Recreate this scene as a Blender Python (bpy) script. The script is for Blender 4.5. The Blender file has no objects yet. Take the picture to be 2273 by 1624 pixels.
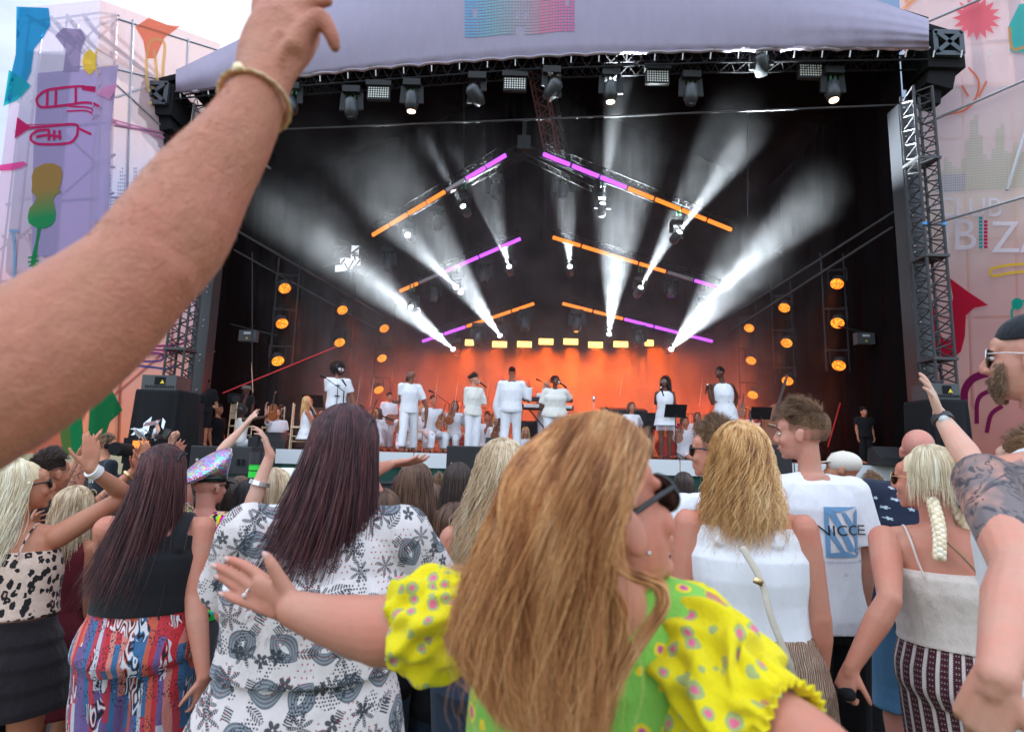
import bpy, bmesh, math, random
import numpy as np
from mathutils import Vector, Matrix, noise as mnoise
from mathutils.bvhtree import BVHTree
R = math.radians
random.seed(7); rng = np.random.default_rng(7)
scn = bpy.context.scene
C = scn.collection
# ------------------------------------------------------------------ camera
F = 1300.0; CX, CY = 1136.5, 812.0; EYE = 1.65
PITCH = R(8.4); ROLL = R(1.55)
fw = Vector((0, math.cos(PITCH), math.sin(PITCH)))
rt0 = Vector((1, 0, 0)); up0 = rt0.cross(fw)
rt = rt0 * math.cos(ROLL) + up0 * math.sin(ROLL)
up = up0 * math.cos(ROLL) - rt0 * math.sin(ROLL)
cam_d = bpy.data.cameras.new('camera'); cam = bpy.data.objects.new('camera', cam_d); C.objects.link(cam)
M = Matrix((rt, up, -fw)).transposed().to_4x4(); M.translation = (0, 0, EYE); cam.matrix_world = M
cam_d.sensor_width = 36; cam_d.lens = 36 * F / 2273.0; cam_d.clip_start = 0.05; cam_d.clip_end = 3000
cam_d.dof.use_dof = True; cam_d.dof.focus_distance = 4.6; cam_d.dof.aperture_fstop = 4.2
scn.camera = cam
# ------------------------------------------------------------------ world, sun, exposure
SUN_EL, SUN_AZ = R(31), R(-22)          # azimuth from +Y towards +X: the sun stands behind the stage, to the left
w = bpy.data.worlds.new('World'); scn.world = w; w.use_nodes = True
wn = w.node_tree; wn.nodes.clear()
def wnode(t, **k):
    n = wn.nodes.new(t)
    for a, b in k.items(): setattr(n, a, b)
    return n
sky = wnode('ShaderNodeTexSky', sky_type='NISHITA'); sky.sun_disc = False
sky.sun_elevation = SUN_EL; sky.sun_rotation = SUN_AZ; sky.air_density = 1.0; sky.dust_density = .5
tc = wnode('ShaderNodeTexCoord'); mp = wnode('ShaderNodeMapping'); mp.inputs['Scale'].default_value = (1, 1, 2.2)
nz = wnode('ShaderNodeTexNoise'); nz.inputs['Scale'].default_value = 2.1; nz.inputs['Detail'].default_value = 7; nz.inputs['Roughness'].default_value = .55
rp = wnode('ShaderNodeValToRGB'); rp.color_ramp.elements[0].position = .40; rp.color_ramp.elements[1].position = .62
mx = wnode('ShaderNodeMix', data_type='RGBA'); mx.inputs[7].default_value = (8.2, 9.0, 9.9, 1)
bg = wnode('ShaderNodeBackground'); bg.inputs[1].default_value = 0.13; wo = wnode('ShaderNodeOutputWorld')
L = wn.links.new
L(tc.outputs['Generated'], mp.inputs[0]); L(mp.outputs[0], nz.inputs['Vector']); L(nz.outputs['Fac'], rp.inputs[0])
L(rp.outputs[0], mx.inputs[0]); L(sky.outputs[0], mx.inputs[6]); 
sx_ = wnode('ShaderNodeSeparateXYZ'); L(tc.outputs['Generated'], sx_.inputs[0])
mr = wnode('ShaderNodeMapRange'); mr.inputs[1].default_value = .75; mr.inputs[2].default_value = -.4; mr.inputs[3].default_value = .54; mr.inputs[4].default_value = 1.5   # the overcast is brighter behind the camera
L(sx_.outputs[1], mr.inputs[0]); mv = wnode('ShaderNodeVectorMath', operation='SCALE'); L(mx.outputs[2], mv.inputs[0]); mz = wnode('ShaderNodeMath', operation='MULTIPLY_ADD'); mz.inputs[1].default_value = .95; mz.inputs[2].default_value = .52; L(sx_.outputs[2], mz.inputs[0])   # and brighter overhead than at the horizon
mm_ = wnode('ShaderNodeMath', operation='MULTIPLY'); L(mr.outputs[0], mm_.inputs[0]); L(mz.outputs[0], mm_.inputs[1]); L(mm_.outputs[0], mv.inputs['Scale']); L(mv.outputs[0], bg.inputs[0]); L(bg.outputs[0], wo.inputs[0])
sd = bpy.data.lights.new('sun', 'SUN'); sd.energy = 3.0; sd.angle = R(.8); sd.color = (1, .94, .85)
so = bpy.data.objects.new('sun', sd); C.objects.link(so)
sdir = Vector((math.sin(SUN_AZ) * math.cos(SUN_EL), math.cos(SUN_AZ) * math.cos(SUN_EL), math.sin(SUN_EL)))
so.rotation_euler = (-sdir).to_track_quat('-Z', 'Y').to_euler(); so.location = (0, 0, 30)
vs = scn.view_settings; vs.view_transform = 'Standard'; vs.look = 'None'; vs.exposure = EXPOSURE = 0.95; vs.gamma = 1; vs.use_curve_mapping = False
scn.cycles.max_bounces = 6; scn.cycles.transparent_max_bounces = 16; scn.cycles.volume_bounces = 0
scn.cycles.use_denoising = True; scn.cycles.sample_clamp_indirect = 4
# ------------------------------------------------------------------ pixel <-> place (pixels of the 2273 px wide photograph)
def ray(px, py): return fw * F + rt * (px - CX) - up * (py - CY)
def P(px, py, Y):
    d = ray(px, py); return Vector((0, 0, EYE)) + d * (Y / d.y)
def PZ(px, py, z):
    d = ray(px, py); return Vector((0, 0, EYE)) + d * ((z - EYE) / d.z)
# ------------------------------------------------------------------ objects
def tag(o, label=None, cat=None, group=None, kind=None):
    if label: o['label'] = label
    if cat: o['category'] = cat
    if group: o['group'] = group
    if kind: o['kind'] = kind
    return o
def empty(name, loc=(0, 0, 0), label=None, cat=None, group=None):
    o = bpy.data.objects.new(name, None); o.empty_display_size = .1; C.objects.link(o); o.location = loc
    return tag(o, label, cat, group)
def new_obj(name, me, mat=None, parent=None):
    o = bpy.data.objects.new(name, me); C.objects.link(o)
    if mat:
        for m in (mat if isinstance(mat, (list, tuple)) else [mat]): me.materials.append(m)
    if parent is not None:
        o.parent = parent; o.matrix_parent_inverse = Matrix.Translation(parent_loc(parent)).inverted()
    return o
def parent_loc(p):
    v = Vector(p.location); q = p.parent
    return v        # meshes are written in world coordinates, their own location stays 0
def copy_tree(o, parent=None):
    c = o.copy(); C.objects.link(c)
    if parent is not None: c.parent = parent
    for ch in list(o.children): copy_tree(ch, c)
    return c
class MB:
    """collects vertices and faces"""
    def __init__(s): s.v = []; s.f = []; s.n = 0
    def add(s, vs, fs):
        vs = np.asarray(vs, dtype=float).reshape(-1, 3)
        s.v.append(vs); s.f += [tuple(i + s.n for i in f) for f in fs]; s.n += len(vs); return s
    def mesh(s, name='m', smooth=True):
        me = bpy.data.meshes.new(name)
        v = np.concatenate(s.v) if s.v else np.zeros((0, 3))
        me.from_pydata(v.tolist(), [], s.f); me.update()
        if smooth: me.polygons.foreach_set('use_smooth', [True] * len(me.polygons))
        return me
    def build(s, name, mat=None, parent=None, smooth=False):
        return new_obj(name, s.mesh(name, smooth), mat, parent)
    def box(s, c, sz, rot=None):
        c = Vector(c); h = Vector(sz) / 2; vs = []
        for x in (-1, 1):
            for y in (-1, 1):
                for z in (-1, 1):
                    p = Vector((x * h.x, y * h.y, z * h.z))
                    if rot is not None: p = rot @ p
                    vs.append(c + p)
        return s.add(vs, [(0, 1, 3, 2), (4, 6, 7, 5), (0, 4, 5, 1), (2, 3, 7, 6), (0, 2, 6, 4), (1, 5, 7, 3)])
    def bar(s, a, b, w, h=None, upv=(0, 0, 1)):
        a = Vector(a); b = Vector(b); d = b - a; ln = d.length
        if ln < 1e-6: return s
        d.normalize(); u = Vector(upv)
        if abs(d.dot(u)) > .98: u = Vector((1, 0, 0))
        x = d.cross(u).normalized(); z = x.cross(d)
        rot = Matrix((x, d, z)).transposed()
        return s.box((a + b) / 2, (w, ln, h or w), rot)
    def tube(s, pts, rad, seg=8, caps=True, flat=None):
        """swept tube with rounded ends; rad: number, list, or list of (ra, rb); flat: direction of rb"""
        pts = [Vector(p) for p in pts]; n = len(pts)
        rs = [rad] * n if not isinstance(rad, (list, tuple)) else list(rad)
        rs = [(r if isinstance(r, (tuple, list)) else (r, r)) for r in rs]
        rings = []; prev = None
        def frame(t, prev):
            if flat is not None:
                b = Vector(flat); b = b - t * b.dot(t)
                if b.length < 1e-5: b = prev or Vector((1, 0, 0))
                b.normalize(); a = b.cross(t).normalized(); return a, b
            if prev is None:
                u = Vector((0, 0, 1)) if abs(t.z) < .9 else Vector((0, 1, 0))
                b = (u - t * u.dot(t)).normalized()
            else:
                b = prev - t * prev.dot(t)
                b = b.normalized() if b.length > 1e-6 else Vector((1, 0, 0))
            return b.cross(t).normalized(), b
        T = []
        for i in range(n):
            t = pts[min(i + 1, n - 1)] - pts[max(i - 1, 0)]
            T.append(t.normalized() if t.length > 1e-9 else Vector((0, 0, 1)))
        for i in range(n):
            a, b = frame(T[i], prev); prev = b
            if i == 0 and caps:
                for k in (0.15, .5, .85):
                    cc = math.sqrt(1 - (1 - k) ** 2); rr = rs[0]
                    rings.append((pts[0] - T[0] * min(rr) * (1 - k), a, b, rr[0] * cc, rr[1] * cc))
            rings.append((pts[i], a, b, rs[i][0], rs[i][1]))
            if i == n - 1 and caps:
                for k in (.85, .5, .15):
                    cc = math.sqrt(1 - (1 - k) ** 2); rr = rs[-1]
                    rings.append((pts[-1] + T[-1] * min(rr) * (1 - k), a, b, rr[0] * cc, rr[1] * cc))
        return s.rings(rings, seg)
    def rings(s, rings, seg=12, close=True):
        vs = []; fs = []
        ang = np.linspace(0, 2 * math.pi, seg, endpoint=False); ca = np.cos(ang)[:, None]; sa = np.sin(ang)[:, None]
        for c, a, b, ra, rb in rings:
            vs.append(np.array(c)[None] + ca * np.array(a)[None] * ra + sa * np.array(b)[None] * rb)
        m = len(rings)
        for i in range(m - 1):
            for k in range(seg):
                k2 = (k + 1) % seg
                fs.append((i * seg + k, i * seg + k2, (i + 1) * seg + k2, (i + 1) * seg + k))
        if close:
            fs.append(tuple(range(seg - 1, -1, -1))); fs.append(tuple((m - 1) * seg + k for k in range(seg)))
        return s.add(np.concatenate(vs), fs)
    def ell(s, c, r, rot=None, seg=16, rn=10):
        c = np.array(c, dtype=float); r = np.array(r, dtype=float) * np.ones(3)
        th = np.linspace(0, math.pi, rn + 1)[1:-1]; ph = np.linspace(0, 2 * math.pi, seg, endpoint=False)
        v = [[0, 0, 1.]] + [[math.sin(t) * math.cos(p), math.sin(t) * math.sin(p), math.cos(t)] for t in th for p in ph] + [[0, 0, -1.]]
        v = np.array(v) * r
        if rot is not None: v = v @ np.array(rot).T
        v += c; fs = []; n = len(th)
        for k in range(seg): fs.append((0, 1 + k, 1 + (k + 1) % seg))
        for i in range(n - 1):
            for k in range(seg):
                a = 1 + i * seg; fs.append((a + k, a + seg + k, a + seg + (k + 1) % seg, a + (k + 1) % seg))
        a = 1 + (n - 1) * seg
        for k in range(seg): fs.append((a + k, a + seg, a + (k + 1) % seg))
        return s.add(v, fs)
    def cyl(s, a, b, r, seg=12, r2=None):
        a = Vector(a); b = Vector(b); t = (b - a).normalized()
        u = Vector((0, 0, 1)) if abs(t.z) < .9 else Vector((0, 1, 0))
        x = (u - t * u.dot(t)).normalized(); y = x.cross(t)
        return s.rings([(a, y, x, r, r), (b, y, x, r2 if r2 is not None else r, r2 if r2 is not None else r)], seg)
    def prism(s, pts, n, th):
        """flat outline (list of points) pushed by th along n"""
        k = len(pts); n = Vector(n) * th
        vs = [Vector(p) for p in pts] + [Vector(p) + n for p in pts]
        return s.add(vs, [tuple(range(k))[::-1], tuple(range(k, 2 * k))] + [(i, (i + 1) % k, k + (i + 1) % k, k + i) for i in range(k)])
def crom(pts, n):
    """smooth curve through points (rows of equal length), n samples"""
    p = np.array([tuple(q) for q in pts], dtype=float); m = len(p)
    if m < 3:
        t = np.linspace(0, 1, n)[:, None]; return p[0] * (1 - t) + p[-1] * t
    q = np.vstack([2 * p[0] - p[1], p, 2 * p[-1] - p[-2]]); out = []
    for u in np.linspace(0, m - 1 - 1e-6, n):
        i = int(u); t = u - i; a, b, c, d = q[i], q[i + 1], q[i + 2], q[i + 3]
        out.append(.5 * ((2 * b) + (-a + c) * t + (2 * a - 5 * b + 4 * c - d) * t * t + (-a + 3 * b - 3 * c + d) * t ** 3))
    return np.array(out)
def remesh(mb, vox, smooth=4, fac=.5, name='m'):
    me = mb.mesh(name); o = bpy.data.objects.new('tmp', me); C.objects.link(o)
    md = o.modifiers.new('r', 'REMESH'); md.mode = 'VOXEL'; md.voxel_size = vox; md.use_smooth_shade = True
    if smooth:
        s = o.modifiers.new('s', 'SMOOTH'); s.iterations = smooth; s.factor = fac
    dg = bpy.context.evaluated_depsgraph_get(); out = bpy.data.meshes.new_from_object(o.evaluated_get(dg))
    bpy.data.objects.remove(o); bpy.data.meshes.remove(me); out.name = name
    out.materials.clear()
    out.polygons.foreach_set('use_smooth', [True] * len(out.polygons))
    return out
def vco(me):
    a = np.empty(len(me.vertices) * 3, dtype=np.float32); me.vertices.foreach_get('co', a); return a.reshape(-1, 3).astype(float)
def vno(me):
    a = np.empty(len(me.vertices) * 3, dtype=np.float32); me.vertices.foreach_get('normal', a); return a.reshape(-1, 3).astype(float)
def setco(me, co):
    me.vertices.foreach_set('co', co.astype(np.float32).ravel()); me.update()
def folds(me, amp, freq=(18, 18, 6), seed=0, n=5, skew=.6):
    """cloth folds: ridged waves pushed along the normals (real geometry)"""
    g = np.random.default_rng(seed); co = vco(me); no = vno(me); d = np.zeros(len(co))
    for i in range(n):
        f = np.array(freq) * g.uniform(.5, 1.5, 3) * g.choice([-1, 1], 3)
        ph = g.uniform(0, 6.28); wv = co @ f + ph + skew * 2 * np.sin(co @ (f[[2, 0, 1]] * .35) + ph * 2)
        d += (1 - np.abs(np.sin(wv)) ** .8) * g.uniform(.4, 1)
    d = d / n - .35
    setco(me, co + no * (amp * d)[:, None])
def text_mesh(body, size=1.0, font_bold=False, extrude=0.0):
    cu = bpy.data.curves.new('t', 'FONT'); cu.body = body; cu.size = size; cu.align_x = 'CENTER'; cu.align_y = 'CENTER'; cu.extrude = extrude
    if font_bold: cu.offset = .018 * size
    cu.resolution_u = 4
    o = bpy.data.objects.new('t', cu); C.objects.link(o)
    dg = bpy.context.evaluated_depsgraph_get(); me = bpy.data.meshes.new_from_object(o.evaluated_get(dg))
    bpy.data.objects.remove(o); return me
# ------------------------------------------------------------------ materials
class S:
    """a socket you can calculate with"""
    def __init__(s, m, o): s.m = m; s.o = o
    def _b(s, op, x, rev=False, y=None):
        a, b = (x, s) if rev else (s, x)
        return s.m.math(op, a, b, y)
    def __add__(s, x): return s._b('ADD', x)
    __radd__ = __add__
    def __sub__(s, x): return s._b('SUBTRACT', x)
    def __rsub__(s, x): return s._b('SUBTRACT', x, True)
    def __mul__(s, x): return s._b('MULTIPLY', x)
    __rmul__ = __mul__
    def __truediv__(s, x): return s._b('DIVIDE', x)
    def __lt__(s, x): return s._b('LESS_THAN', x)
    def __gt__(s, x): return s._b('GREATER_THAN', x)
    def f(s, op, x=None, y=None): return s.m.math(op, s, x, y)
class Mt:
    def __init__(s, name):
        s.mat = bpy.data.materials.new(name); s.mat.use_nodes = True; s.t = s.mat.node_tree
        s.t.nodes.clear(); s.out = s.n('ShaderNodeOutputMaterial'); s._oc = None
    def n(s, t, **k):
        x = s.t.nodes.new(t)
        for a, b in k.items(): setattr(x, a, b)
        return x
    def put(s, sock, v):
        if isinstance(v, S): v = v.o
        if isinstance(v, bpy.types.NodeSocket): s.t.links.new(v, sock)
        elif v is not None:
            if isinstance(v, (tuple, list)) and len(v) == 3 and sock.type == 'RGBA': v = (*v, 1)
            sock.default_value = v
    def math(s, op, a, b=None, c=None):
        x = s.n('ShaderNodeMath', operation=op); s.put(x.inputs[0], a)
        if b is not None: s.put(x.inputs[1], b)
        if c is not None: s.put(x.inputs[2], c)
        return S(s, x.outputs[0])
    def oc(s):
        if s._oc is None: s._oc = s.n('ShaderNodeTexCoord').outputs['Object']
        return s._oc
    def map(s, scale=(1, 1, 1), rot=(0, 0, 0), loc=(0, 0, 0), vec=None):
        x = s.n('ShaderNodeMapping'); x.inputs['Scale'].default_value = scale; x.inputs['Rotation'].default_value = rot
        x.inputs['Location'].default_value = loc; s.put(x.inputs[0], vec or s.oc()); return x.outputs[0]
    def xyz(s, vec=None):
        x = s.n('ShaderNodeSeparateXYZ'); s.put(x.inputs[0], vec or s.oc()); return [S(s, o) for o in x.outputs]
    def comb(s, a, b, c=0.):
        x = s.n('ShaderNodeCombineXYZ')
        for i, v in enumerate((a, b, c)): s.put(x.inputs[i], v)
        return x.outputs[0]
    def noise(s, scale=5, detail=3, rough=.5, vec=None, dist=0):
        x = s.n('ShaderNodeTexNoise'); x.inputs['Scale'].default_value = scale; x.inputs['Detail'].default_value = detail
        x.inputs['Roughness'].default_value = rough; x.inputs['Distortion'].default_value = dist
        s.put(x.inputs['Vector'], vec or s.oc()); return S(s, x.outputs['Fac'])
    def vor(s, scale=5, feature='F1', vec=None, rnd=1., out='Distance', dim='3D'):
        x = s.n('ShaderNodeTexVoronoi', feature=feature, voronoi_dimensions=dim); x.inputs['Scale'].default_value = scale
        x.inputs['Randomness'].default_value = rnd; s.put(x.inputs['Vector'], vec or s.oc()); return S(s, x.outputs[out])
    def wave(s, scale=5, dist=2, vec=None, dirn='X'):
        x = s.n('ShaderNodeTexWave', bands_direction=dirn); x.inputs['Scale'].default_value = scale; x.inputs['Distortion'].default_value = dist
        s.put(x.inputs['Vector'], vec or s.oc()); return S(s, x.outputs['Fac'])
    def ramp(s, fac, stops, interp='LINEAR'):
        x = s.n('ShaderNodeValToRGB'); r = x.color_ramp; r.interpolation = interp
        while len(r.elements) < len(stops): r.elements.new(1)
        for e, (p, c) in zip(r.elements, stops): e.position = p; e.color = (*c, 1) if len(c) == 3 else c
        s.put(x.inputs[0], fac); return x.outputs[0]
    def mix(s, fac, a, b, mode='MIX'):
        x = s.n('ShaderNodeMix', data_type='RGBA', blend_type=mode); s.put(x.inputs[0], fac); s.put(x.inputs[6], a); s.put(x.inputs[7], b)
        return x.outputs[2]
    def white(s, vec):
        x = s.n('ShaderNodeTexWhiteNoise', noise_dimensions='3D'); s.put(x.inputs['Vector'], vec); return S(s, x.outputs['Value']), x.outputs['Color']
    def bump(s, h, strength=.3, dist=.01):
        x = s.n('ShaderNodeBump'); x.inputs['Strength'].default_value = strength; x.inputs['Distance'].default_value = dist
        s.put(x.inputs['Height'], h); return x.outputs[0]
    def bsdf(s, col, rough=.6, metal=0, spec=.5, normal=None, sheen=0, sss=0, emis=None, estr=0, coat=0, trans=0, alpha=None):
        b = s.n('ShaderNodeBsdfPrincipled'); I = b.inputs
        s.put(I['Base Color'], col); s.put(I['Roughness'], rough); s.put(I['Metallic'], metal); s.put(I['Specular IOR Level'], spec)
        if normal is not None: s.put(I['Normal'], normal)
        if sheen: I['Sheen Weight'].default_value = sheen
        if sss: I['Subsurface Weight'].default_value = sss; I['Subsurface Radius'].default_value = (1, .35, .2); I['Subsurface Scale'].default_value = .012
        if emis is not None: s.put(I['Emission Color'], emis); s.put(I['Emission Strength'], estr)
        if coat: I['Coat Weight'].default_value = coat
        if trans: I['Transmission Weight'].default_value = trans
        if alpha is not None: s.put(I['Alpha'], alpha)
        return b
    def fin(s, shader):
        s.t.links.new(shader.outputs[0] if hasattr(shader, 'outputs') else shader, s.out.inputs['Surface']); return s.mat
_mc = {}
def cached(fn):
    def g(*a, **k):
        key = (fn.__name__, a, tuple(sorted(k.items())))
        if key not in _mc: _mc[key] = fn(*a, **k)
        return _mc[key]
    return g
@cached
def plain(name, col, rough=.6, metal=0, spec=.5, var=.12, bs=.15, nscale=40):
    m = Mt(name); n = m.noise(nscale, 4)
    c = m.mix(n, tuple(x * (1 - var) for x in col), tuple(min(1, x * (1 + var)) for x in col))
    return m.fin(m.bsdf(c, rough, metal, spec, normal=m.bump(n, bs, .003)))
@cached
def skin(col=(.46, .20, .12), red=.5, sss=0.06):
    m = Mt('skin'); n1 = m.noise(7, 3, .6); n2 = m.noise(60, 3, .6); n3 = m.noise(420, 2, .6)
    c2 = (min(1, col[0] * 1.08), col[1] * (.80 - .06 * red), col[2] * (.76 - .06 * red))
    c = m.mix(m.ramp(n1, [(.35, (0, 0, 0)), (.68, (1, 1, 1))]), col, c2)
    c = m.mix(m.ramp(n2, [(.40, (.35, .35, .35)), (.66, (0, 0, 0))]), c, tuple(x * .86 for x in col))
    fr = m.vor(55, out='Distance'); c = m.mix((fr < .09) * .22, c, tuple(x * .45 for x in col))
    return m.fin(m.bsdf(c, .48, 0, .35, normal=m.bump(n3 + n2 * 1.4, .22, .0022), sss=sss))
@cached
def cloth(name, col, rough=.85, fold=.35, weave=900, col2=None, sheen=.15, spec=.25):
    m = Mt(name); n = m.noise(22, 4, .6, vec=m.map((1, 1, .45))); wv = m.noise(weave, 1)
    c = m.mix(n, tuple(x * .9 for x in col), col2 or tuple(min(1, x * 1.06) for x in col))
    return m.fin(m.bsdf(c, rough, 0, spec, normal=m.bump(n * 1.0 + wv * .06, fold, .02), sheen=sheen))
def fabric(m, c, rough=.8, fold=.35, extra=None):
    n = m.noise(20, 4, .6, vec=m.map((1, 1, .45)))
    h = n if extra is None else n + extra
    return m.fin(m.bsdf(c, rough, 0, .25, normal=m.bump(h, fold, .02), sheen=.1))
def cell(m, u, v, sc, ox=0., stag=True):
    u = u * sc + ox; v = v * sc + ox * .7; row = v.f('FLOOR')
    if stag: u = u + (row * .5).f('FRACT')
    cu = u.f('FLOOR'); lx = u.f('FRACT') - .5; ly = v.f('FRACT') - .5
    r, rc = m.white(m.comb(cu, row, ox)); x = m.n('ShaderNodeSeparateXYZ'); m.put(x.inputs[0], rc)
    r1, r2, r3 = [S(m, o) for o in x.outputs]
    a = r1 * 6.283; ca = a.f('COSINE'); sa = a.f('SINE')
    jx = lx + (r2 - .5) * .25; jy = ly + (r3 - .5) * .25
    return jx * ca - jy * sa, jx * sa + jy * ca, r, r2, r3
@cached
def leopard():
    m = Mt('leopard_print'); x, y, z = m.xyz(); wob = m.noise(45, 2); vec = m.comb(x + wob * .02, y, z * .72 + wob * .03)
    d = m.vor(37, vec=vec, rnd=.8); d2 = m.noise(60, 2); core = d + d2 * .28
    spot = core < .60; inner = m.noise(34, 1, vec=m.map((1, 1, 1), loc=(3, 1, 2)))
    c = m.mix(m.noise(70, 3), (.52, .34, .26), (.74, .58, .48))
    c = m.mix(spot, c, (.012, .010, .011)); c = m.mix((core < .33) * (inner > .54), c, (.50, .30, .24))
    return fabric(m, c, .7, .45)
@cached
def rainbow_leopard():
    m = Mt('rainbow_leopard_print'); wob = m.noise(35, 2)
    d = m.vor(34, vec=m.map((1, 1, .85)), rnd=.8); dd = d + wob * .25
    ring = (dd < .58) * (dd > .36)
    hue = m.n('ShaderNodeHueSaturation'); m.put(hue.inputs['Color'], (.8, .05, .35)); m.put(hue.inputs['Hue'], m.noise(9, 1) * 3.); hue.inputs['Saturation'].default_value = 1.2
    blot = m.noise(13, 2) > .56
    c = m.mix(blot, (.72, .45, .24), hue.outputs[0]); c = m.mix(ring, c, (.01, .01, .012))
    return fabric(m, c, .75, .35)
@cached
def tropical():
    m = Mt('tropical_print'); x, y, z = m.xyz(); u = x + y * .4; v = z
    base = m.mix(m.noise(30, 3), (.60, .53, .52), (.70, .63, .62)); c = base
    lx, ly, r, r2, r3 = cell(m, u, v, 9.0, 7.3)                      # grey lens shapes with rings
    lens = (ly.f('ABSOLUTE')) + lx * lx * 1.9; q = lens / .33
    on = (q < 1.) * (r > .42)
    ringc = m.mix(((q * 26.).f('SINE')) > .2, (.13, .14, .16), (.26, .28, .31)); ringc = m.mix(q < .18, ringc, (.7, .67, .67))
    c = m.mix(on, c, ringc)
    for k, sc in ((1.7, 14.5), (11.9, 12.5)):
        lx, ly, r, r2, r3 = cell(m, u, v, sc, k)
        rad = (lx * lx + ly * ly).f('SQRT'); th = ly.f('ARCTAN2', lx)
        palm = rad < ((th * 3.5).f('COSINE').f('ABSOLUTE').f('POWER', 1.6) * .40 + .04)
        palm = palm * ((rad * 90.).f('SINE') > -.75)
        leaf = (ly.f('ABSOLUTE') < (.17 - lx * lx * 1.05)) * (((lx * 60. + ly.f('ABSOLUTE') * 42.).f('SINE')) > -.35) * (ly.f('ABSOLUTE') > .012)
        flower = (rad < ((th * 2.5).f('COSINE').f('ABSOLUTE') * .17 + .09)) * (rad > .035)
        hatch = (lx.f('ABSOLUTE') < .22) * (ly.f('ABSOLUTE') < .17) * ((lx * 75. + m.noise(60, 1) * 5.).f('SINE') > -.35)
        sh = palm * (r < .34) + leaf * (r > .34) * (r < .62) + flower * (r > .62) * (r < .78) + hatch * (r > .78) * (r < .9)
        c = m.mix(sh.f('MINIMUM', 1.) * .93, c, (.03, .034, .044))
    lx, ly, r, r2, r3 = cell(m, u, v, 66, 3.1)
    gate = m.noise(11, 1, vec=m.map(loc=(5, 2, 1)))
    dash = ((lx.f('ABSOLUTE') * 1.9).f('POWER', 2.) + (ly.f('ABSOLUTE') * 3.6).f('POWER', 2.)) < .16
    c = m.mix(dash * (gate > .55), c, (.36, .05, .06))
    lx, ly, r, r2, r3 = cell(m, u, v, 120, 9.1)
    c = m.mix(((lx * lx + ly * ly) < .09) * (gate < .42) * (r > .15), c, (.03, .035, .045))
    return fabric(m, c, .85, .5)
@cached
def dotty(base, ring, core, name, sc=26.):
    m = Mt(name); wob = m.noise(28, 2, vec=m.map(loc=(2, 2, 2)))
    x, y, z = m.xyz(); vec = m.comb(x + wob * .016, y + wob * .012, z + wob * .016)
    d = m.vor(sc, vec=vec, rnd=.72); w = d + (m.noise(90, 2) - .5) * .16
    _, rc = m.white(m.vor(sc, vec=vec, rnd=.72, out='Position').o)
    size = S(m, m.n('ShaderNodeSeparateXYZ').outputs[0]); m.put(size.o.node.inputs[0], rc); sz = size * .14 + .27
    c = m.mix(m.noise(30, 2), tuple(q * .93 for q in base), base)
    c = m.mix((w < sz) * (w > sz * .5), c, ring); c = m.mix(w < sz * .56, c, core)
    n = m.noise(26, 4, .6, vec=m.map((1, 1, .6)))
    wv = m.noise(700, 1); return m.fin(m.bsdf(c, .9, 0, .12, normal=m.bump(n + wv * .08, .45, .02), sheen=.1))
@cached
def knit(cx=0., cy=0.):
    m = Mt('striped_knit'); x, y, z = m.xyz()
    u = (x - cx).f('ARCTAN2', (y - cy) * -1.) * .20; t = (u * 27. + (z * 2.1).f('SINE') * .25).f('FRACT')
    jag = ((z * 900.).f('SINE')) * .035
    white = (t < (.30 + jag))
    dots = (t > .42) * (t < .9) * (((z * 340.).f('SINE')) > .55) * (((u * 27. * 28.).f('SINE')) > .1)
    c = m.mix(m.noise(200, 2), (.045, .012, .018), (.085, .022, .03)); c = m.mix(dots * .6, c, (.5, .4, .4)); c = m.mix(white, c, (.66, .58, .56))
    return fabric(m, c, .95, .4, extra=(z * 900.).f('SINE') * .08)
@cached
def pants_print():
    m = Mt('marbled_print'); x, y, z = m.xyz(); wob = m.noise(9, 2, vec=m.map((1, 1, .35)))
    u = x + wob * .05
    cid = (u * 58.).f('FLOOR'); r, rc = m.white(m.comb(cid, (z * 3. + cid * .37).f('FLOOR'), 1.))
    c = m.ramp(r, [(0, (.55, .03, .04)), (.2, (.55, .04, .05)), (.34, (.60, .12, .07)), (.48, (.50, .50, .56)), (.6, (.62, .22, .18)), (.7, (.05, .15, .30)), (.78, (.5, .05, .08)), (.9, (.16, .10, .26)), (1, (.62, .60, .64))], 'CONSTANT')
    sp = m.vor(150, vec=m.map((1, 1, .55))); c = m.mix((sp < .36) * (m.noise(12, 1) > .5), c, (.05, .03, .05))
    g = m.noise(16, 1, vec=m.map((1, 1, .5), loc=(4, 4, 4)))
    sw = ((m.noise(8, 2, vec=m.map((2, 2, .5))) * 80.).f('SINE') > .55) * (g > .58); c = m.mix(sw, c, (.02, .02, .03))
    sw2 = ((m.noise(8, 2, vec=m.map((2, 2, .5))) * 80.).f('SINE') < -.4) * (g > .58); c = m.mix(sw2, c, (.7, .68, .7))
    blue = m.noise(8, 2, vec=m.map((1, 1, .5), loc=(9, 1, 5))) > .70; c = m.mix(blue * .6, c, (.03, .14, .28))
    return fabric(m, c, .8, .5)
@cached
def palm_shirt():
    m = Mt('palm_print'); x, y, z = m.xyz(); lx, ly, r, r2, r3 = cell(m, x + y * .3, z, 19., 2.2)
    x2, y2, _ = m.xyz(); lz = (z * 19. + 2.2 * .7).f('FRACT') - .5
    rad = (lx * lx + ly * ly).f('SQRT'); th = ly.f('ARCTAN2', lx)
    s = rad < ((th * 2.5).f('COSINE').f('ABSOLUTE') * .13 + .05)
    c = m.mix(s * (r > .25), (.012, .018, .04), (.42, .50, .55)); return fabric(m, c, .85, .35)
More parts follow.
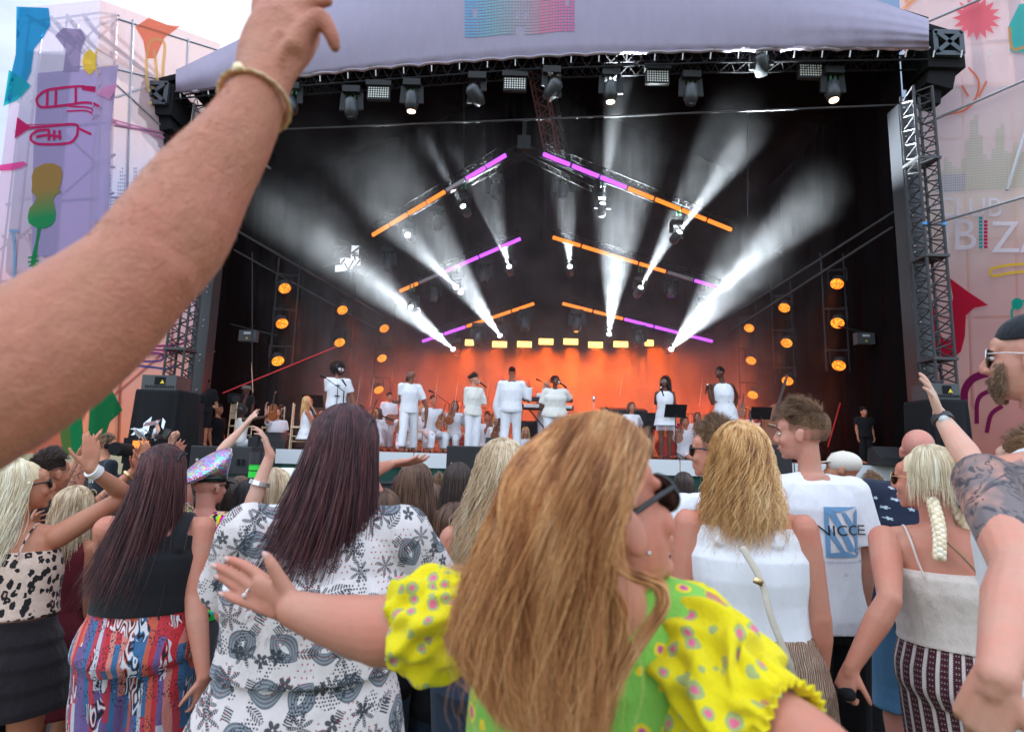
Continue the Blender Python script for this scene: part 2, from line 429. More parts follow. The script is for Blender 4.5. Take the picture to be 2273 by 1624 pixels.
@cached
def sequins():
    m = Mt('rainbow_sequins'); x, y, z = m.xyz(); lx, ly, r, r2, r3 = cell(m, x + y * .5, z, 170., 1.1)
    n = m.noise(22, 2, vec=m.map((1, 1, 2.2))) * 2.6 + r * .25
    hue = m.n('ShaderNodeHueSaturation'); m.put(hue.inputs['Color'], (.75, .12, .5)); m.put(hue.inputs['Hue'], n); hue.inputs['Saturation'].default_value = 1.
    c = m.mix(r2 * .45, hue.outputs[0], (.8, .85, .9)); b = m.bsdf(c, .28, .6, .6, normal=m.bump(r * 1. + lx * .6, .6, .004)); return m.fin(b)
@cached
def foil():
    m = Mt('bronze_pleats'); wv = m.wave(38, 5, vec=m.map((1, 1, .5))); n = m.noise(60, 3, vec=m.map((1, 1, .25)))
    c = m.mix(wv, (.16, .09, .06), (.50, .36, .27)); return m.fin(m.bsdf(c, .36, .75, .5, normal=m.bump(wv + n, .7, .006)))
@cached
def hairm(name, stops, rough=.38, spec=.45):
    """every strand keeps its own tone (random per island); the tone also drifts along the length"""
    m = Mt(name); g = m.n('ShaderNodeNewGeometry'); r = S(m, g.outputs['Random Per Island']); n = m.noise(1, 2, vec=m.map((38, 38, 5)))
    f = r * .50 + n * 1.35 - .42; k = len(stops)
    c = m.ramp(f, [(i / (k - 1), s) for i, s in enumerate(stops)])
    return m.fin(m.bsdf(c, rough, 0, spec, sheen=.1))
HAIR = dict(
    ginger=((.16, .048, .016), (.38, .135, .042), (.62, .27, .095), (.82, .44, .18), (.94, .64, .35)),
    blond=((.34, .19, .12), (.50, .38, .26), (.66, .54, .40), (.78, .68, .54), (.85, .79, .68)),
    platinum=((.48, .33, .19), (.76, .61, .39), (.90, .78, .55), (.96, .87, .67), (.98, .93, .79)),
    gold=((.24, .088, .026), (.55, .26, .085), (.80, .45, .17), (.94, .62, .29), (.98, .80, .50)),
    mahogany=((.016, .005, .006), (.04, .010, .012), (.075, .018, .02), (.12, .028, .028), (.18, .05, .045)),
    plum=((.016, .005, .007), (.038, .010, .014), (.068, .017, .022), (.11, .028, .032), (.17, .052, .05)),
    brown=((.045, .02, .012), (.09, .042, .026), (.14, .068, .04), (.20, .10, .06), (.27, .15, .09)),
    dark=((.012, .007, .006), (.03, .016, .012), (.05, .028, .02), (.07, .04, .03), (.10, .06, .045)),
    boy=((.07, .035, .018), (.15, .08, .04), (.25, .14, .075), (.36, .21, .12), (.48, .31, .19)),
    black=((.006, .005, .006), (.012, .009, .01), (.02, .014, .015), (.03, .02, .02), (.045, .03, .03)),
    ash=((.26, .16, .09), (.50, .34, .20), (.70, .52, .33), (.84, .68, .48), (.94, .82, .64)))
def hmat(k): return hairm('hair_' + k, HAIR[k])
W_TEE = lambda: cloth('white_cotton', (.80, .80, .84), .85, .35)
BLK = lambda: cloth('black_cloth', (.012, .012, .014), .9, .35, sheen=.03, spec=.15)
black_metal = lambda: plain('black_metal', (.018, .019, .021), .6, 0, .25)
grey_metal = lambda: plain('dark_steel', (.028, .028, .032), .7, 0, .2)
alu = lambda: plain('aluminium', (.45, .46, .48), .35, .8, .5)
@cached
def glass_dark(): m = Mt('dark_lens'); return m.fin(m.bsdf((.02, .015, .015), .08, 0, .6, coat=.5))
@cached
def glow(name, col, st):
    m = Mt(name); e = m.n('ShaderNodeEmission'); m.put(e.inputs[0], col); e.inputs[1].default_value = st; return m.fin(e)
@cached
def gold(): return plain('gold', (.75, .52, .26), .3, .9, .5)
@cached
def silver(): return plain('silver', (.7, .7, .72), .25, .9, .5)
# ------------------------------------------------------------------ ground
DECK = 1.6
def yf(px): return 12.6 - (px - 390) / 1675 * 1.7           # depth of the stage front (the stage stands slightly askew)
m = Mt('trampled_grass'); n = m.noise(3, 5); n2 = m.noise(60, 4)
gmat = m.fin(m.bsdf(m.mix(n * .5 + n2 * .5, (.035, .045, .018), (.17, .135, .075)), .95, 0, .1, normal=m.bump(n2, .6, .02)))
b = MB(); b.add([(-400, -60, 0), (400, -60, 0), (400, 900, 0), (-400, 900, 0)], [(0, 1, 2, 3)])
tag(b.build('ground', gmat), kind='structure')
m = Mt('grass_blade'); g_ = m.n('ShaderNodeNewGeometry'); r_ = S(m, g_.outputs['Random Per Island'])
gb = m.fin(m.bsdf(m.mix(r_, (.04, .06, .02), (.26, .20, .10)), .8, 0, .2))
b = MB()
for i in range(9000):
    x = rng.uniform(-4.5, 4.5); y = rng.uniform(2.2, 7.5); h = rng.uniform(.015, .05); a = rng.uniform(0, 6.28); dx = rng.normal(0, .02); dy = rng.normal(0, .02)
    b.add([(x - .003 * math.cos(a), y - .003 * math.sin(a), 0), (x + .003 * math.cos(a), y + .003 * math.sin(a), 0), (x + dx, y + dy, h)], [(0, 1, 2)])
tag(b.build('grass', gb), 'short dry trampled grass on the arena ground', 'grass', kind='stuff')
trk = plain('grey_track_panel', (.22, .22, .22), .8, 0, .3, .3, .4)
# ------------------------------------------------------------------ stage
stage = empty('stage', (0, 14, 0), 'big covered concert stage with black drapes and a lilac canopy front', 'stage')
wht = plain('white_fascia', (.62, .64, .66), .6, var=.06); grn = cloth('green_skirt', (.012, .06, .045), .8, .5); blkf = BLK()
def xz(px, Y): return P(px, 900, Y).x
XL, XR = -8.2, 8.5
def yfx(x):      # front line in world x
    t = (x - (-6.9)) / 15.0; return 12.6 - t * 1.7
b = MB(); b.add([(XL, yfx(XL), DECK), (XR, yfx(XR), DECK), (XR, 19, DECK), (XL, 19, DECK), (XL, yfx(XL), DECK - .03), (XR, yfx(XR), DECK - .03), (XR, 19, DECK - .03), (XL, 19, DECK - .03)],
               [(0, 1, 2, 3), (7, 6, 5, 4), (0, 4, 5, 1), (1, 5, 6, 2), (2, 6, 7, 3), (3, 7, 4, 0)])
b.build('deck', plain('stage_floor', (.045, .045, .048), .5), stage)
b = MB(); k = 16
for i in range(k):
    xa = XL + (XR - XL) * i / k + .012; xb = XL + (XR - XL) * (i + 1) / k - .012
    b.add([(xa, yfx(xa) - .04, DECK - .005), (xb, yfx(xb) - .04, DECK - .005), (xb, yfx(xb) - .02, DECK - .005), (xa, yfx(xa) - .02, DECK - .005),
           (xa, yfx(xa) - .04, DECK - .30), (xb, yfx(xb) - .04, DECK - .30), (xb, yfx(xb) - .02, DECK - .30), (xa, yfx(xa) - .02, DECK - .30)],
          [(0, 1, 2, 3), (7, 6, 5, 4), (0, 4, 5, 1), (1, 5, 6, 2), (2, 6, 7, 3), (3, 7, 4, 0)])
b.build('fascia', wht, stage)
b = MB(); nn = 220
for i in range(nn):
    x0 = XL + (XR - XL) * i / nn; x1 = XL + (XR - XL) * (i + 1) / nn
    w0 = .025 * math.sin(i * .9); w1 = .025 * math.sin((i + 1) * .9)
    b.add([(x0, yfx(x0) + w0, DECK - .28), (x1, yfx(x1) + w1, DECK - .28), (x1, yfx(x1) + w1, .0), (x0, yfx(x0) + w0, .0)], [(0, 3, 2, 1)])
b.build('skirt', grn, stage, True)
# canopy front: gable cloth with a scalloped lower hem
def vy(px): return 12.8 - (px - 390) / 1675 * 1.9
hem = [(390, 207), (420, 205), (520, 192), (650, 173), (760, 160), (880, 149), (1000, 140), (1160, 129), (1300, 122), (1500, 117), (1700, 112), (1900, 110), (2062, 110)]
top = [(390, 156), (420, 141), (520, 93), (650, 30), (760, -23), (880, -82), (1000, -140), (1160, -215), (1300, -215), (1500, -150), (1700, -82), (1900, -15), (2062, 42)]
NX, NZ = 160, 26
hc = crom([(a, b_, 0) for a, b_ in hem], NX); tcv = crom([(a, b_, 0) for a, b_ in top], NX)
b = MB(); vs = []
for i in range(NX):
    for j in range(NZ):
        t = j / (NZ - 1); px = hc[i][0] * (1 - t) + tcv[i][0] * t; py = hc[i][1] * (1 - t) + tcv[i][1] * t
        if j == 0: py -= 5 * abs(math.sin(px / 62 * math.pi)) ** .6 - 3
        y = vy(px) - .35 * math.sin(math.pi * t) * .5
        y += .02 * math.sin(px * .09 + 2 * t) * (1 - t) + .008 * max(0, (px - 1700) / 360) * math.sin(t * 30 - px * .02)
        if j == 0: y += .05
        vs.append(P(px, py, y))
fs = [(i * NZ + j, (i + 1) * NZ + j, (i + 1) * NZ + j + 1, i * NZ + j + 1) for i in range(NX - 1) for j in range(NZ - 1)]
b.add(vs, fs)
m = Mt('lilac_canopy_cloth'); x, y, z = m.xyz(); n = m.noise(6, 4, .6, vec=m.map((1, 1, .3))); st = (((x * .55).f('FRACT')) < .012) * 2. + m.wave(1.2, 1.5, vec=m.map((1, 1, .05)))
lil = m.fin(m.bsdf(m.mix(n, (.30, .265, .365), (.35, .31, .42)), .75, 0, .3, normal=m.bump(n + st * .25, .32, .05), sheen=.1))
canopy = b.build('canopy', lil, stage, True); CBV = BVHTree.FromObject(canopy, bpy.context.evaluated_depsgraph_get())
def oncloth(bv, px, py, off=.02):
    d = ray(px, py).normalized(); h = bv.ray_cast(V0, d, 60); return (h[0] - d * off) if h[0] is not None else None
V0 = Vector((0, 0, EYE))
b = MB()
hpts = [P(hc[i][0], hc[i][1] - 5 * abs(math.sin(hc[i][0] / 62 * math.pi)) ** .6 + 2, vy(hc[i][0]) + .04) for i in range(NX)]
b.tube(hpts, [(.05, .02)] * NX, 6); b.build('hem', plain('pale_hem', (.62, .58, .72), .7), canopy, True)
b = MB()
for i in range(30):
    px = 400 + i * 62; yy = np.interp(px, [q[0] for q in hem], [q[1] for q in hem]); p = P(px, yy + 2, vy(px) + .02); b.bar(p, p + Vector((0, .05, -.12)), .02)
b.build('strap', plain('white_strap', (.8, .8, .82), .6), canopy)
# dotted logo on the canopy: rows of small coloured squares
cols = dict(); 
def logo_col(t):
    st = [(0, (.08, .36, .62)), (.2, (.12, .42, .48)), (.42, (.30, .36, .38)), (.6, (.42, .30, .36)), (.75, (.75, .14, .24)), (1, (.60, .10, .30))]
    for (a, c0), (a1, c1) in zip(st, st[1:]):
        if t <= a1: q = (t - a) / (a1 - a); return tuple(c0[i] * (1 - q) + c1[i] * q for i in range(3))
    return st[-1][1]
holes = {(c, r) for c in (2, 3) for r in (4, 5, 6)} | {(c, r) for c in range(17, 20) for r in (0, 1, 5, 6)} | {(c, r) for c in (16, 17) for r in (3, 4)} | {(19, 4), (20, 4)} | {(c, r) for c in (33, 34) for r in (3, 4, 5)}
LB = [MB() for _ in range(12)]
NC = 37
for c in range(NC):
    for r in range(17):
        if (c, r) in {(c2 + 0, r2) for c2 in (17, 18, 19) for r2 in (0, 1, 2)} or (c in (2, 3) and 7 <= r <= 9 and c == 3) or (c in (18, 19, 20, 17) and r in (6, 7) and c in (17, 20)) or (c == 34 and r in (9, 10)): continue
        t = c / (NC - 1); px = 1034 + c * 6.62; py = 80 - 13 * t - r * 6.5 + (1.5 * math.sin(c * .35))
        if r > 14: px = px
        ya = vy(px) - .35 * .5 * math.sin(math.pi * min(1, max(0, (118 - py) / 330))) - .022
        a = 2.1; q4 = [oncloth(CBV, px + i_ * a, py + j_ * a) for i_, j_ in ((-1, 1), (1, 1), (1, -1), (-1, -1))]
        if all(q is not None for q in q4): LB[int(t * 11.99)].add(q4, [(0, 1, 2, 3)])
logo_root = None
for i, lb in enumerate(LB):
    lb.build('logo_dots', plain('logo_dots%d' % i, logo_col(i / 11), .7), canopy)
# roof liner, side drapes, back drape (black inside)
A = P(390, 165, vy(390) + .15); Bp = P(1215, -215, vy(1215) + .15); Cc = P(2062, 50, vy(2062) + .15)
A2, B2, C2_ = [Vector((p.x, 19.2, p.z)) for p in (A, Bp, Cc)]
linm = cloth('black_liner', (.005, .0045, .005), 1., .3, sheen=0, spec=.02)
b = MB()
for p, q, p2, q2 in ((A, Bp, A2, B2), (Bp, Cc, B2, C2_)):
    up_ = Vector((0, 0, .12)); b.add([p, q, q2, p2, p + up_, q + up_, q2 + up_, p2 + up_], [(0, 1, 2, 3), (7, 6, 5, 4), (0, 4, 5, 1), (1, 5, 6, 2), (2, 6, 7, 3), (3, 7, 4, 0)])
b.build('roof', linm, stage)
lx_, rx_ = P(415, 985, 12.6).x - .12, P(2050, 935, 11.0).x + .25
def drape(name, pts_fn, n, h0, h1, amp, mat, holes_=()):
    b = MB(); NR = 56 if holes_ else 24; hs = np.linspace(h0, h1, NR)
    for i in range(n):
        for j in range(NR - 1):
            u0, u1 = i / n, (i + 1) / n; zc = (hs[j] + hs[j + 1]) / 2; pc = pts_fn((u0 + u1) / 2)
            if any(abs(pc.x - hx) < hw and abs(zc - hz) < hh for hx, hz, hw, hh in holes_): continue
            p0, p1 = pts_fn(u0), pts_fn(u1); z0, z1 = hs[j], hs[j + 1]; nrm = Vector((-(p1 - p0).y, (p1 - p0).x, 0)).normalized(); q = []
            for ii, pp, zz in ((i, p0, z0), (i + 1, p1, z0), (i + 1, p1, z1), (i, p0, z1)):
                ww = amp * math.sin(ii * .8 + zz * .25); q.append((pp.x + nrm.x * ww, pp.y + nrm.y * ww, zz))
            b.add(q, [(0, 1, 2, 3)])
    return b.build(name, mat, stage, True)
dm = cloth('black_drape', (.006, .005, .0055), 1., .5, sheen=0, spec=.03)
H1, H2 = P(778, 580, 18.8), P(1772, 566, 18.8)
drape('back_drape', lambda t: Vector((-8.6 + 18.6 * t, 18.8, 0)), 220, DECK, Bp.z, .05, dm, [(H1.x, H1.z, .35, .12), (H1.x + .1, H1.z + .35, .14, .25), (H1.x - .25, H1.z - .3, .3, .14), (H2.x, H2.z, .12, .45), (H2.x - .3, H2.z - .3, .3, .07), (H2.x + .25, H2.z + .3, .2, .06)])
drape('side_drape', lambda t: Vector((lx_ - t * .9, yfx(lx_) + .3 + (18.8 - yfx(lx_)) * t, 0)), 60, 0, A.z + .2, .05, dm)
drape('side_drape', lambda t: Vector((rx_ + t * .9, yfx(rx_) + .3 + (18.8 - yfx(rx_)) * t, 0)), 60, 0, Cc.z + .2, .05, dm)
b = MB()
for h in (H1, H2):
    for i in range(26):
        a = h + Vector((rng.uniform(-.6, .6), -.12, rng.uniform(-.6, .6))); b.bar(a, a + Vector((rng.uniform(-.5, .5), 0, rng.uniform(-.5, .5))), .045)
b.build('rigging', black_metal(), stage)
# lattice truss builder
def truss(b, a, c, w, r=.022, n=None, depth=None, upv=(0, 0, 1)):
    a = Vector(a); c = Vector(c); d = (c - a); ln = d.length; d.normalize(); u = Vector(upv)
    if abs(d.dot(u)) > .95: u = Vector((0, 1, 0))
    x = d.cross(u).normalized(); z = x.cross(d); h = w / 2; n = n or max(2, int(ln / w * 1.0))
    cs = [x * h + z * h, -x * h + z * h, -x * h - z * h, x * h - z * h]
    for q in cs: b.tube([a + q, c + q], r, 6, False)
    for i in range(n):
        p0 = a + d * ln * i / n; p1 = a + d * ln * (i + 1) / n; pm = (p0 + p1) / 2
        for k in range(4):
            q, q2 = cs[k], cs[(k + 1) % 4]
            b.tube([p0 + q, pm + q2], r * .5, 4, False); b.tube([pm + q2, p1 + q], r * .5, 4, False)
# posts at both sides of the opening
for px0, py0, Y in ((427, 985, 12.5), (2052, 935, 10.95)):
    p = P(px0, py0, Y); b = MB(); b.box((p.x, Y, (p.z + 4.4) / 2 + 1), (.34, .34, p.z + 6.2)); po = b.build('post', plain('black_post', (.035, .037, .042), .35, .2, .5), stage)
    b = MB()
    for z in list(np.arange(1.9, 9.2, .75)):
        for dz in (0, .13): b.ell((p.x + (.06 if px0 < 1000 else -.06), Y - .175, z + dz), .022, seg=8, rn=6)
    b.build('bolt', alu(), po)
# front roof truss and bracing under the hem
b = MB(); pts = [P(400, 215, 13.0), P(650, 188, 12.75), P(1160, 150, 12.2), P(1600, 134, 11.7), P(2050, 128, 11.3)]
for i in range(4): truss(b, pts[i], pts[i + 1], .34, .02)
p0 = P(1200, 140, 12.4); truss(b, p0, P(1245, 350, 16.0), .36, .025)
b.build('roof_truss', plain('truss_dark', (.016, .016, .018), .8, 0, .15), stage)
b = MB(); p0 = P(1182, 140, 12.3)
truss(b, P(1190, 150, 12.6), P(1228, 345, 14.2), .32, .025); b.build('red_truss', plain('truss_maroon', (.16, .06, .06), .5, .4), stage)
b = MB(); b.tube([P(560, 290, 12.9), P(2025, 232, 11.4)], .02, 6); b.tube([P(1620, 735, 14), P(1980, 505, 11.6)], .025, 6); b.tube([P(1560, 740, 14.5), P(1985, 470, 11.7)], .025, 6)
b.tube([P(505, 500, 12.7), P(850, 700, 17.5)], .03, 6); b.tube([P(520, 555, 12.9), P(845, 735, 17.6)], .02, 6)
for px, y0, y1, Y in ((1030, 140, 440, 14), (1210, 330, 500, 14), (1320, 350, 520, 14.5), (1660, 250, 480, 13), (560, 560, 900, 13.5)): b.tube([P(px, y0, Y), P(px, y1, Y)], .012, 6)
b.build('rigging_cable', plain('dull_cable', (.035, .032, .034), .8), stage)
# cast corner brackets with crosses
def corner(px, py, Y, s, flip):
    b = MB(); c = P(px, py, Y); u = .5 * s
    b.box(c + Vector((0, .45, -.1)), (1.0 * s, .8, 1.0 * s)); b.box(c + Vector((-.05 * flip, .5, -.62)), (.72 * s, .7, .6 * s), Matrix.Rotation(.25 * flip, 3, 'Y'))
    b.box(c + Vector((-.25 * flip, .3, .55)), (1.2 * s, .25, .14), Matrix.Rotation(.3 * flip, 3, 'Y'))
    b.box(c + Vector((-.12 * flip, .4, -.95)), (.22, .3, .45), Matrix.Rotation(.15 * flip, 3, 'Y'))
    body = b.build('corner_bracket', BLK(), stage)
    b = MB(); f = c + Vector((0, -.02, 0))
    for dx, dz, w, h in ((0, u * .62, u * 1.5, .1), (0, -u * .62, u * 1.5, .1), (u * .7, 0, .1, u * 1.3), (-u * .7, 0, .1, u * 1.3)): b.box(f + Vector((dx, 0, dz)), (w, .08, h))
    for s2 in (1, -1): b.box(f + Vector((0, -.03, 0)), (.09, .07, u * 1.55), Matrix.Rotation(s2 * .85, 3, 'Y'))
    b.build('cross_plate', plain('cast_steel', (.07, .08, .09), .45, .5), body)
corner(345, 208, 12.7, .78, -1); corner(2102, 98, 11.1, .78, 1)
# ------------------------------------------------------------------ lights on the stage
amber = glow('amber_lamp', (1, .30, .03), 9.0); amber_c = glow('amber_core', (1, .50, .08), 14.0)
def head(px, py, Y, aim, lit=0, s=1.0, label=''):
    """moving head: base, yoke, head, lens; aim is a direction"""
    p = P(px, py, Y); d = Vector(aim).normalized()
    t = empty('moving_head_light', p + Vector((0, 0, .45)), label, 'stage light', 'moving head stage lights')
    hc_ = p - d * .16 * s
    side = d.cross(Vector((0, 1, 0)));  side = side.normalized() if side.length > .1 else Vector((1, 0, 0))
    if abs(side.x) < .5: side = Vector((1, 0, 0))
    side = (side - d * side.dot(d)).normalized()
    b = MB(); b.box(hc_ + Vector((0, 0, .42 * s)), (.36 * s, .26 * s, .14 * s)); b.build('base', black_metal(), t)
    b = MB()
    for k in (-1, 1): b.bar(hc_ + side * k * .19 * s, hc_ + side * k * .17 * s + Vector((0, 0, .38 * s)), .05 * s, .12 * s)
    b.bar(hc_ + side * .18 * s + Vector((0, 0, .37 * s)), hc_ - side * .18 * s + Vector((0, 0, .37 * s)), .05 * s); b.build('yoke', black_metal(), t)
    b = MB(); b.rings([(hc_ - d * .26 * s, side, d.cross(side), .08 * s, .08 * s), (hc_ - d * .2 * s, side, d.cross(side), .14 * s, .14 * s), (hc_ + d * .02 * s, side, d.cross(side), .15 * s, .15 * s), (hc_ + d * .16 * s, side, d.cross(side), .10 * s, .10 * s)], 14)
    b.build('head', plain('lamp_housing', (.045, .05, .055), .4, .3), t, True)
    b = MB(); b.cyl(hc_ + d * .155 * s, hc_ + d * .175 * s, .085 * s, 16)
    b.build('lens', glow('beam_lens', (.85, .93, 1), 12) if lit == 2 else (glow('warm_lens', (1, .62, .4), 4) if lit == 1 else glass_dark()), t)
    b = MB(); b.bar(p + Vector((0, 0, .45)) + Vector((-.05, 0, 0)), p + Vector((-.05, 0, .68)), .04); b.bar(p + Vector((.05, 0, .45)), p + Vector((.05, 0, .68)), .04)
    b.build('clamp', plain('green_clamp', (.02, .12, .05), .4), t); return p, d
def beam(p, d, power, half, rad=.05):
    l = bpy.data.lights.new('beam_lamp', 'SPOT'); l.energy = power; l.spot_size = 2 * R(half); l.spot_blend = 1.0; l.shadow_soft_size = .03; l.color = (.86, .95, 1)
    o = bpy.data.objects.new('beam_lamp', l); C.objects.link(o); o.location = p + d * .03; o.rotation_euler = d.to_track_quat('-Z', 'Y').to_euler()
BEAMS = [(905, 522, 15, 770, 405, 11.8, 500, 5.5, 'left'), (1028, 458, 14, 955, 330, 12.4, 650, 7, ''), (1130, 592, 16, 1075, 400, 13.2, 1600, 9, ''),
         (1265, 592, 16, 1250, 380, 13.2, 1500, 9.5, ''), (1338, 452, 14, 1372, 190, 12.3, 1500, 7.5, ''), (1508, 515, 14, 1745, 190, 11.2, 2600, 9.5, ''),
         (1422, 638, 16, 1560, 380, 13.2, 2500, 7.5, ''), (1565, 675, 16, 1880, 375, 11.4, 3000, 9.5, ''), (1352, 742, 17.8, 1385, 400, 13.2, 4200, 9, ''),
         (1490, 775, 17.8, 1640, 600, 13.0, 4200, 8.5, ''), (1110, 745, 17.8, 1000, 590, 15.2, 3000, 9, ''), (1012, 637, 16, 830, 455, 12, 1900, 6.5, ''),
         (912, 682, 16, 800, 600, 14.4, 1100, 9, ''), (1006, 775, 17.8, 800, 600, 14.2, 3000, 8, '')]
names = ['far left beam above the amber bar', 'light crossing the left purple bar', 'light left of the ridge on the middle truss', 'light right of the ridge on the middle truss', 'light under the upper right purple bar', 'light throwing the broad beam up to the right', 'light beside the right end of the middle amber bar', 'light throwing the lower wide beam to the right', 'light with the tall beam over the orange panels', 'bright light at the lower right purple bar', 'bright light above the second orange panel', 'light with the long beam up to the left', 'light with the short smoky beam at left', 'lowest left light below the purple bar']
for (px, py, Y, tx, ty, TY, pw, hf, _), nm in zip(BEAMS, names):
    a = P(px, py, Y); t = P(tx, ty, TY); d = (t - a).normalized(); p, _d = head(px, py, Y, d, 2, .8, 'lit moving head, ' + nm); beam(a, d, pw * 12, hf * 1.12)
# unlit heads on the front truss
for px, py, Y, aim, lit, lb in ((780, 262, 12.5, (0.05, .1, -1), 0, 'unlit moving head left of the first lamp panel'), (913, 247, 12.4, (0, .1, -1), 1, 'moving head right of the first lamp panel, warm glint'), (1068, 232, 12.2, (.5, .6, -.5), 0, 'moving head turned away at the left of the middle lamp panel'), (1214, 220, 12.1, (-.5, .6, -.6), 0, 'moving head turned away beside the maroon truss'), (1355, 226, 12.0, (0, .1, -1), 1, 'moving head over the tall narrow beam'), (1533, 232, 11.9, (0, .1, -1), 0, 'unlit moving head right of the third lamp panel'), (1851, 222, 11.6, (0, -.1, -1), 1, 'lit moving head at the right end of the front truss'), (650, 250, 12.6, (.4, -.2, -1), 0, 'tilted moving head beside the raised wrist'), (1690, 170, 11.7, (.2, .5, -.6), 0, 'moving head half hidden in the wide beam')):
    head(px, py, Y, aim, lit, 1.1, lb)
for px, py, Y, lb in ((1100, 440, 15, 'dim moving head hanging inside the third beam'), (1250, 440, 15, 'dim moving head inside the beam right of the ridge'), (970, 510, 15.5, 'dark moving head between the two left beams'), (1075, 625, 16.5, 'dark moving head below the left middle bar'), (1490, 660, 16.5, 'dark moving head right of the pale beam'), (960, 670, 16.8, 'dark moving head beside the smoky beam'), (860, 600, 15.8, 'dark moving head left of the middle bar'),
                     (1165, 735, 17.2, 'dark moving head over the third orange panel'), (1280, 735, 17.2, 'dark moving head over the fifth orange panel'), (1060, 765, 17.3, 'dark moving head left of the second orange panel'), (1418, 770, 17.2, 'dark moving head right of the last full orange panel')):
    head(px, py, Y, (0, -.1, -1), 0, 1.0, lb)
# lamp panels (grids of white cells) on the front truss
for px, py, Y, lb in ((840, 204, 12.4, 'grid lamp panel at the left of the front truss'), (1143, 184, 12.1, 'grid lamp panel beside the maroon truss'), (1460, 168, 11.9, 'grid lamp panel between two moving heads at right'), (1800, 155, 11.6, 'grid lamp panel at the right end of the truss')):
    p = P(px, py, Y); t = empty('grid_light', p, lb, 'stage light', 'grid lamp panels'); b = MB(); b.box(p + Vector((0, .06, 0)), (.52, .1, .36)); b.box(p + Vector((0, .02, .2)), (.58, .16, .12)); b.build('housing', black_metal(), t)
    b = MB()
    for i in range(9):
        for j in range(5): b.ell(p + Vector(((i - 4) * .054, .0, (j - 2.2) * .055)), (.021, .012, .021), seg=8, rn=4)
    b.build('cell', plain('lamp_cell', (.75, .76, .72), .3), t)
# glowing panels at the back
for i, (px, py) in enumerate(((1042, 760), (1109, 764), (1164, 764), (1212, 758), (1267, 758), (1322, 765), (1378, 764), (1441, 761))):
    p = P(px, py, 17.6); t = empty('strobe_panel', p, ('first', 'second', 'third', 'fourth', 'fifth', 'sixth', 'seventh', 'eighth')[i] + ' glowing orange strobe panel from the left over the band', 'stage light', 'orange strobe panels over the band')
    wd = .44 if 0 < i < 7 else .26
    b = MB(); b.box(p + Vector((0, .05, 0)), (wd + .06, .08, .27)); b.build('housing', black_metal(), t); b = MB(); b.box(p, (wd, .02, .18)); b.build('light_face', glow('strobe_face', (1, .50, .10), 2.6), t)
def area(name, loc, aim, size, power, col):
    l = bpy.data.lights.new(name, 'AREA'); l.energy = power; l.size = size; l.color = col; l.spread = R(95)
    o = bpy.data.objects.new(name, l); C.objects.link(o); o.location = loc; o.rotation_euler = Vector(aim).to_track_quat('-Z', 'Y').to_euler()
def bulb(name, loc, rad, power, col):
    l = bpy.data.lights.new(name, 'POINT'); l.energy = power; l.shadow_soft_size = rad; l.color = col; o = bpy.data.objects.new(name, l); C.objects.link(o); o.location = loc
def spot(name, loc, aim, power, deg, col, rad=.25, blend=1.):
    l = bpy.data.lights.new(name, 'SPOT'); l.energy = power; l.spot_size = R(deg); l.spot_blend = blend; l.shadow_soft_size = rad; l.color = col
    o = bpy.data.objects.new(name, l); C.objects.link(o); o.location = loc; o.rotation_euler = Vector(aim).to_track_quat('-Z', 'Y').to_euler()
for px, pw_, ax_ in ((1050, 480, -.7), (1109, 520, -.4), (1164, 600, -.15), (1212, 720, 0), (1267, 900, .05), (1322, 850, .2), (1378, 700, .4), (1441, 560, .8)): spot('strobe_lamp', P(px, 770, 17.4), (ax_, .12, -1), pw_, 125, (1, .125, .008))
for px, py, pw_ in ((870, 900, 50), (1000, 925, 60), (1330, 940, 45), (1560, 915, 60), (1690, 900, 50)): bulb('floor_lamp', P(px, py, 17.7), .3, pw_, (1, .08, .01))
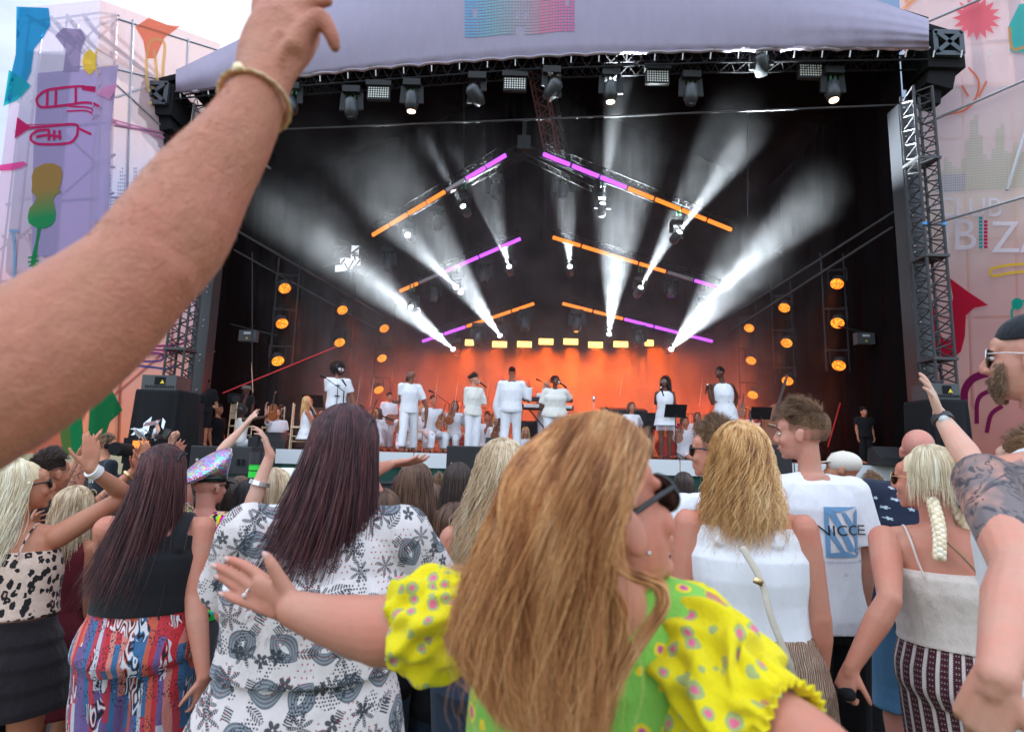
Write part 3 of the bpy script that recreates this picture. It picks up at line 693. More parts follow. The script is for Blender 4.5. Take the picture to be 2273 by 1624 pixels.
# par cans on the side ladders
LAD = [('left', 'nearest', [(632, 640), (626, 718), (617, 801)], 14.0, -1), ('left', 'middle', [(760, 688), (754, 760)], 16.0, -1), ('left', 'farthest', [(853, 729), (848, 795), (841, 865)], 17.4, -1),
       ('right', 'nearest', [(1858, 630), (1859, 717), (1862, 811)], 13.4, 1), ('right', 'middle', [(1741, 683), (1746, 761), (1748, 845)], 15.4, 1), ('right', 'farthest', [(1663, 728), (1667, 800), (1671, 876)], 17.0, 1)]
for sd_, od, ps, Y, sg in LAD:
    c0 = P(ps[0][0], ps[0][1], Y); c1 = P(ps[-1][0], ps[-1][1], Y)
    lad = empty('light_ladder', c0, f'{od} hanging ladder of amber lamps on the {sd_} of the stage', 'light ladder', 'hanging lamp ladders'); b = MB()
    for k in (-.27, .27): b.tube([(c0.x + k, Y + .15, c0.z + .8), (c0.x + k, Y + .15, c1.z - .1)], .02, 6)
    b.build('rail', grey_metal(), lad)
    for q in ps: b = MB(); z = P(*q, Y).z; b.tube([(c0.x - .27, Y + .15, z + .38), (c0.x + .27, Y + .15, z + .38)], .025, 6); b.build('rung', grey_metal(), lad)
    for j, q in enumerate(ps):
        p = P(*q, Y); d = Vector((-sg * .50, -.50, -.70)).normalized(); sdv = d.cross(Vector((0, 0, 1))).normalized(); u = sdv.cross(d)
        t = empty('par_can', p, f"{('top', 'second', 'third')[j]} amber lamp on the {od} ladder at {sd_}", 'stage light', 'amber lamps on the ladders')
        b = MB(); b.rings([(p - d * .24, sdv, u, .09, .09), (p - d * .17, sdv, u, .14, .14), (p - d * .01, sdv, u, .15, .15)], 18); b.build('housing', black_metal(), t, True)
        b = MB(); b.cyl(p - d * .005, p + d * .012, .142, 24)
        mm = Mt('amber_grid'); vv = mm.vor(26); cc = mm.mix(vv < .42, (.85, .13, .01), (1, .46, .05)); em = mm.n('ShaderNodeEmission'); mm.put(em.inputs[0], cc); em.inputs[1].default_value = 1.0
        if 'amber_grid' not in _mc: _mc['amber_grid'] = mm.fin(em)
        b.build('lens', _mc['amber_grid'], t)
        b = MB(); b.tube([p - d * .1 + sdv * .2, p - d * .1 + sdv * .2 + Vector((0, 0, .3)), p - d * .1 - sdv * .2 + Vector((0, 0, .3)), p - d * .1 - sdv * .2], .018, 6); b.build('yoke', black_metal(), t)
        l = bpy.data.lights.new('par_lamp', 'SPOT'); l.energy = 420; l.spot_size = R(24); l.spot_blend = .8; l.shadow_soft_size = .1; l.color = (1, .16, .02)
        o = bpy.data.objects.new('par_lamp', l); C.objects.link(o); o.location = p + d * .05; o.rotation_euler = d.to_track_quat('-Z', 'Y').to_euler()
for px, py, Y, lb in ((552, 746, 13.6, 'small black lamp box on an arm at the left ladder'), (1918, 752, 13.0, 'small black lamp box on an arm at the right ladder')):
    p = P(px, py, Y); t = empty('lamp_box', p, lb, 'stage light', 'small lamp boxes on arms'); b = MB(); b.box(p, (.40, .16, .26)); b.build('case', plain('grey_case', (.055, .06, .065), .5), t)
    b = MB(); b.box(p + Vector((0, -.085, .06)), (.16, .012, .05)); b.build('label_plate', plain('label_white', (.5, .5, .5), .5), t); b = MB(); b.prism([p + Vector((-.03, -.09, -.08)), p + Vector((.03, -.09, -.08)), p + Vector((0, -.09, -.03))], (0, 1, 0), .006); b.build('warning_triangle', plain('yellow_label', (.75, .55, .03), .5), t)
    b = MB(); b.tube([p + Vector((-.5, .1, .3)), p + Vector((.6, .1, .05))], .02, 6); b.build('arm', black_metal(), t)
# LED battens
PUR, AMB, OFF = (.42, .08, .9), (1, .22, .03), None
def bars(a, c, Ya, Yc, cols, lb):
    k = len(cols); pa, pc = P(*a, Ya), P(*c, Yc)
    root = empty('led_bar_truss', pa, lb, 'truss', 'hanging trusses with glowing bars'); b = MB(); off = Vector((0, .12, .16)); truss(b, pa + off, pc + off, .22, .014); b.build('frame', plain('truss_dark', (.016, .016, .018), .8, 0, .15), root)
    for i, co in enumerate(cols):
        p0 = pa.lerp(pc, i / k + .006); p1 = pa.lerp(pc, (i + 1) / k - .006); b = MB(); b.bar(p0, p1, .05, .085)
        if co is None: b.build('batten', plain('unlit_batten', (.22, .2, .22), .5), root)
        else: b.build('batten', glow('batten_%s' % ('p' if co == PUR else 'a'), co, 1.15 if co == PUR else .95), root)
bars((1125, 343), (825, 523), 12.7, 14.3, [PUR, PUR, OFF, AMB, AMB, AMB, AMB], 'upper left glowing bar, purple turning to amber')
bars((1203, 341), (1626, 511), 12.7, 14.0, [PUR, PUR, PUR, AMB, AMB, AMB, AMB], 'upper right glowing bar, purple turning to amber')
bars((1157, 529), (886, 647), 15.0, 16.2, [PUR, PUR, PUR, PUR, OFF, AMB], 'middle left glowing bar, mostly purple')
bars((1225, 526), (1600, 640), 15.0, 16.0, [AMB, AMB, AMB, AMB, OFF, PUR], 'middle right glowing bar, mostly amber')
bars((1187, 673), (936, 758), 17.2, 18.0, [AMB, AMB, AMB, PUR, PUR], 'lowest left glowing bar')
bars((1247, 673), (1583, 758), 17.2, 18.0, [AMB, AMB, PUR, PUR, PUR], 'lowest right glowing bar')
b = MB(); c = P(1163, 325, 13.2); t = empty('apex_box', c, 'dark rigging box at the peak of the upper trusses', 'rigging')
b.box(c, (.32, .4, .34)); b.box(c + Vector((0, 0, .38)), (.10, .12, .5)); b.build('frame', black_metal(), t)
b = MB(); truss(b, c + Vector((0, 0, -.1)), P(1040, 395, 13.4), .25, .015); truss(b, c + Vector((0, 0, -.1)), P(1320, 410, 13.4), .25, .015); b.build('arm', black_metal(), t)
# red tensioned straps at both sides
for (a, Ya), (c, Yc), lb in (((( 745, 770), 14.4), ((495, 872), 13.2), 'grey and red strap falling to the left of the stage'), (((2085, 850), 12.2), ((2152, 990), 11.8), 'x'), (((1960, 770), 13.6), ((2005, 948), 12.5), 'red strap falling beside the man in black at right'), (((1865, 895), 14.0), ((1838, 990), 13.5), 'short red strap behind the crowd at right')):
    if lb == 'x': continue
    b = MB(); b.tube([P(*a, Ya), P(*c, Yc)], .016, 6); t = tag(b.build('tension_strap', plain('red_strap', (.55, .015, .02), .5)), lb, 'strap', 'red tension straps')
# smoke inside the stage: one closed box of thin air-borne smoke
def smoke():
    m = Mt('stage_smoke'); v = m.n('ShaderNodeVolumePrincipled'); v.inputs['Color'].default_value = (.96, .97, 1, 1)
    v.inputs['Anisotropy'].default_value = 0.0
    n = m.noise(.9, 3, .6, dist=.6); v.inputs['Density'].default_value = .05
    x, y, z = m.xyz(); yb = ((y - 15.6) / 2.2).f('MAXIMUM', 0.).f('MINIMUM', 1.); zb = ((6.2 - z) / 2.5).f('MAXIMUM', 0.).f('MINIMUM', 1.); fd = ((y - 12.) / 3.).f('MAXIMUM', 0.).f('MINIMUM', 1.)
    m.put(v.inputs['Density'], ((n - .36).f('MAXIMUM', 0.) * .12 + .005) * (fd * .88 + .12) + yb * zb * (n * .22 + .02))
    m.t.links.new(v.outputs[0], m.out.inputs['Volume']); m.mat.cycles.volume_step_rate = 4
    b = MB(); zt = A.z - .3; b.box((.7, 15.35, (DECK + .02 + zt) / 2), (13.4, 6.7, zt - DECK - .04)); o = b.build('stage_smoke', m.mat); tag(o, 'pale drifting smoke filling the stage under the lights', 'smoke', kind='stuff')
smoke()
# ------------------------------------------------------------------ printed fabric towers
def fabric_mat(name, stops, trans=.45, alpha=.17, sc=.11, blot=None):
    m = Mt(name); x, y, z = m.xyz(); n = m.noise(.5, 3, .6); n2 = m.noise(4, 4, vec=m.map((1, 1, .4)))
    f = z * sc + (n - .5) * .25
    c = m.ramp(f, stops)
    if blot:
        for thr, col, sd_ in blot: c = m.mix(m.noise(.55, 1, vec=m.map(loc=(sd_, sd_, 0))) > thr, c, col)
    d = m.bsdf(c, .85, 0, .1, normal=m.bump(n2, .5, .05)); t = m.n('ShaderNodeBsdfTranslucent'); m.put(t.inputs[0], c); m.put(t.inputs[1], m.bump(n2, .5, .05))
    tr = m.n('ShaderNodeBsdfTransparent'); m.put(tr.inputs[0], m.mix(.5, c, (1, 1, 1)))
    a = m.n('ShaderNodeMixShader'); a.inputs[0].default_value = trans; m.t.links.new(d.outputs[0], a.inputs[1]); m.t.links.new(t.outputs[0], a.inputs[2])
    b2 = m.n('ShaderNodeMixShader'); b2.inputs[0].default_value = alpha; m.t.links.new(a.outputs[0], b2.inputs[1]); m.t.links.new(tr.outputs[0], b2.inputs[2])
    return m.fin(b2)
@cached
def ink(name, col, col2=None, z0=0, z1=1, alpha=.22, trans=.4):
    m = Mt(name); x, y, z = m.xyz(); c = m.mix(m.ramp((z - z0) * (1 / (z1 - z0)), [(0, (0, 0, 0)), (1, (1, 1, 1))]), col, col2 or col)
    d = m.bsdf(c, .85, 0, .1); t = m.n('ShaderNodeBsdfTranslucent'); m.put(t.inputs[0], c); tr = m.n('ShaderNodeBsdfTransparent'); m.put(tr.inputs[0], c)
    a = m.n('ShaderNodeMixShader'); a.inputs[0].default_value = trans; m.t.links.new(d.outputs[0], a.inputs[1]); m.t.links.new(t.outputs[0], a.inputs[2])
    b2 = m.n('ShaderNodeMixShader'); b2.inputs[0].default_value = alpha; m.t.links.new(a.outputs[0], b2.inputs[1]); m.t.links.new(tr.outputs[0], b2.inputs[2])
    return m.fin(b2)
def sheet(q, nu, nv, wob=.03, seed=0):
    """fabric spanned between four places: top left, top right, bottom right, bottom left"""
    tl, tr_, br, bl = q; g = np.random.default_rng(seed); ph = g.uniform(0, 6, 4); vs = []
    n = ((tr_ - tl).cross(bl - tl)).normalized()
    for i in range(nu + 1):
        for j in range(nv + 1):
            u, v = i / nu, j / nv; p = (tl * (1 - u) + tr_ * u) * (1 - v) + (bl * (1 - u) + br * u) * v
            e = math.sin(math.pi * u) * math.sin(math.pi * v)
            p = p + n * wob * (math.sin(u * 17 + v * 5 + ph[0]) * .5 + math.sin(u * 6 - v * 11 + ph[1]) + 1.5 * math.sin(u * 3 + v * 3 + ph[2])) * e
            vs.append(p)
    return vs, [(i * (nv + 1) + j, (i + 1) * (nv + 1) + j, (i + 1) * (nv + 1) + j + 1, i * (nv + 1) + j + 1) for i in range(nu) for j in range(nv)]
QBV = []
def onplane(px, py, q, off=.05):
    for qq, bv in QBV:
        if qq is q and off > 0 and off < .2:
            r_ = oncloth(bv, px, py, .010 + off * .5)
            if r_ is not None: return r_
    n = ((q[1] - q[0]).cross(q[3] - q[0])).normalized()
    if n.y > 0: n = -n
    d = ray(px, py).normalized(); o = Vector((0, 0, EYE)); t = ((q[0] - o).dot(n)) / d.dot(n)
    return o + d * t + n * off
def shape(name, pts, q, mat, parent, off=.06, closed=True, smooth=0):
    if smooth: pts = [tuple(p[:2]) for p in crom([(*p, 0) for p in pts + pts[:1]], smooth)][:-1]
    b = MB(); w_ = [onplane(px, py, q, off) for px, py in pts]; n = ((q[1] - q[0]).cross(q[3] - q[0])).normalized()
    me = bpy.data.meshes.new(name); bm = bmesh.new(); vs = [bm.verts.new(p) for p in w_]; f = bm.faces.new(vs); bmesh.ops.triangulate(bm, faces=[f])
    for _ in range(6):
        es = [e for e in bm.edges if e.calc_length() > .22]
        if not es: break
        bmesh.ops.subdivide_edges(bm, edges=es, cuts=1); bmesh.ops.triangulate(bm, faces=bm.faces[:])
    for qq, bv in QBV:
        if qq is q:
            for v in bm.verts:
                d = (v.co - V0).normalized(); h = bv.ray_cast(V0, d, 80)
                if h[0] is not None: v.co = h[0] - d * (.010 + off * .5)
    bm.to_mesh(me); bm.free()
    return new_obj(name, me, mat, parent)
def stroke(name, lines, q, wpx, mat, parent, off=.06):
    b = MB()
    for k, ln in enumerate(lines):
        pts = crom([(*p, 0) for p in ln], max(6, len(ln) * 6)) if len(ln) > 2 else np.array([(*p, 0) for p in ln], float)
        vs = []; m = len(pts)
        for i in range(m):
            t = pts[min(i + 1, m - 1)] - pts[max(i - 1, 0)]; t = t / (np.linalg.norm(t) + 1e-9); nx, ny = -t[1], t[0]
            for s_ in (1, -1): vs.append(onplane(pts[i][0] + nx * wpx / 2 * s_, pts[i][1] + ny * wpx / 2 * s_, q, off + k * .0015))
        b.add(vs, [(2 * i, 2 * i + 1, 2 * i + 3, 2 * i + 2) for i in range(m - 1)])
    return b.build(name, mat, parent)
LT = empty('banner_tower', P(190, 1000, 11.2), 'scaffold tower wrapped in pastel instrument print fabric, left of the stage', 'tower')
QA = [P(46, 18, 12.4), P(222, 0, 11.4), P(188, 1010, 11.0), P(-75, 1002, 11.9)]
QB = [P(222, 0, 11.4), P(490, 98, 15.2), P(428, 1005, 13.0), P(188, 1010, 11.0)]
LSTOPS = [(.08, (.58, .11, .06)), (.30, (.62, .19, .13)), (.46, (.58, .28, .32)), (.62, (.50, .38, .52)), (.85, (.56, .46, .66)), (1, (.66, .60, .76))]
fm = fabric_mat('pastel_banner', LSTOPS, sc=.105)
fm2 = fabric_mat('pale_banner', [(.08, (.58, .11, .06)), (.3, (.60, .20, .15)), (.5, (.56, .30, .38)), (.68, (.55, .56, .80)), (.95, (.86, .62, .62))], trans=.45, alpha=.26, sc=.105)
b = MB(); b.add(*sheet(QA, 40, 60, .006, 1)); ban = b.build('banner', fm, LT, True); QBV.append((QA, BVHTree.FromObject(ban, bpy.context.evaluated_depsgraph_get())))
b = MB(); b.add(*sheet(QB, 40, 60, .006, 2)); ban2 = b.build('banner', fm2, LT, True); QBV.append((QB, BVHTree.FromObject(ban2, bpy.context.evaluated_depsgraph_get())))
IK = lambda n, c, c2=None, z0=0, z1=1: ink(n, c, c2, z0, z1)
blue = IK('ink_blue', (.03, .30, .55)); teal = IK('ink_teal', (.02, .40, .48)); mag = IK('ink_magenta', (.60, .02, .14)); pinkk = IK('ink_pink', (.80, .10, .35)); yel = IK('ink_yellow', (.85, .62, .10)); array_shade = IK('shade_lavender', (.40, .34, .55))
shape('print', [(44, 20), (108, 18), (112, 55), (95, 85), (75, 110), (68, 160), (45, 210), (18, 232), (35, 120)], QA, blue, ban, .07, smooth=0)
shape('print', [(28, 160), (52, 175), (68, 190), (40, 222), (16, 240)], QA, teal, ban, .075)
shape('print', [(84, 162), (268, 150), (250, 300), (246, 560), (70, 570), (74, 330)], QA, array_shade, ban, .05)  # violet shadow of the loudspeaker hang, put onto the fabric as colour
shape('print', [(140, 160), (146, 110), (122, 80), (140, 62), (180, 66), (190, 84), (180, 110), (176, 160)], QA, IK('shade_grey', (.34, .28, .44)), ban, .055)  # upper end of the hang's silhouette, its shade likewise painted in
star = [(216 + (34 if i % 2 == 0 else 17) * math.cos(i * math.pi / 12), 138 + (34 if i % 2 == 0 else 17) * math.sin(i * math.pi / 12)) for i in range(24)]
shape('print', [(min(p[0], 219.5), p[1]) for i, p in enumerate(star) if p[0] < 222 or i in (5, 19)], QA, yel, ban, .085)
stroke('print', [[(205, 198), (180, 192), (130, 196), (100, 202), (82, 218), (85, 234), (100, 238), (150, 233), (196, 228), (230, 242)], [(105, 202), (104, 236)], [(124, 200), (123, 236)], [(168, 194), (168, 232)]], QA, 5.5, mag, ban, .09)
shape('print', [(180, 190), (210, 196), (222, 198), (221, 211), (182, 200)], QA, mag, ban, .092)
stroke('print', [[(148, 247), (190, 246), (210, 256)], [(152, 236), (200, 240), (205, 256)]], QA, 3.5, mag, ban, .09)
shape('print', [(221, 212), (252, 226), (268, 198), (262, 190), (236, 200)], QA, IK('ink_pinkpale', (.70, .30, .50)), ban, .08)
shape('print', [(38, 260), (32, 308), (64, 286), (66, 278), (160, 274), (60, 276)], QA, mag, ban, .09)
stroke('print', [[(62, 284), (110, 280), (166, 276), (172, 290), (168, 305), (150, 318), (90, 320), (70, 312), (70, 300), (84, 290), (110, 288)], [(108, 290), (108, 312)], [(120, 289), (120, 312)], [(132, 289), (132, 310)], [(80, 304), (104, 300), (136, 304)], [(172, 284), (202, 298)]], QA, 5.5, mag, ban, .09)
shape('print', [(0, 372), (28, 362), (52, 358), (60, 364), (46, 372), (26, 378), (0, 384)], QA, pinkk, ban, .09)
vz0 = P(100, 470, 11.3).z; vz1 = P(100, 400, 11.3).z
vio = IK('ink_violin', (.03, .32, .12), (.42, .25, .08), vz0, vz1)
shape('print', [(98, 363), (118, 362), (134, 370), (139, 385), (136, 402), (131, 420), (136, 427), (124, 432), (117, 444), (120, 452), (123, 470), (122, 488), (114, 500), (98, 507), (80, 505), (64, 496), (61, 482), (65, 462), (75, 452), (80, 440), (77, 432), (70, 427), (71, 410), (70, 392), (76, 374)], QA, vio, ban, .09)
shape('print', [(84, 500), (92, 500), (84, 540), (80, 580), (74, 596), (68, 590), (70, 570), (78, 540)], QA, IK('ink_green', (.02, .28, .10)), ban, .088)
stroke('print', [[(62, 572), (84, 568)], [(62, 582), (86, 578)], [(64, 590), (84, 588)]], QA, 4, IK('ink_green', (.02, .28, .10)), ban, .095)
stroke('print', [[(28, 512), (32, 560), (30, 630)], [(20, 512), (42, 512)]], QA, 6, IK('ink_paleblue', (.25, .42, .62)), ban, .09)
shape('print', [(0, 640), (-40, 930), (60, 1000), (150, 1006), (190, 920), (200, 860), (120, 880), (60, 820)], QA, IK('ink_brownish', (.52, .20, .13)), ban, .05)
shape('print', [(300, 60), (330, 40), (372, 56), (395, 60), (365, 85), (345, 130), (325, 130), (318, 90)], QB, IK('ink_coral', (.85, .28, .18)), ban2, .07)
stroke('print', [[(345, 190), (330, 200), (325, 150), (330, 100), (345, 88), (365, 98), (362, 150), (358, 210), (330, 232)], [(342, 110), (350, 180)]], QB, 7, IK('ink_ochre', (.85, .60, .30)), ban2, .08)
stroke('print', [[(215, 255), (300, 280), (380, 300), (430, 330)], [(240, 270), (330, 295), (420, 325)]], QB, 4, IK('ink_pinkpale', (.70, .30, .50)), ban2, .08)
shape('print', [(150, 1000), (140, 850), (165, 850), (178, 985), (195, 965), (200, 900), (240, 848), (272, 910), (245, 935), (225, 990), (205, 1008), (165, 1008)], QB, IK('ink_green', (.02, .28, .10)), ban2, .09)
shape('print', [(140, 1008), (120, 860), (140, 846), (160, 846), (172, 960), (192, 985), (190, 1008)], QA, IK('ink_olive', (.12, .26, .07)), ban, .09)
bz = IK('ink_trumpet', (.05, .16, .42), (.35, .05, .25), 3.1, 3.8)
stroke('print', [[(300, 765), (345, 768), (400, 764), (418, 752)], [(232, 800), (262, 806), (340, 815), (372, 818), (390, 804), (380, 780), (310, 775), (250, 772), (240, 790)], [(280, 776), (282, 805)], [(295, 778), (297, 806)], [(312, 780), (314, 800), (356, 800), (360, 786), (330, 782)]], QB, 5, bz, ban2, .08)
b = MB()     # dotted skyline
for i in range(20):
    for j in range(16):
        if j < 16 - (9 + 5 * math.sin(i * .9)): continue
        px = 232 + i * 4.4; py = 350 + j * 8; b.add([onplane(px + a, py + c, QB, .07) for a, c in ((-1.3, -2), (1.3, -2), (1.3, 2), (-1.3, 2))], [(0, 1, 2, 3)])
b.build('print', IK('ink_slate', (.30, .42, .58)), ban2)
b = MB(); n_ = Vector((0, .5, 0)); SCF = plain('scaffold_tube', (.42, .42, .46), .4, .6)
def sl(u, v, q=QA, off=.45): p = (q[0] * (1 - u) + q[1] * u) * (1 - v) + (q[3] * (1 - u) + q[2] * u) * v; return p + Vector((0.1, off, 0))
for q in (QA, QB):
    for u in (.03, .5, .97) if q is QA else (.1, .55, .97): b.tube([sl(u, 0, q), sl(u, 1, q)], .03, 6)
    for v in (.01, .14, .28, .45, .62, .80): b.tube([sl(0, v, q), sl(1, v - .01, q)], .026, 6)
    for k in range(5): v = k * .17 + .01; b.tube([sl(0 if k % 2 else 1, v, q), sl(1 if k % 2 else 0, v + .2, q)], .026, 6); 
for k in range(4): b.tube([sl(.0, .0 + k * .02, QA, .3) + Vector((k * .5, 0, 0)), sl(1, .3, QB, 1.2) + Vector((k * .3, 0, 1.5 - k * .5))], .035, 6)
for k in range(3): b.tube([sl(.25 + k * .2, -.02, QA, .8), sl(1, .25, QB, .5)], .05, 6)
b.build('scaffold', SCF, LT)
b = MB(); sp = P(160, 160, 13.2)
for k in range(9): b.box(sp + Vector((.05 * k, 0, -.55 * k)), (1.1, .6, .5), Matrix.Rotation(.05 * k, 3, 'X'))
t = tag(b.build('line_array', BLK()), 'dark loudspeaker array hanging behind the left tower fabric', 'loudspeaker')
# right tower
RT = empty('banner_tower', P(2200, 1000, 12), 'scaffold tower wrapped in cream and salmon print fabric, right of the stage', 'tower')
QR = [P(1990, -90, 12.6), P(2420, -140, 10.2), P(2500, 1080, 10.0), P(2066, 1010, 12.4)]
fr = fabric_mat('cream_banner', [(.05, (.46, .08, .08)), (.30, (.56, .19, .17)), (.56, (.62, .32, .29)), (.72, (.80, .60, .52)), (1, (.82, .58, .60))], trans=.45, alpha=.17, sc=.105)
b = MB(); b.add(*sheet(QR, 60, 80, .014, 3)); bR = b.build('banner', fr, RT, True); QBV.append((QR, BVHTree.FromObject(bR, bpy.context.evaluated_depsgraph_get())))
star = [(2168 + (55 if i % 2 == 0 else 36) * math.cos(i * math.pi / 16), 40 + (50 if i % 2 == 0 else 32) * math.sin(i * math.pi / 16)) for i in range(32)]
shape('print', star, QR, IK('ink_rose', (.88, .22, .28)), bR, .09)
stroke('print', [[(2005, 20), (2060, -20), (2120, -5)], [(2008, 5), (2050, -30), (2100, -30)], [(2240, 60), (2250, 110), (2300, 90)]], QR, 7, IK('ink_peach', (.90, .45, .22)), bR, .09)
shape('print', [(2242, 115), (2238, 60), (2262, 10), (2320, 0), (2330, 120)], QR, IK('ink_aqua', (.10, .55, .52)), bR, .09)
stroke('print', [[(2150, 150), (2172, 180), (2165, 220), (2140, 245), (2100, 255)], [(2172, 215), (2190, 180)], [(2135, 190), (2150, 215)]], QR, 5, IK('ink_coral', (.85, .28, .18)), bR, .09)
b = MB(); b2_ = MB()
hts = [8, 9, 14, 12, 10, 9, 13, 20, 28, 30, 22, 14, 12, 16, 24, 26, 15, 14, 18, 16, 14]
for i, h in enumerate(hts):
    for j in range(h):
        for e in (0, 1):
            px = 2078 + i * 9.6 + e * 4.6; py = 425 - j * 5.6 - i * .6 
            (b if i > 6 or j > 6 else b2_).add([onplane(px + a, py + c, QR, .08) for a, c in ((-1.6, -1.6), (1.6, -1.6), (1.6, 1.6), (-1.6, 1.6))], [(0, 1, 2, 3)])
b.build('print', IK('ink_sage', (.52, .60, .46)), bR); b2_.build('print', IK('ink_slate', (.30, .42, .58)), bR)
def word(s, px, py, hpx, q, mat, parent, off=.1, bold=False, skew=0):
    me = text_mesh(s, 1.0, bold); co = vco(me); sc = hpx / .7
    for i, v in enumerate(me.vertices): v.co = onplane(px + co[i][0] * sc, py - co[i][1] * sc + co[i][0] * sc * skew, q, off)
    return new_obj('lettering', me, mat, parent)
wl = IK('ink_white', (.84, .82, .92))
word('CLUB', 2150, 462, 42, QR, wl, bR); word('IB', 2128, 524, 70, QR, wl, bR); word('ZA', 2265, 530, 70, QR, wl, bR)
for k, mt_ in ((0, teal), (1, mag)):
    b = MB()
    for j in range(9 - k): py = 548 - j * 8; b.add([onplane(2177 + k * 11 + a, py + c, QR, .1) for a, c in ((-4, -3), (4, -3), (4, 3), (-4, 3))], [(0, 1, 2, 3)])
    b.build('print', mt_, bR)
shape('print', [(2107, 616), (2150, 648), (2194, 677), (2163, 683), (2144, 700), (2142, 745), (2133, 780), (2115, 796), (2092, 799), (2070, 780), (2052, 700), (2042, 560), (2052, 600), (2070, 670), (2082, 730), (2096, 755), (2110, 752), (2114, 735), (2108, 690), (2116, 660)], QR, IK('ink_red', (.60, .02, .06)), bR, .09)
stroke('print', [[(2300, 585), (2240, 588), (2200, 598), (2205, 612), (2240, 606), (2300, 600)]], QR, 6, IK('ink_gold', (.85, .60, .08)), bR, .09)
stroke('print', [[(2262, 672), (2246, 690), (2250, 720)], [(2262, 672), (2290, 660)]], QR, 5, IK('ink_sea', (.02, .42, .32)), bR, .09)
shape('print', [(2258 + 13 * math.cos(a), 674 + 13 * math.sin(a)) for a in np.linspace(0, 6, 14)], QR, IK('ink_sea', (.02, .42, .32)), bR, .095)
pu = IK('ink_purple', (.26, .02, .12))
stroke('print', [[(2140, 900), (2142, 865), (2160, 840), (2195, 828), (2230, 832)]], QR, 17, pu, bR, .09); stroke('print', [[(2168, 940), (2170, 890), (2190, 870), (2230, 866)], [(2190, 960), (2200, 920), (2225, 900)]], QR, 10, pu, bR, .095)
b = MB()
for px in (2048, 2122, 2235, 2330): b.tube([onplane(px, -90, QR, -.3), onplane(px + (2330 - px) * .04 + 22, 900, QR, -.3)], .035, 6)
for y0, y1 in ((85, 68), (182, 150), (295, 288), (520, 515), (700, 690)): b.tube([onplane(2065, y0, QR, -.34), onplane(2400, y1, QR, -.34)], .03, 6)
for a, c in (((2060, 285), (2300, 182)), ((2060, 510), (2300, 440)), ((2070, 60), (2260, -20)), ((2240, 430), (2300, 240))): b.tube([onplane(*a, QR, .25), onplane(*c, QR, .25)], .03, 6)
b.build('scaffold', SCF, RT)
# lattice towers in front
def lattice(px, y0, y1, Y, w_, lb, lean=0):
    a = P(px, y0, Y); c = Vector((a.x, Y, P(px, y1, Y).z)); a.z = 0
    t = empty('lattice_tower', a, lb, 'truss tower', 'lattice towers beside the stage'); b = MB()
    truss(b, a, c, w_, .028, int((c.z - a.z) / w_ / .8), upv=(0, 1, 0)); b.build('frame', plain('dark_lattice', (.035, .035, .04), .65, .1), t)
    for z in np.arange(1.6, c.z, 1.9): b = MB(); b.box((a.x, Y, z), (w_ + .08, w_ + .08, .05)); b.build('collar', plain('steel_collar', (.05, .05, .055), .6, .1), t)
    for z in np.arange(2.6, c.z, 3.4):
        for k in (-1, 1): b = MB(); b.box((a.x + k * w_ / 2, Y - w_ / 2 - .02, z), (.07, .03, .05)); b.build('marker', plain('blue_tape', (.03, .25, .6), .5), t)
lattice(378, 985, 240, 11.6, .36, 'dark lattice tower left of the stage opening'); lattice(2092, 935, 205, 10.4, .36, 'dark lattice tower right of the stage opening')
# draped speaker stacks with amplifier boxes
def cloth_stack(px0, px1, y0, Y, lb, lb2, seed):
    a, c = P(px0, y0, Y), P(px1, y0, Y); z = a.z; cx = (a.x + c.x) / 2; w_ = c.x - a.x; n = 80; vs = []; g = np.random.default_rng(seed)
    for j, (t, ex) in enumerate(((0, .0), (.02, .02), (.3, .05), (.65, .10), (1, .17))):
        for i in range(n):
            an = 2 * math.pi * i / n; sx = math.copysign(abs(math.cos(an)) ** .35, math.cos(an)); sy = math.copysign(abs(math.sin(an)) ** .35, math.sin(an))
            r = 1 + ex * (1 + .9 * math.sin(i * .75 + j * .2)) ; vs.append((cx + sx * w_ / 2 * r, Y + .45 + sy * .4 * r, z * (1 - t)))
    b = MB(); fs = [(j * n + i, j * n + (i + 1) % n, (j + 1) * n + (i + 1) % n, (j + 1) * n + i) for j in range(4) for i in range(n)]; fs.append(tuple(range(n))[::-1]); b.add(vs, fs)
    tag(b.build('draped_stack', BLK(), None, True), lb, 'covered stack', 'black draped stacks')
    t = empty('amplifier_box', (cx, Y + .4, z), lb2, 'amplifier', 'amplifier boxes on the draped stacks')
    w2 = w_ * .72; b = MB(); b.box((cx - .02, Y + .38, z + .14), (w2, .5, .27)); b.build('case', plain('grey_case', (.055, .06, .065), .5), t)
    b = MB(); b.box((cx, Y + .125, z + .17), (w2 * .3, .02, .14)); b.build('socket', BLK(), t); b = MB()
    for k in range(12): b.box((cx - w2 * .4 + k * w2 * .073, Y + .125, z + .06), (w2 * .04, .01, .05))
    b.build('vent', black_metal(), t)
    b = MB(); b.prism([(cx + .01, Y + .112, z + .12), (cx + .09, Y + .112, z + .12), (cx + .05, Y + .112, z + .19)], (0, 1, 0), .006); b.build('warning_triangle', plain('yellow_label', (.75, .55, .03), .5), t)
cloth_stack(290, 398, 862, 10.6, 'black cloth draped over a stack left of the stage', 'grey amplifier box on the left draped stack', 1)
cloth_stack(2072, 2160, 884, 9.8, 'black cloth draped over a stack right of the stage', 'grey amplifier box on the right draped stack', 2)
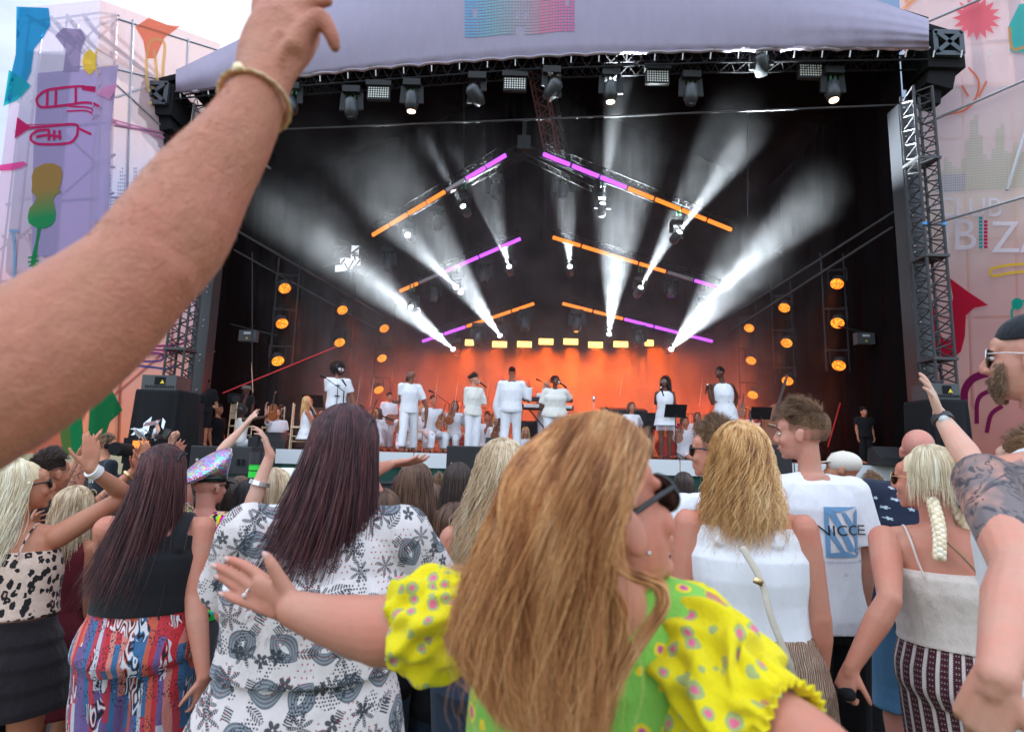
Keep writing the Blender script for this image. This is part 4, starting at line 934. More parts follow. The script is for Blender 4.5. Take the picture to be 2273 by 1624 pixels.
# loudspeakers, monitors in front of the stage
def cab(px, py, Y, wpx, hpx, lb, depth=.6, name='loudspeaker', grp='loudspeakers along the stage front', slots=False):
    a, c = P(px, py, Y), P(px + wpx, py + hpx, Y); w_ = c.x - a.x; h = a.z - c.z; cx, cz = (a.x + c.x) / 2, (a.z + c.z) / 2
    t = empty(name, (cx, Y, cz - h / 2), lb, 'loudspeaker', grp); b = MB(); b.box((cx, Y + depth / 2, cz), (w_, depth, h)); o = b.build('cabinet', plain('cabinet_paint', (.02, .02, .022), .6, bs=.4, nscale=300), t)
    bv = o.modifiers.new('b', 'BEVEL'); bv.width = .015; bv.segments = 2
    b = MB(); b.box((cx - (.16 * w_ if slots else 0), Y - .012, cz), (w_ * (.62 if slots else .93), .03, h * .92)); b.build('grille', plain('grille', (.012, .012, .014), .7, bs=.6, nscale=500), t)
    if slots:
        b = MB()
        for k in (.30, .38): b.box((cx + k * w_, Y - .015, cz - h * .05), (w_ * .035, .03, h * .22))
        b.build('handle', BLK(), t)
    b = MB(); b.box((cx - w_ * .36, Y - .03, cz), (.04, .01, .04)); b.build('badge', plain('badge', (.5, .45, .35), .5), t)
    return t
cab(424, 988, 9.6, 130, 66, 'wide black loudspeaker with side handles at the left of the pit', 1.0, slots=True)
cab(992, 988, 9.4, 92, 85, 'black loudspeaker in the pit below the singer', .7)
cab(1700, 985, 9.2, 60, 70, 'black loudspeaker behind the tall short-haired boy', .7)
def wedge(px, py, Y, wd, lb):
    p = P(px, py, Y); z = DECK; t = empty('stage_monitor', (p.x, Y, z), lb, 'stage monitor', 'wedge monitors on the stage edge')
    prof = [(0, 0), (.42, 0), (.42, .12), (.16, .34), (.04, .30), (0, .1)]; b = MB(); b.prism([(p.x - wd / 2, Y + .42 - a, z + c) for a, c in prof], (1, 0, 0), wd); b.build('cabinet', plain('cabinet_paint', (.02, .02, .022), .6, bs=.4, nscale=300), t)
    b = MB(); b.add([(p.x - wd / 2 + .03, Y + .0, z + .13), (p.x + wd / 2 - .03, Y + .0, z + .13), (p.x + wd / 2 - .03, Y + .25, z + .345), (p.x - wd / 2 + .03, Y + .25, z + .345)], [(0, 1, 2, 3)]); b.build('grille', plain('grille', (.012, .012, .014), .7, bs=.6, nscale=500), t)
wedge(600, 980, 12.4, .62, 'black wedge monitor before the seated violinist'); wedge(1107, 985, 11.9, .56, 'black wedge monitor at the conductor\'s feet'); wedge(1985, 1000, 10.7, .5, 'black wedge monitor at the right end of the stage')
for px, y0, Y, wd, h, lb in ((560, 990, 12.35, .2, .26, 'small black box beside the left wedge monitor'), (1050, 985, 11.95, .27, .14, 'small black box beside the middle wedge monitor')):
    p = P(px, y0, Y); t = empty('small_speaker', (p.x, Y, DECK), lb, 'speaker'); b = MB(); b.box((p.x, Y + .1, DECK + h / 2), (wd, .2, h)); b.build('case', plain('cabinet_paint', (.02, .02, .022), .6, bs=.4, nscale=300), t); b = MB(); b.box((p.x - wd * .3, Y - .004, DECK + h - .03), (.05, .008, .012)); b.build('label', plain('badge', (.5, .45, .35), .5), t)
# pit barrier
b = MB(); BY = 8.7
t = empty('pit_barrier', (0, BY, 0), 'black crowd barrier between the audience and the stage', 'barrier')
for i in range(16):
    x0 = -8 + i * 1.02; b.box((x0 + .5, BY, .6), (1.0, .05, 1.06))
b.build('panel', plain('barrier_black', (.015, .015, .017), .6), t); b = MB(); b.tube([(-8, BY - .02, 1.16), (8.3, BY - .02, 1.16)], .03, 8); b.build('rail', grey_metal(), t)
# green and black rolled bin
p = P(565, 1052, 9.1); t = empty('canister', (p.x, 9.1, 0), 'bright green canister with a black lid in the pit', 'canister')
zt = P(565, 1003, 9.1).z; zm = P(565, 1030, 9.1).z; b = MB(); b.cyl((p.x, 9.1, 0), (p.x, 9.1, zm), .09, 24); b.build('body', plain('green_plastic', (.03, .70, .05), .45), t)
b = MB(); b.cyl((p.x, 9.1, zm), (p.x, 9.1, zt), .105, 24); b.build('lid', plain('lid_black', (.02, .02, .025), .4), t); b = MB(); b.cyl((p.x, 9.1, zm - .1), (p.x, 9.1, zm - .085), .093, 24); b.build('band', BLK(), t)
# ground items: cable ramp and track panel
p = PZ(170, 1590, 0); t = empty('cable_ramp', p, 'black cable ramp with a yellow edge on the grass', 'cable ramp')
b = MB(); b.prism([(p.x - .25, p.y, .0), (p.x + .55, p.y - .12, .0), (p.x + .55, p.y + .16, .05), (p.x - .25, p.y + .25, .05)], (0, 0, 1), .02); b.build('lid', plain('yellow_rubber', (.62, .42, .02), .7, var=.3), t)
b = MB(); b.box((p.x + .15, p.y - .3, .025), (.9, .45, .05), Matrix.Rotation(-.12, 3, 'Z')); b.build('body', plain('black_rubber', (.02, .02, .02), .8), t)
p = PZ(930, 1520, 0); b = MB(); b.box((p.x + .2, p.y + .6, .015), (2.2, 1.2, .03), Matrix.Rotation(.05, 3, 'Z')); tag(b.build('track_panel', trk), 'grey ridged ground panel behind the yellow sleeve', 'ground panel')
# ------------------------------------------------------------------ people
def V(*a): return Vector(a)
def strand_mesh(mb, paths, r0, r1=.25):
    """paths: array (n, m, 3); three-sided tapering strands"""
    p = np.asarray(paths, float); n, m, _ = p.shape
    t = np.gradient(p, axis=1); t /= np.linalg.norm(t, axis=2, keepdims=True) + 1e-9
    ref = np.array([.35, 1., .2]); a = np.cross(t, ref); a /= np.linalg.norm(a, axis=2, keepdims=True) + 1e-9; b = np.cross(t, a)
    prof = np.linspace(0, 1, m); rad = (np.minimum(1, .55 + prof * 3) * (1 - (1 - r1) * prof ** 2))[None, :, None] * (r0 * rng.uniform(.7, 1.3, (n, 1, 1)))
    vs = np.empty((n, m, 3, 3))
    for k in range(3):
        an = k * 2 * math.pi / 3; vs[:, :, k] = p + (math.cos(an) * a + math.sin(an) * b) * rad
    base = np.arange(n)[:, None, None] * (m * 3) + np.arange(m - 1)[None, :, None] * 3 + np.arange(3)[None, None, :]
    nx = np.arange(n)[:, None, None] * (m * 3) + np.arange(m - 1)[None, :, None] * 3 + (np.arange(3)[None, None, :] + 1) % 3
    f = np.stack([base, nx, nx + 3, base + 3], axis=-1).reshape(-1, 4)
    mb.v.append(vs.reshape(-1, 3)); mb.f.extend(map(tuple, (f + mb.n).tolist())); mb.n += n * m * 3
class Head:
    def __init__(s, c, yaw, pitch=0, roll=0, k=1.):
        s.c = Vector(c); s.k = k
        f = V(math.sin(yaw) * math.cos(pitch), math.cos(yaw) * math.cos(pitch), math.sin(pitch)); r = V(math.cos(yaw), -math.sin(yaw), 0); u = r.cross(f)
        s.f = f; s.r = r * math.cos(roll) + u * math.sin(roll); s.u = u * math.cos(roll) - r * math.sin(roll)
        s.M = Matrix((s.r, s.f, s.u)).transposed()
    def p(s, x, y, z): return s.c + (s.r * x + s.f * y + s.u * z) * s.k
    def prims(s, b, male=True, beard=0):
        e = lambda c, r: b.ell(s.p(*c), [q * s.k for q in r], s.M)
        e((0, -.014, .030), (.073, .093, .082)); e((0, .022, -.02), (.062, .068, .088)); e((0, .034, -.066), (.048 if male else .043, .048, .042)); e((0, .068, -.092), (.021, .018, .017))
        e((0, .058, .038), (.052, .034, .034))
        for q in (-1, 1):
            e((q * .034, .066, -.028), (.022, .02, .024)); e((q * .0765, -.004, -.012), (.009, .019, .031)); e((q * .08, -.012, .004), (.006, .014, .016))
        b.tube([s.p(-.040, .078, .020), s.p(0, .088, .016), s.p(.040, .078, .020)], .0085 * s.k, 8)
        b.tube([s.p(0, .090, .012), s.p(0, .105, -.018), s.p(0, .103, -.028)], [.008 * s.k, .012 * s.k, .011 * s.k], 8)
        b.tube([s.p(-.013, .094, -.03), s.p(.013, .094, -.03)], .009 * s.k, 8)
        b.tube([s.p(-.022, .080, -.058), s.p(0, .090, -.055), s.p(.022, .080, -.058)], .008 * s.k, 8); b.tube([s.p(-.018, .080, -.068), s.p(0, .089, -.067), s.p(.018, .080, -.068)], .008 * s.k, 8)
def hand(b, W, d, n, k=1., curl=.25, spread=.18, ts=1, thumb=.6):
    """palm, four unequal fingers and a thumb; d along the hand, n out of its back, ts: thumb side"""
    d = Vector(d).normalized(); n = Vector(n); n = (n - d * n.dot(d)).normalized(); l = d.cross(n) * ts; W = Vector(W)
    kn = []
    for i, (o, ln, r) in enumerate(((.030, .092, .0100), (.010, .096, .0102), (-.011, .091, .0096), (-.030, .082, .0086))):
        a = W + l * (o * .55 * k); q = W + d * ln * k + l * o * k; kn.append((q, o, r))
        b.tube([a, (a + q) / 2, q], [.0155 * k, .0145 * k, (r + .0025) * k], 8)
    b.ell(W + d * .05 * k - n * .004 * k, (.034 * k, .046 * k, .0135 * k), Matrix((l, d, n)).transposed())
    for i, ((q, o, r), ln) in enumerate(zip(kn, (.078, .088, .080, .062))):
        dd = (d + l * (o / .03) * spread * (1.0)).normalized(); pts = [q]; c = curl * (1 + .22 * i) if curl > .05 else curl + .04 * i; ang = 0; p = q
        for j, fr in enumerate((.45, .30, .25)):
            ang += c * (.9 if j == 0 else 1.15); v = dd * math.cos(ang) - n * math.sin(ang); p = p + v * ln * fr * k; pts.append(p)
        b.tube(pts, [r * k, r * .94 * k, r * .86 * k, r * .70 * k], 8)
    t0 = W + d * .018 * k + l * .020 * k; t1 = W + d * .050 * k + l * (.045 + .012 * thumb) * k - n * .010 * k
    t2 = t1 + (d * (.9 - .5 * thumb) + l * thumb - n * curl * .5).normalized() * .034 * k; t3 = t2 + (d * (1 - .3 * thumb) + l * thumb * .7 - n * curl).normalized() * .028 * k
    b.tube([t0, t1, t2, t3], [.0155 * k, .0125 * k, .0105 * k, .0082 * k], 8)
def solve(px, py, o, ln, far=1):
    """place on the pixel's ray that lies ln away from o"""
    c = V(0, 0, EYE); d = ray(px, py).normalized(); t = (o - c).dot(d); q = c + d * t; h = (q - o).length
    return q + d * (far * math.sqrt(max(0, ln * ln - h * h)))
FR = dict(  # torso rings: height share, half width, half depth
    f=((.475, .150, .115, 0), (.505, .176, .128, -.012), (.545, .170, .118, -.008), (.60, .138, .100, 0), (.65, .140, .104, .006), (.70, .156, .118, .012), (.75, .163, .106, .006), (.79, .158, .082, 0), (.815, .115, .062, -.004), (.835, .06, .052, -.004)),
    m=((.475, .150, .110, 0), (.505, .168, .120, -.008), (.55, .160, .112, -.004), (.60, .155, .106, 0), (.66, .168, .114, .004), (.72, .184, .120, .006), (.765, .188, .108, .002), (.795, .180, .088, -.002), (.818, .130, .068, -.006), (.84, .066, .058, -.006)))
class Person:
    def __init__(s, label, px, py, D, yaw=0., sex='f', w=1., floor=0., skin_=(.46, .20, .12), hipx=0., hy=None, hp=0., hr=0., head_dx=0., head_dy=0., H=None, L=None, Rr=None, group=None, vox=None, sit=False, legs=True, hk=1., legw=None, red=.5, sss=.06, stride=0., body=True, sc_torso=1.):
        T = P(px, py, D); s.D = D; s.floor = floor; s.H = T.z - floor if H is None else H; H = s.H; s.s = H / 1.75; s.w = w; s.sex = sex
        s.zf = T.z - H; yaw = R(yaw); s.yaw = yaw
        s.f = V(math.sin(yaw), math.cos(yaw), 0); s.r = V(math.cos(yaw), -math.sin(yaw), 0)
        hk = hk * (s.s ** .4); s.head = Head(T - V(0, 0, .118 * hk), R(hy) if hy is not None else yaw, R(hp), R(hr), hk)
        s.cx = T.x - head_dx; s.cy = T.y - head_dy - s.f.y * .015
        s.hipx = hipx; s.root = empty('person', (s.cx + hipx, s.cy, floor), label, 'person', group)
        s.vox = vox or max(.005, D * .0024); s.skin = skin(skin_, red, sss if D < 6 else 0); s.sit = sit; s.stride = stride
        ss = s.s; aw = w ** .75 * (.92 if sex == 'f' else 1.04); s.aw = aw
        sw = (.162 if sex == 'f' else .186) * ss * w ** .6
        s.sh = {}
        for nm, sg in (('a', -1), ('b', 1)):       # a = screen left, b = screen right
            q = s.r * (sg if s.r.x >= 0 else -sg) if abs(s.r.x) > .17 else s.r * sg
            s.sh[nm] = s.ctr(.796) + q * sw
        s.arm = {}
        for nm, sp in (('a', L), ('b', Rr)):
            S0 = s.sh[nm]; out = (S0 - s.ctr(.796)).normalized(); ul, fl = .285 * ss, .25 * ss
            sp = sp or {}
            if 'e' in sp: E = solve(sp['e'][0], sp['e'][1], S0, ul * sp.get('ks', 1.0), sp.get('fe', 1))
            else: E = S0 + (V(0, 0, -1) + out * (.12 + .1 * (w - 1)) - s.f * .06).normalized() * ul
            if 'w' in sp: W = solve(sp['w'][0], sp['w'][1], E, fl * sp.get('ks', 1.0), sp.get('fw', 1))
            else: W = E + (V(0, 0, -1) + s.f * .25 + out * .02).normalized() * fl
            hd = (rt * sp['h'][0] + up * sp['h'][1] + fw * (sp['h'][2] if len(sp['h']) > 2 else 0)).normalized() if 'h' in sp else (W - E).normalized()
            hn = (rt * sp['n'][0] + up * sp['n'][1] + fw * sp['n'][2]) if 'n' in sp else out
            s.arm[nm] = (S0, E, W, hd, hn, sp)
        s.legs = legs
        if body: s.body()
    def ctr(s, hf):
        t = min(1, max(0, (hf - .5) / .34)); lean = s.hipx * (1 - t) ** 1.2
        return V(s.cx + lean, s.cy, s.zf + hf * s.H)
    def ring(s, hf, a, b_, off, e=0.):
        c = s.ctr(hf) + s.f * off * s.s; wd = s.w if hf < .74 else s.w ** .6
        return (c, s.r, s.f, a * s.s * wd + e, b_ * s.s * (s.w if hf < .74 else s.w ** .5) + e)
    def legpts(s, k):
        sd = s.r * k; hip = s.ctr(.50) + sd * .088 * s.s * s.w ** .8
        if s.sit:
            kn = hip + s.f * .42 * s.s + sd * .08 * s.s + V(0, 0, -.03); an = V(kn.x, kn.y, s.floor + .09) + s.f * -.04
        else:
            z0 = s.floor; st = s.stride * k
            kn = V(hip.x, hip.y, s.zf + .28 * s.H) + s.f * (.02 + st * .5) + sd * abs(s.stride) * .3; an = V(hip.x, hip.y, z0 + .085) + s.f * (-.01 + st) + sd * abs(s.stride) * .7
        return hip, kn, an
    def body(s):
        b = MB(); ss, aw = s.s, s.aw
        b.rings([s.ring(*q) for q in FR[s.sex]], 24)
        nb = s.ctr(.80); hd = s.head.p(0, -.022, -.045); nr = (.051 if s.sex == 'm' else .045) * ss ** .6 * min(s.w, 1.25) ** .7
        b.tube([nb, nb.lerp(hd, .55), hd], [nr * 1.25, nr, nr * .98], 14)
        for k in (-1, 1): b.tube([nb + s.r * k * .01, nb + V(0, 0, .028 * ss) + s.r * k * .055 * ss, s.ctr(.806) + s.r * k * .135 * ss * s.w ** .5], [nr * .9, nr * .74, .038 * ss], 10)
        s.head.prims(b, s.sex == 'm')
        for nm in 'ab':
            S0, E, W, hd_, hn, sp = s.arm[nm]; m1 = S0.lerp(E, .4); m2 = E.lerp(W, .3)
            b.tube([S0, m1, E.lerp(S0, .06)], [.055 * ss * aw, .050 * ss * aw, .038 * ss * aw], 14)
            b.tube([E, m2, W], [.038 * ss * aw, .042 * ss * aw, .0255 * ss * aw ** .5], 14); b.tube([W, W + hd_ * .02], [.0245 * ss, .022 * ss], 10)
            hand(b, W, hd_, hn, ss ** .3 * (.90 if s.sex == 'f' else 1.0) * sp.get('hk', 1), sp.get('curl', .3), sp.get('spread', .15), sp.get('ts', 1), sp.get('th', .55))
        if s.legs:
            for k in (-1, 1):
                hip, kn, an = s.legpts(k); lw = ss * s.w ** .8
                b.tube([hip, hip.lerp(kn, .5), kn], [.088 * lw, .076 * lw, .054 * lw], 16); b.tube([kn, kn.lerp(an, .3), kn.lerp(an, .75), an], [.052 * lw, .057 * lw, .040 * lw, .036 * ss], 14)
                b.tube([an + V(0, 0, -.03) - s.f * .03, an + V(0, 0, -.045) + s.f * .10 + s.r * k * .01, an + V(0, 0, -.055) + s.f * .17 + s.r * k * .02], [(.036, .032), (.042, .026), (.034, .018)], 12)
        me = remesh(b, s.vox, 5 if s.D < 6 else 3, .5, 'body'); s.bodyo = new_obj('body', me, s.skin, s.root)
        return s.bodyo
    def add(s, name, mb, mat, smooth=True, parent=None, label=None):
        o = mb.build(name, mat, parent or s.root, smooth)
        if label: o['label'] = label
        return o
    def cl(s, name, mb, mat, amp=.006, freq=(16, 16, 7), seed=1, sm=3, vox=None, label=None):
        me = remesh(mb, vox or s.vox, sm, .5, name)
        if amp: folds(me, amp, freq, seed)
        o = new_obj(name, me, mat, s.root)
        if label: o['label'] = label
        return o
    def trings(s, lo, hi, e, elo=None, flare=0.):
        """torso rings between two heights, widened by e"""
        q = FR[s.sex]; hs = np.linspace(lo, hi, 12); out = []
        for h in hs:
            a, b_, o = [np.interp(h, [x[0] for x in q], [x[i] for x in q]) for i in (1, 2, 3)]
            t = (h - lo) / (hi - lo); out.append(s.ring(h, a, b_, o, e + flare * (1 - t) ** 1.5))
        return out
    def sleeve(s, b, nm, t0, t1, e, flare=.0, both=1.):
        S0, E, W, *_ = s.arm[nm]; ss, aw = s.s, s.aw; pts = []; rad = []
        for t in np.linspace(t0, t1, 8):
            if t <= 1: p = S0.lerp(E, t); r = (.055 - .016 * t) * ss * aw
            else: p = E.lerp(W, t - 1); r = (.041 - .013 * (t - 1)) * ss * aw
            pts.append(p); rad.append(r + e + flare * (t - t0) / (t1 - t0))
        ring = []; n = len(pts)
        for i in range(n):
            tg = (pts[min(i + 1, n - 1)] - pts[max(0, i - 1)]).normalized(); u = V(0, 1, 0) if abs(tg.y) < .8 else V(1, 0, 0); u = (u - tg * u.dot(tg)).normalized(); ring.append((pts[i], tg.cross(u), u, rad[i], rad[i]))
        b.ell(S0, (rad[0] * 1.02,) * 3); b.rings(ring, 18)
    def tee(s, mat, hem=.47, sl=.62, e=.016, name='t_shirt', amp=.012, flare=.02, top=.822, slf=.015, seed=1, label=None, sm=3, wide=()):
        b = MB(); b.rings(s.trings(hem, top, e, flare=flare), 28)
        for k, lat, w_ in wide:
            pts = []
            for h, fo in ((top - .03, -.085), (.79, -.070), (.822, -.02), (.822, .03), (.79, .07), (top - .03, .09)): pts.append(s.ctr(h) + s.r * k * lat * s.s * s.w ** .6 + s.f * fo * s.s * s.w ** .5)
            b.tube([Vector(q) for q in crom(pts, 14)], [(w_, .02)] * 14, 12, flat=None)
        if sl > 0:
            for nm in 'ab':
                s.sleeve(b, nm, -.05, sl, e, slf); S0 = s.sh[nm]; b.tube([s.ctr(.80), S0], [.06 * s.s + e, .052 * s.s * s.aw + e], 12)
        return s.cl(name, b, mat, amp, seed=seed, label=label, sm=sm)
    def legs_cl(s, mat, top=.56, length=1., e=.016, flare=.02, name='trousers', amp=.005, seed=2, label=None):
        b = MB(); b.rings(s.trings(.475, top, e), 26)
        for k in (-1, 1):
            hip, kn, an = s.legpts(k); lw = s.s * s.w ** .8; pts = []; rad = []
            for t in np.linspace(0, length, 9):
                if t < .5: p = hip.lerp(kn, t * 2); r = (.088 - .034 * t * 2) * lw
                else: p = kn.lerp(an, (t - .5) * 2); r = (.056 - .02 * (t - .5) * 2) * lw
                pts.append(p); rad.append(r + e + flare * t)
            ring = []
            for i in range(9):
                tg = (pts[min(i + 1, 8)] - pts[max(0, i - 1)]).normalized(); u = s.f if abs(tg.dot(s.f)) < .8 else V(0, 0, 1); u = (u - tg * u.dot(tg)).normalized(); ring.append((pts[i], tg.cross(u), u, rad[i], rad[i]))
            b.ell(hip, (rad[0],) * 3); b.rings(ring, 20)
        return s.cl(name, b, mat, amp, seed=seed, label=label)
    def skirt(s, mat, top=.59, hem=.36, e=.012, flare=.06, name='skirt', amp=.008, freq=(26, 26, 1.5), seed=3, label=None, tiers=0):
        b = MB(); rg = []
        for h in np.linspace(hem, top, 14):
            a, b_, o = [np.interp(max(h, .505), [x[0] for x in FR[s.sex]], [x[i] for x in FR[s.sex]]) for i in (1, 2, 3)]
            t = max(0, (.53 - h) / max(.01, .53 - hem)); tr_ = .012 * ((h * 40) % 1) if tiers else 0
            rg.append(s.ring(h, a, b_, o, e + flare * t + tr_))
        b.rings(rg, 36); return s.cl(name, b, mat, amp, freq, seed, label=label)
    def strap(s, mat, k, zt=.775, w_=.005, name='strap', lat=.085, zf_=.74):
        """thin shoulder strap from the back over the shoulder to the front"""
        a = s.r * k; pts = []
        for h, fo, la in ((zt - .03, -.118, .9), (zt, -.105, .98), (.80, -.082, 1.02), (.828, -.03, 1.05), (.828, .02, 1.05), (.80, .085, 1.), (zf_, .12, .95)):
            pts.append(s.ctr(h) + a * lat * la * s.s * s.w ** .6 + s.f * fo * s.s * s.w ** .6)
        b = MB(); b.tube([Vector(q) for q in crom(pts, 18)], w_, 6); return s.add(name, b, mat)
    def conf(s, b, pts, w_=.005): b.tube([Vector(q) for q in crom(pts, 20)], w_, 6)
    # ---- hair
    def crop(s, kind, L_=.05, n=1000, lift=.03, sweep=(0, .6, .5), fade=True, name='hair', lim=1.05, mat=None):
        """short hair: longer strands on top, stubble at the sides"""
        hd = s.head; k = hd.k; g = rng; b = MB(); sc_ = MB(); sc_.ell(hd.p(0, -.019, .042), [q * k for q in (.074, .0925, .076)], hd.M); m = 8; paths = []
        R3 = np.array([hd.r, hd.f, hd.u]); nc = 26; cl_ = g.normal(0, .28, (nc, 3)); rr = max(.0009, s.D * .00045)
        for i in range(n):
            th = abs(g.normal(0, .55)) if i % 3 else g.uniform(0, lim); th = min(th, lim); a = g.uniform(0, 6.283); q = np.array([.073 * math.sin(th) * math.sin(a), -.016 + .092 * math.sin(th) * math.cos(a), .038 + .080 * math.cos(th)]) * k
            nn = q - np.array([0, -.016, .03]) * k; nn /= np.linalg.norm(nn); cc = cl_[int((math.atan2(q[0], q[1]) + 3.15) * 4) % nc]; v = nn * (.8 + lift * 10) + np.array(sweep) + cc + g.normal(0, .12, 3); v /= np.linalg.norm(v); pts = []; p = q.copy(); ln = L_ * g.uniform(.6, 1.1) * (1.15 - .45 * th)
            for j in range(m): pts.append(np.array(hd.c) + p @ R3); p = p + v * ln / (m - 1); v = v + np.array([0, 0, -.16]) + nn * -.05; v /= np.linalg.norm(v)
            paths.append(pts)
        strand_mesh(b, np.array(paths), rr)
        if fade:
            st = []
            for i in range(int(n * 3)):
                a = g.uniform(.95, 2 * math.pi - .95); th = g.uniform(.85, 2.3 if 1.9 < a < 4.4 else 1.75); q = np.array([.0775 * math.sin(th) * math.sin(a), -.018 + .097 * math.sin(th) * math.cos(a), .030 + .087 * math.cos(th)]) * k; nn = q / np.linalg.norm(q); v = nn * .8 + np.array([0, -.3, -.7]); ln = .016 * max(.25, 1.85 - th) * g.uniform(.6, 1.2)
                st.append([np.array(hd.c) + (q + v * ln * j) @ R3 for j in (0, .5, 1.)])
            strand_mesh(b, np.array(st), rr * .9)
        o = s.add(name, b, mat or hmat(kind)); s.add('scalp', sc_, plain('scalp_' + kind, HAIR[kind][1], .8, 0, .1, .3, .5, 300), parent=o); return o
    def hair(s, kind, L_=.4, n=900, style='straight', part=0., up_=0., mat=None, width=1., swing=(0, 0), front=55, m=16, r=None, wave=.012, vol=.012, cap=True, fringe=False, name='hair', back_to=0.):
        hd = s.head; k = hd.k; mat = mat or hmat(kind); b = MB(); rr = r or max(.0009, s.D * .00052)
        sc_ = MB()
        if cap:
            sc_.ell(hd.p(0, -.02, .034), [q * k for q in (.0765, .094, .086)], hd.M)
            if L_ > .15: sc_.tube([hd.p(0, -.05, .0), hd.p(0, -.062, -.08), hd.p(0, -.06, -.16)], [(.070 * k, .04 * k), (.066 * k, .03 * k), (.05 * k, .02 * k)], 14, flat=hd.f)
        g = rng; paths = []
        az = g.uniform(R(front), 2 * math.pi - R(front), n) if not fringe else g.uniform(0, 2 * math.pi, n)
        th0 = np.abs(g.normal(0, .5, n)); clump = g.integers(0, max(8, n // 14), n); cph = g.uniform(0, 6.28, n // 8 + 9)[clump % (n // 8 + 9)]; cam_ = g.uniform(.4, 1.3, n // 8 + 9)[clump % (n // 8 + 9)]
        cn = g.normal(0, 1, (n // 8 + 9, 3))[clump % (n // 8 + 9)]
        Lh = L_ * g.uniform(.82, 1.04, n); wind = np.array([swing[0], swing[1], 0.])
        C0 = np.array(hd.c); Rm = np.array([hd.r, hd.f, hd.u]); lay = g.uniform(0, 1, n)
        for i in range(n):
            a = az[i]; pts = []; ln = 0; th = min(1.6, min(th0[i], 1.3) + (.0 if L_ > .15 else .5 * abs(g.normal()))); R0 = (1.0 + vol / .08 * lay[i])
            d0 = np.array([math.sin(a), math.cos(a), 0.]); step = Lh[i] / (m - 1); pos = None
            for j in range(m):
                if th < 1.75:
                    q = np.array([(.0775 * k) * R0 * math.sin(th) * d0[0], -.018 * k + (.096 * k) * R0 * math.sin(th) * d0[1] * (1. if d0[1] < 0 else .80), .034 * k + (.088 * k) * R0 * math.cos(th)])
                    pos = C0 + q @ Rm; th += step / (.09 * k)
                    if th >= 1.75 or L_ < .12:
                        pass
                else:
                    t = ln / max(.01, L_); lat = Rm[0] * math.sin(a) * .10 * width; bk = -Rm[1] * (.05 if d0[1] < 0 else .25) * (1 - min(1, t * 2))
                    v = np.array([0, 0, -1.]) + (lat + bk) * .9 + wind * t + cn[i] * np.array([.06, .06, 0])
                    v[2] = -1.; v /= np.linalg.norm(v); pos = pos + v * step
                ln += step; q = pos.copy(); t = j / (m - 1)
                if style == 'wavy':
                    q = q + (Rm[0] * math.sin(ln * 34 + cph[i]) + Rm[1] * math.cos(ln * 34 + cph[i]) * .6) * wave * cam_[i] * min(1, t * 2.2)
                elif style == 'curly':
                    q = q + (Rm[0] * math.sin(ln * 160 + cph[i]) + Rm[1] * math.cos(ln * 160 + cph[i])) * wave * min(1, t * 3)
                if up_ and L_ < .15: q = q + np.array(hd.u) * up_ * math.sin(t * 1.5) * (.5 + lay[i])
                pts.append(q)
            paths.append(pts)
        P_ = np.array(paths); P_ += g.normal(0, .0022, (n, 1, 3)) * np.linspace(0, 1, m)[None, :, None]
        strand_mesh(b, P_, rr); o = s.add(name, b, mat)
        if cap: s.add('scalp', sc_, plain('scalp_' + kind, HAIR[kind][1], .8, 0, .1, .3, .5, 300), parent=o)
        return o
    def puff(s, kind, c, rad, n=700, ln=.03, mat=None, name='hair', wob=.5):
        """round mass of short curls"""
        b = MB(); c = np.array(c); rad = np.array(rad) * np.ones(3); b.ell(c, rad * .86); g = rng; M_ = np.array(s.head.M)
        d = g.normal(0, 1, (n, 3)); d /= np.linalg.norm(d, axis=1, keepdims=True); m = 7; paths = []
        for i in range(n):
            p = c + d[i] * rad * .8; v = d[i] + g.normal(0, wob, 3); pts = []
            for j in range(m):
                pts.append(p.copy()); v = v + g.normal(0, wob, 3); v /= np.linalg.norm(v); p = p + (v * .6 + d[i] * .4) * ln / m * 1.5
            paths.append(pts)
        strand_mesh(b, np.array(paths), max(.0012, s.D * .0006)); return s.add(name, b, mat or hmat(kind))
    def beard(s, kind, n=350, ln=.02, name='beard', full=1., m=5):
        hd = s.head; k = hd.k; b = MB(); paths = []; g = rng
        for i in range(n):
            a = g.uniform(-1.25, 1.25) ; z = g.uniform(-.105, -.045) if abs(a) < .9 else g.uniform(-.085, -.01)
            rad = np.interp(z, [-.105, -.07, -.03, 0], [.040, .056, .066, .070]) ; x = rad * math.sin(a); y = .030 + rad * math.cos(a) * .95
            if abs(a) < .30 and -.070 < z < -.050: continue
            p = np.array(hd.p(x, y, z)); v = np.array(hd.r) * math.sin(a) * .6 + np.array(hd.f) * math.cos(a) * .7 - np.array(hd.u) * 1.1 + g.normal(0, .25, 3); v /= np.linalg.norm(v)
            paths.append([p + v * ln * full * j / (m - 1) - np.array([0, 0, .1 * ln]) * (j / m) ** 2 for j in range(m)])
        strand_mesh(b, np.array(paths), max(.0009, s.D * .0007)); return s.add(name, b, hmat(kind))
    def eyes(s, lids=True):
        hd = s.head; b = MB(); c = MB()
        for q in (-1, 1):
            b.ell(hd.p(q * .030, .081, .002), [.0125 * hd.k, .008 * hd.k, .0065 * hd.k], hd.M, 10, 6); c.ell(hd.p(q * .030, .0865, .002), [.0048 * hd.k] * 3, None, 8, 5)
        e = s.add('eyes', b, plain('eye_white', (.72, .70, .68), .3)); s.add('iris', c, plain('iris_dark', (.03, .015, .01), .2), parent=e)
        b = MB()
        for q in (-1, 1): b.tube([hd.p(q * .016, .090, .022), hd.p(q * .032, .089, .026), hd.p(q * .048, .078, .020)], .0028 * hd.k, 6)
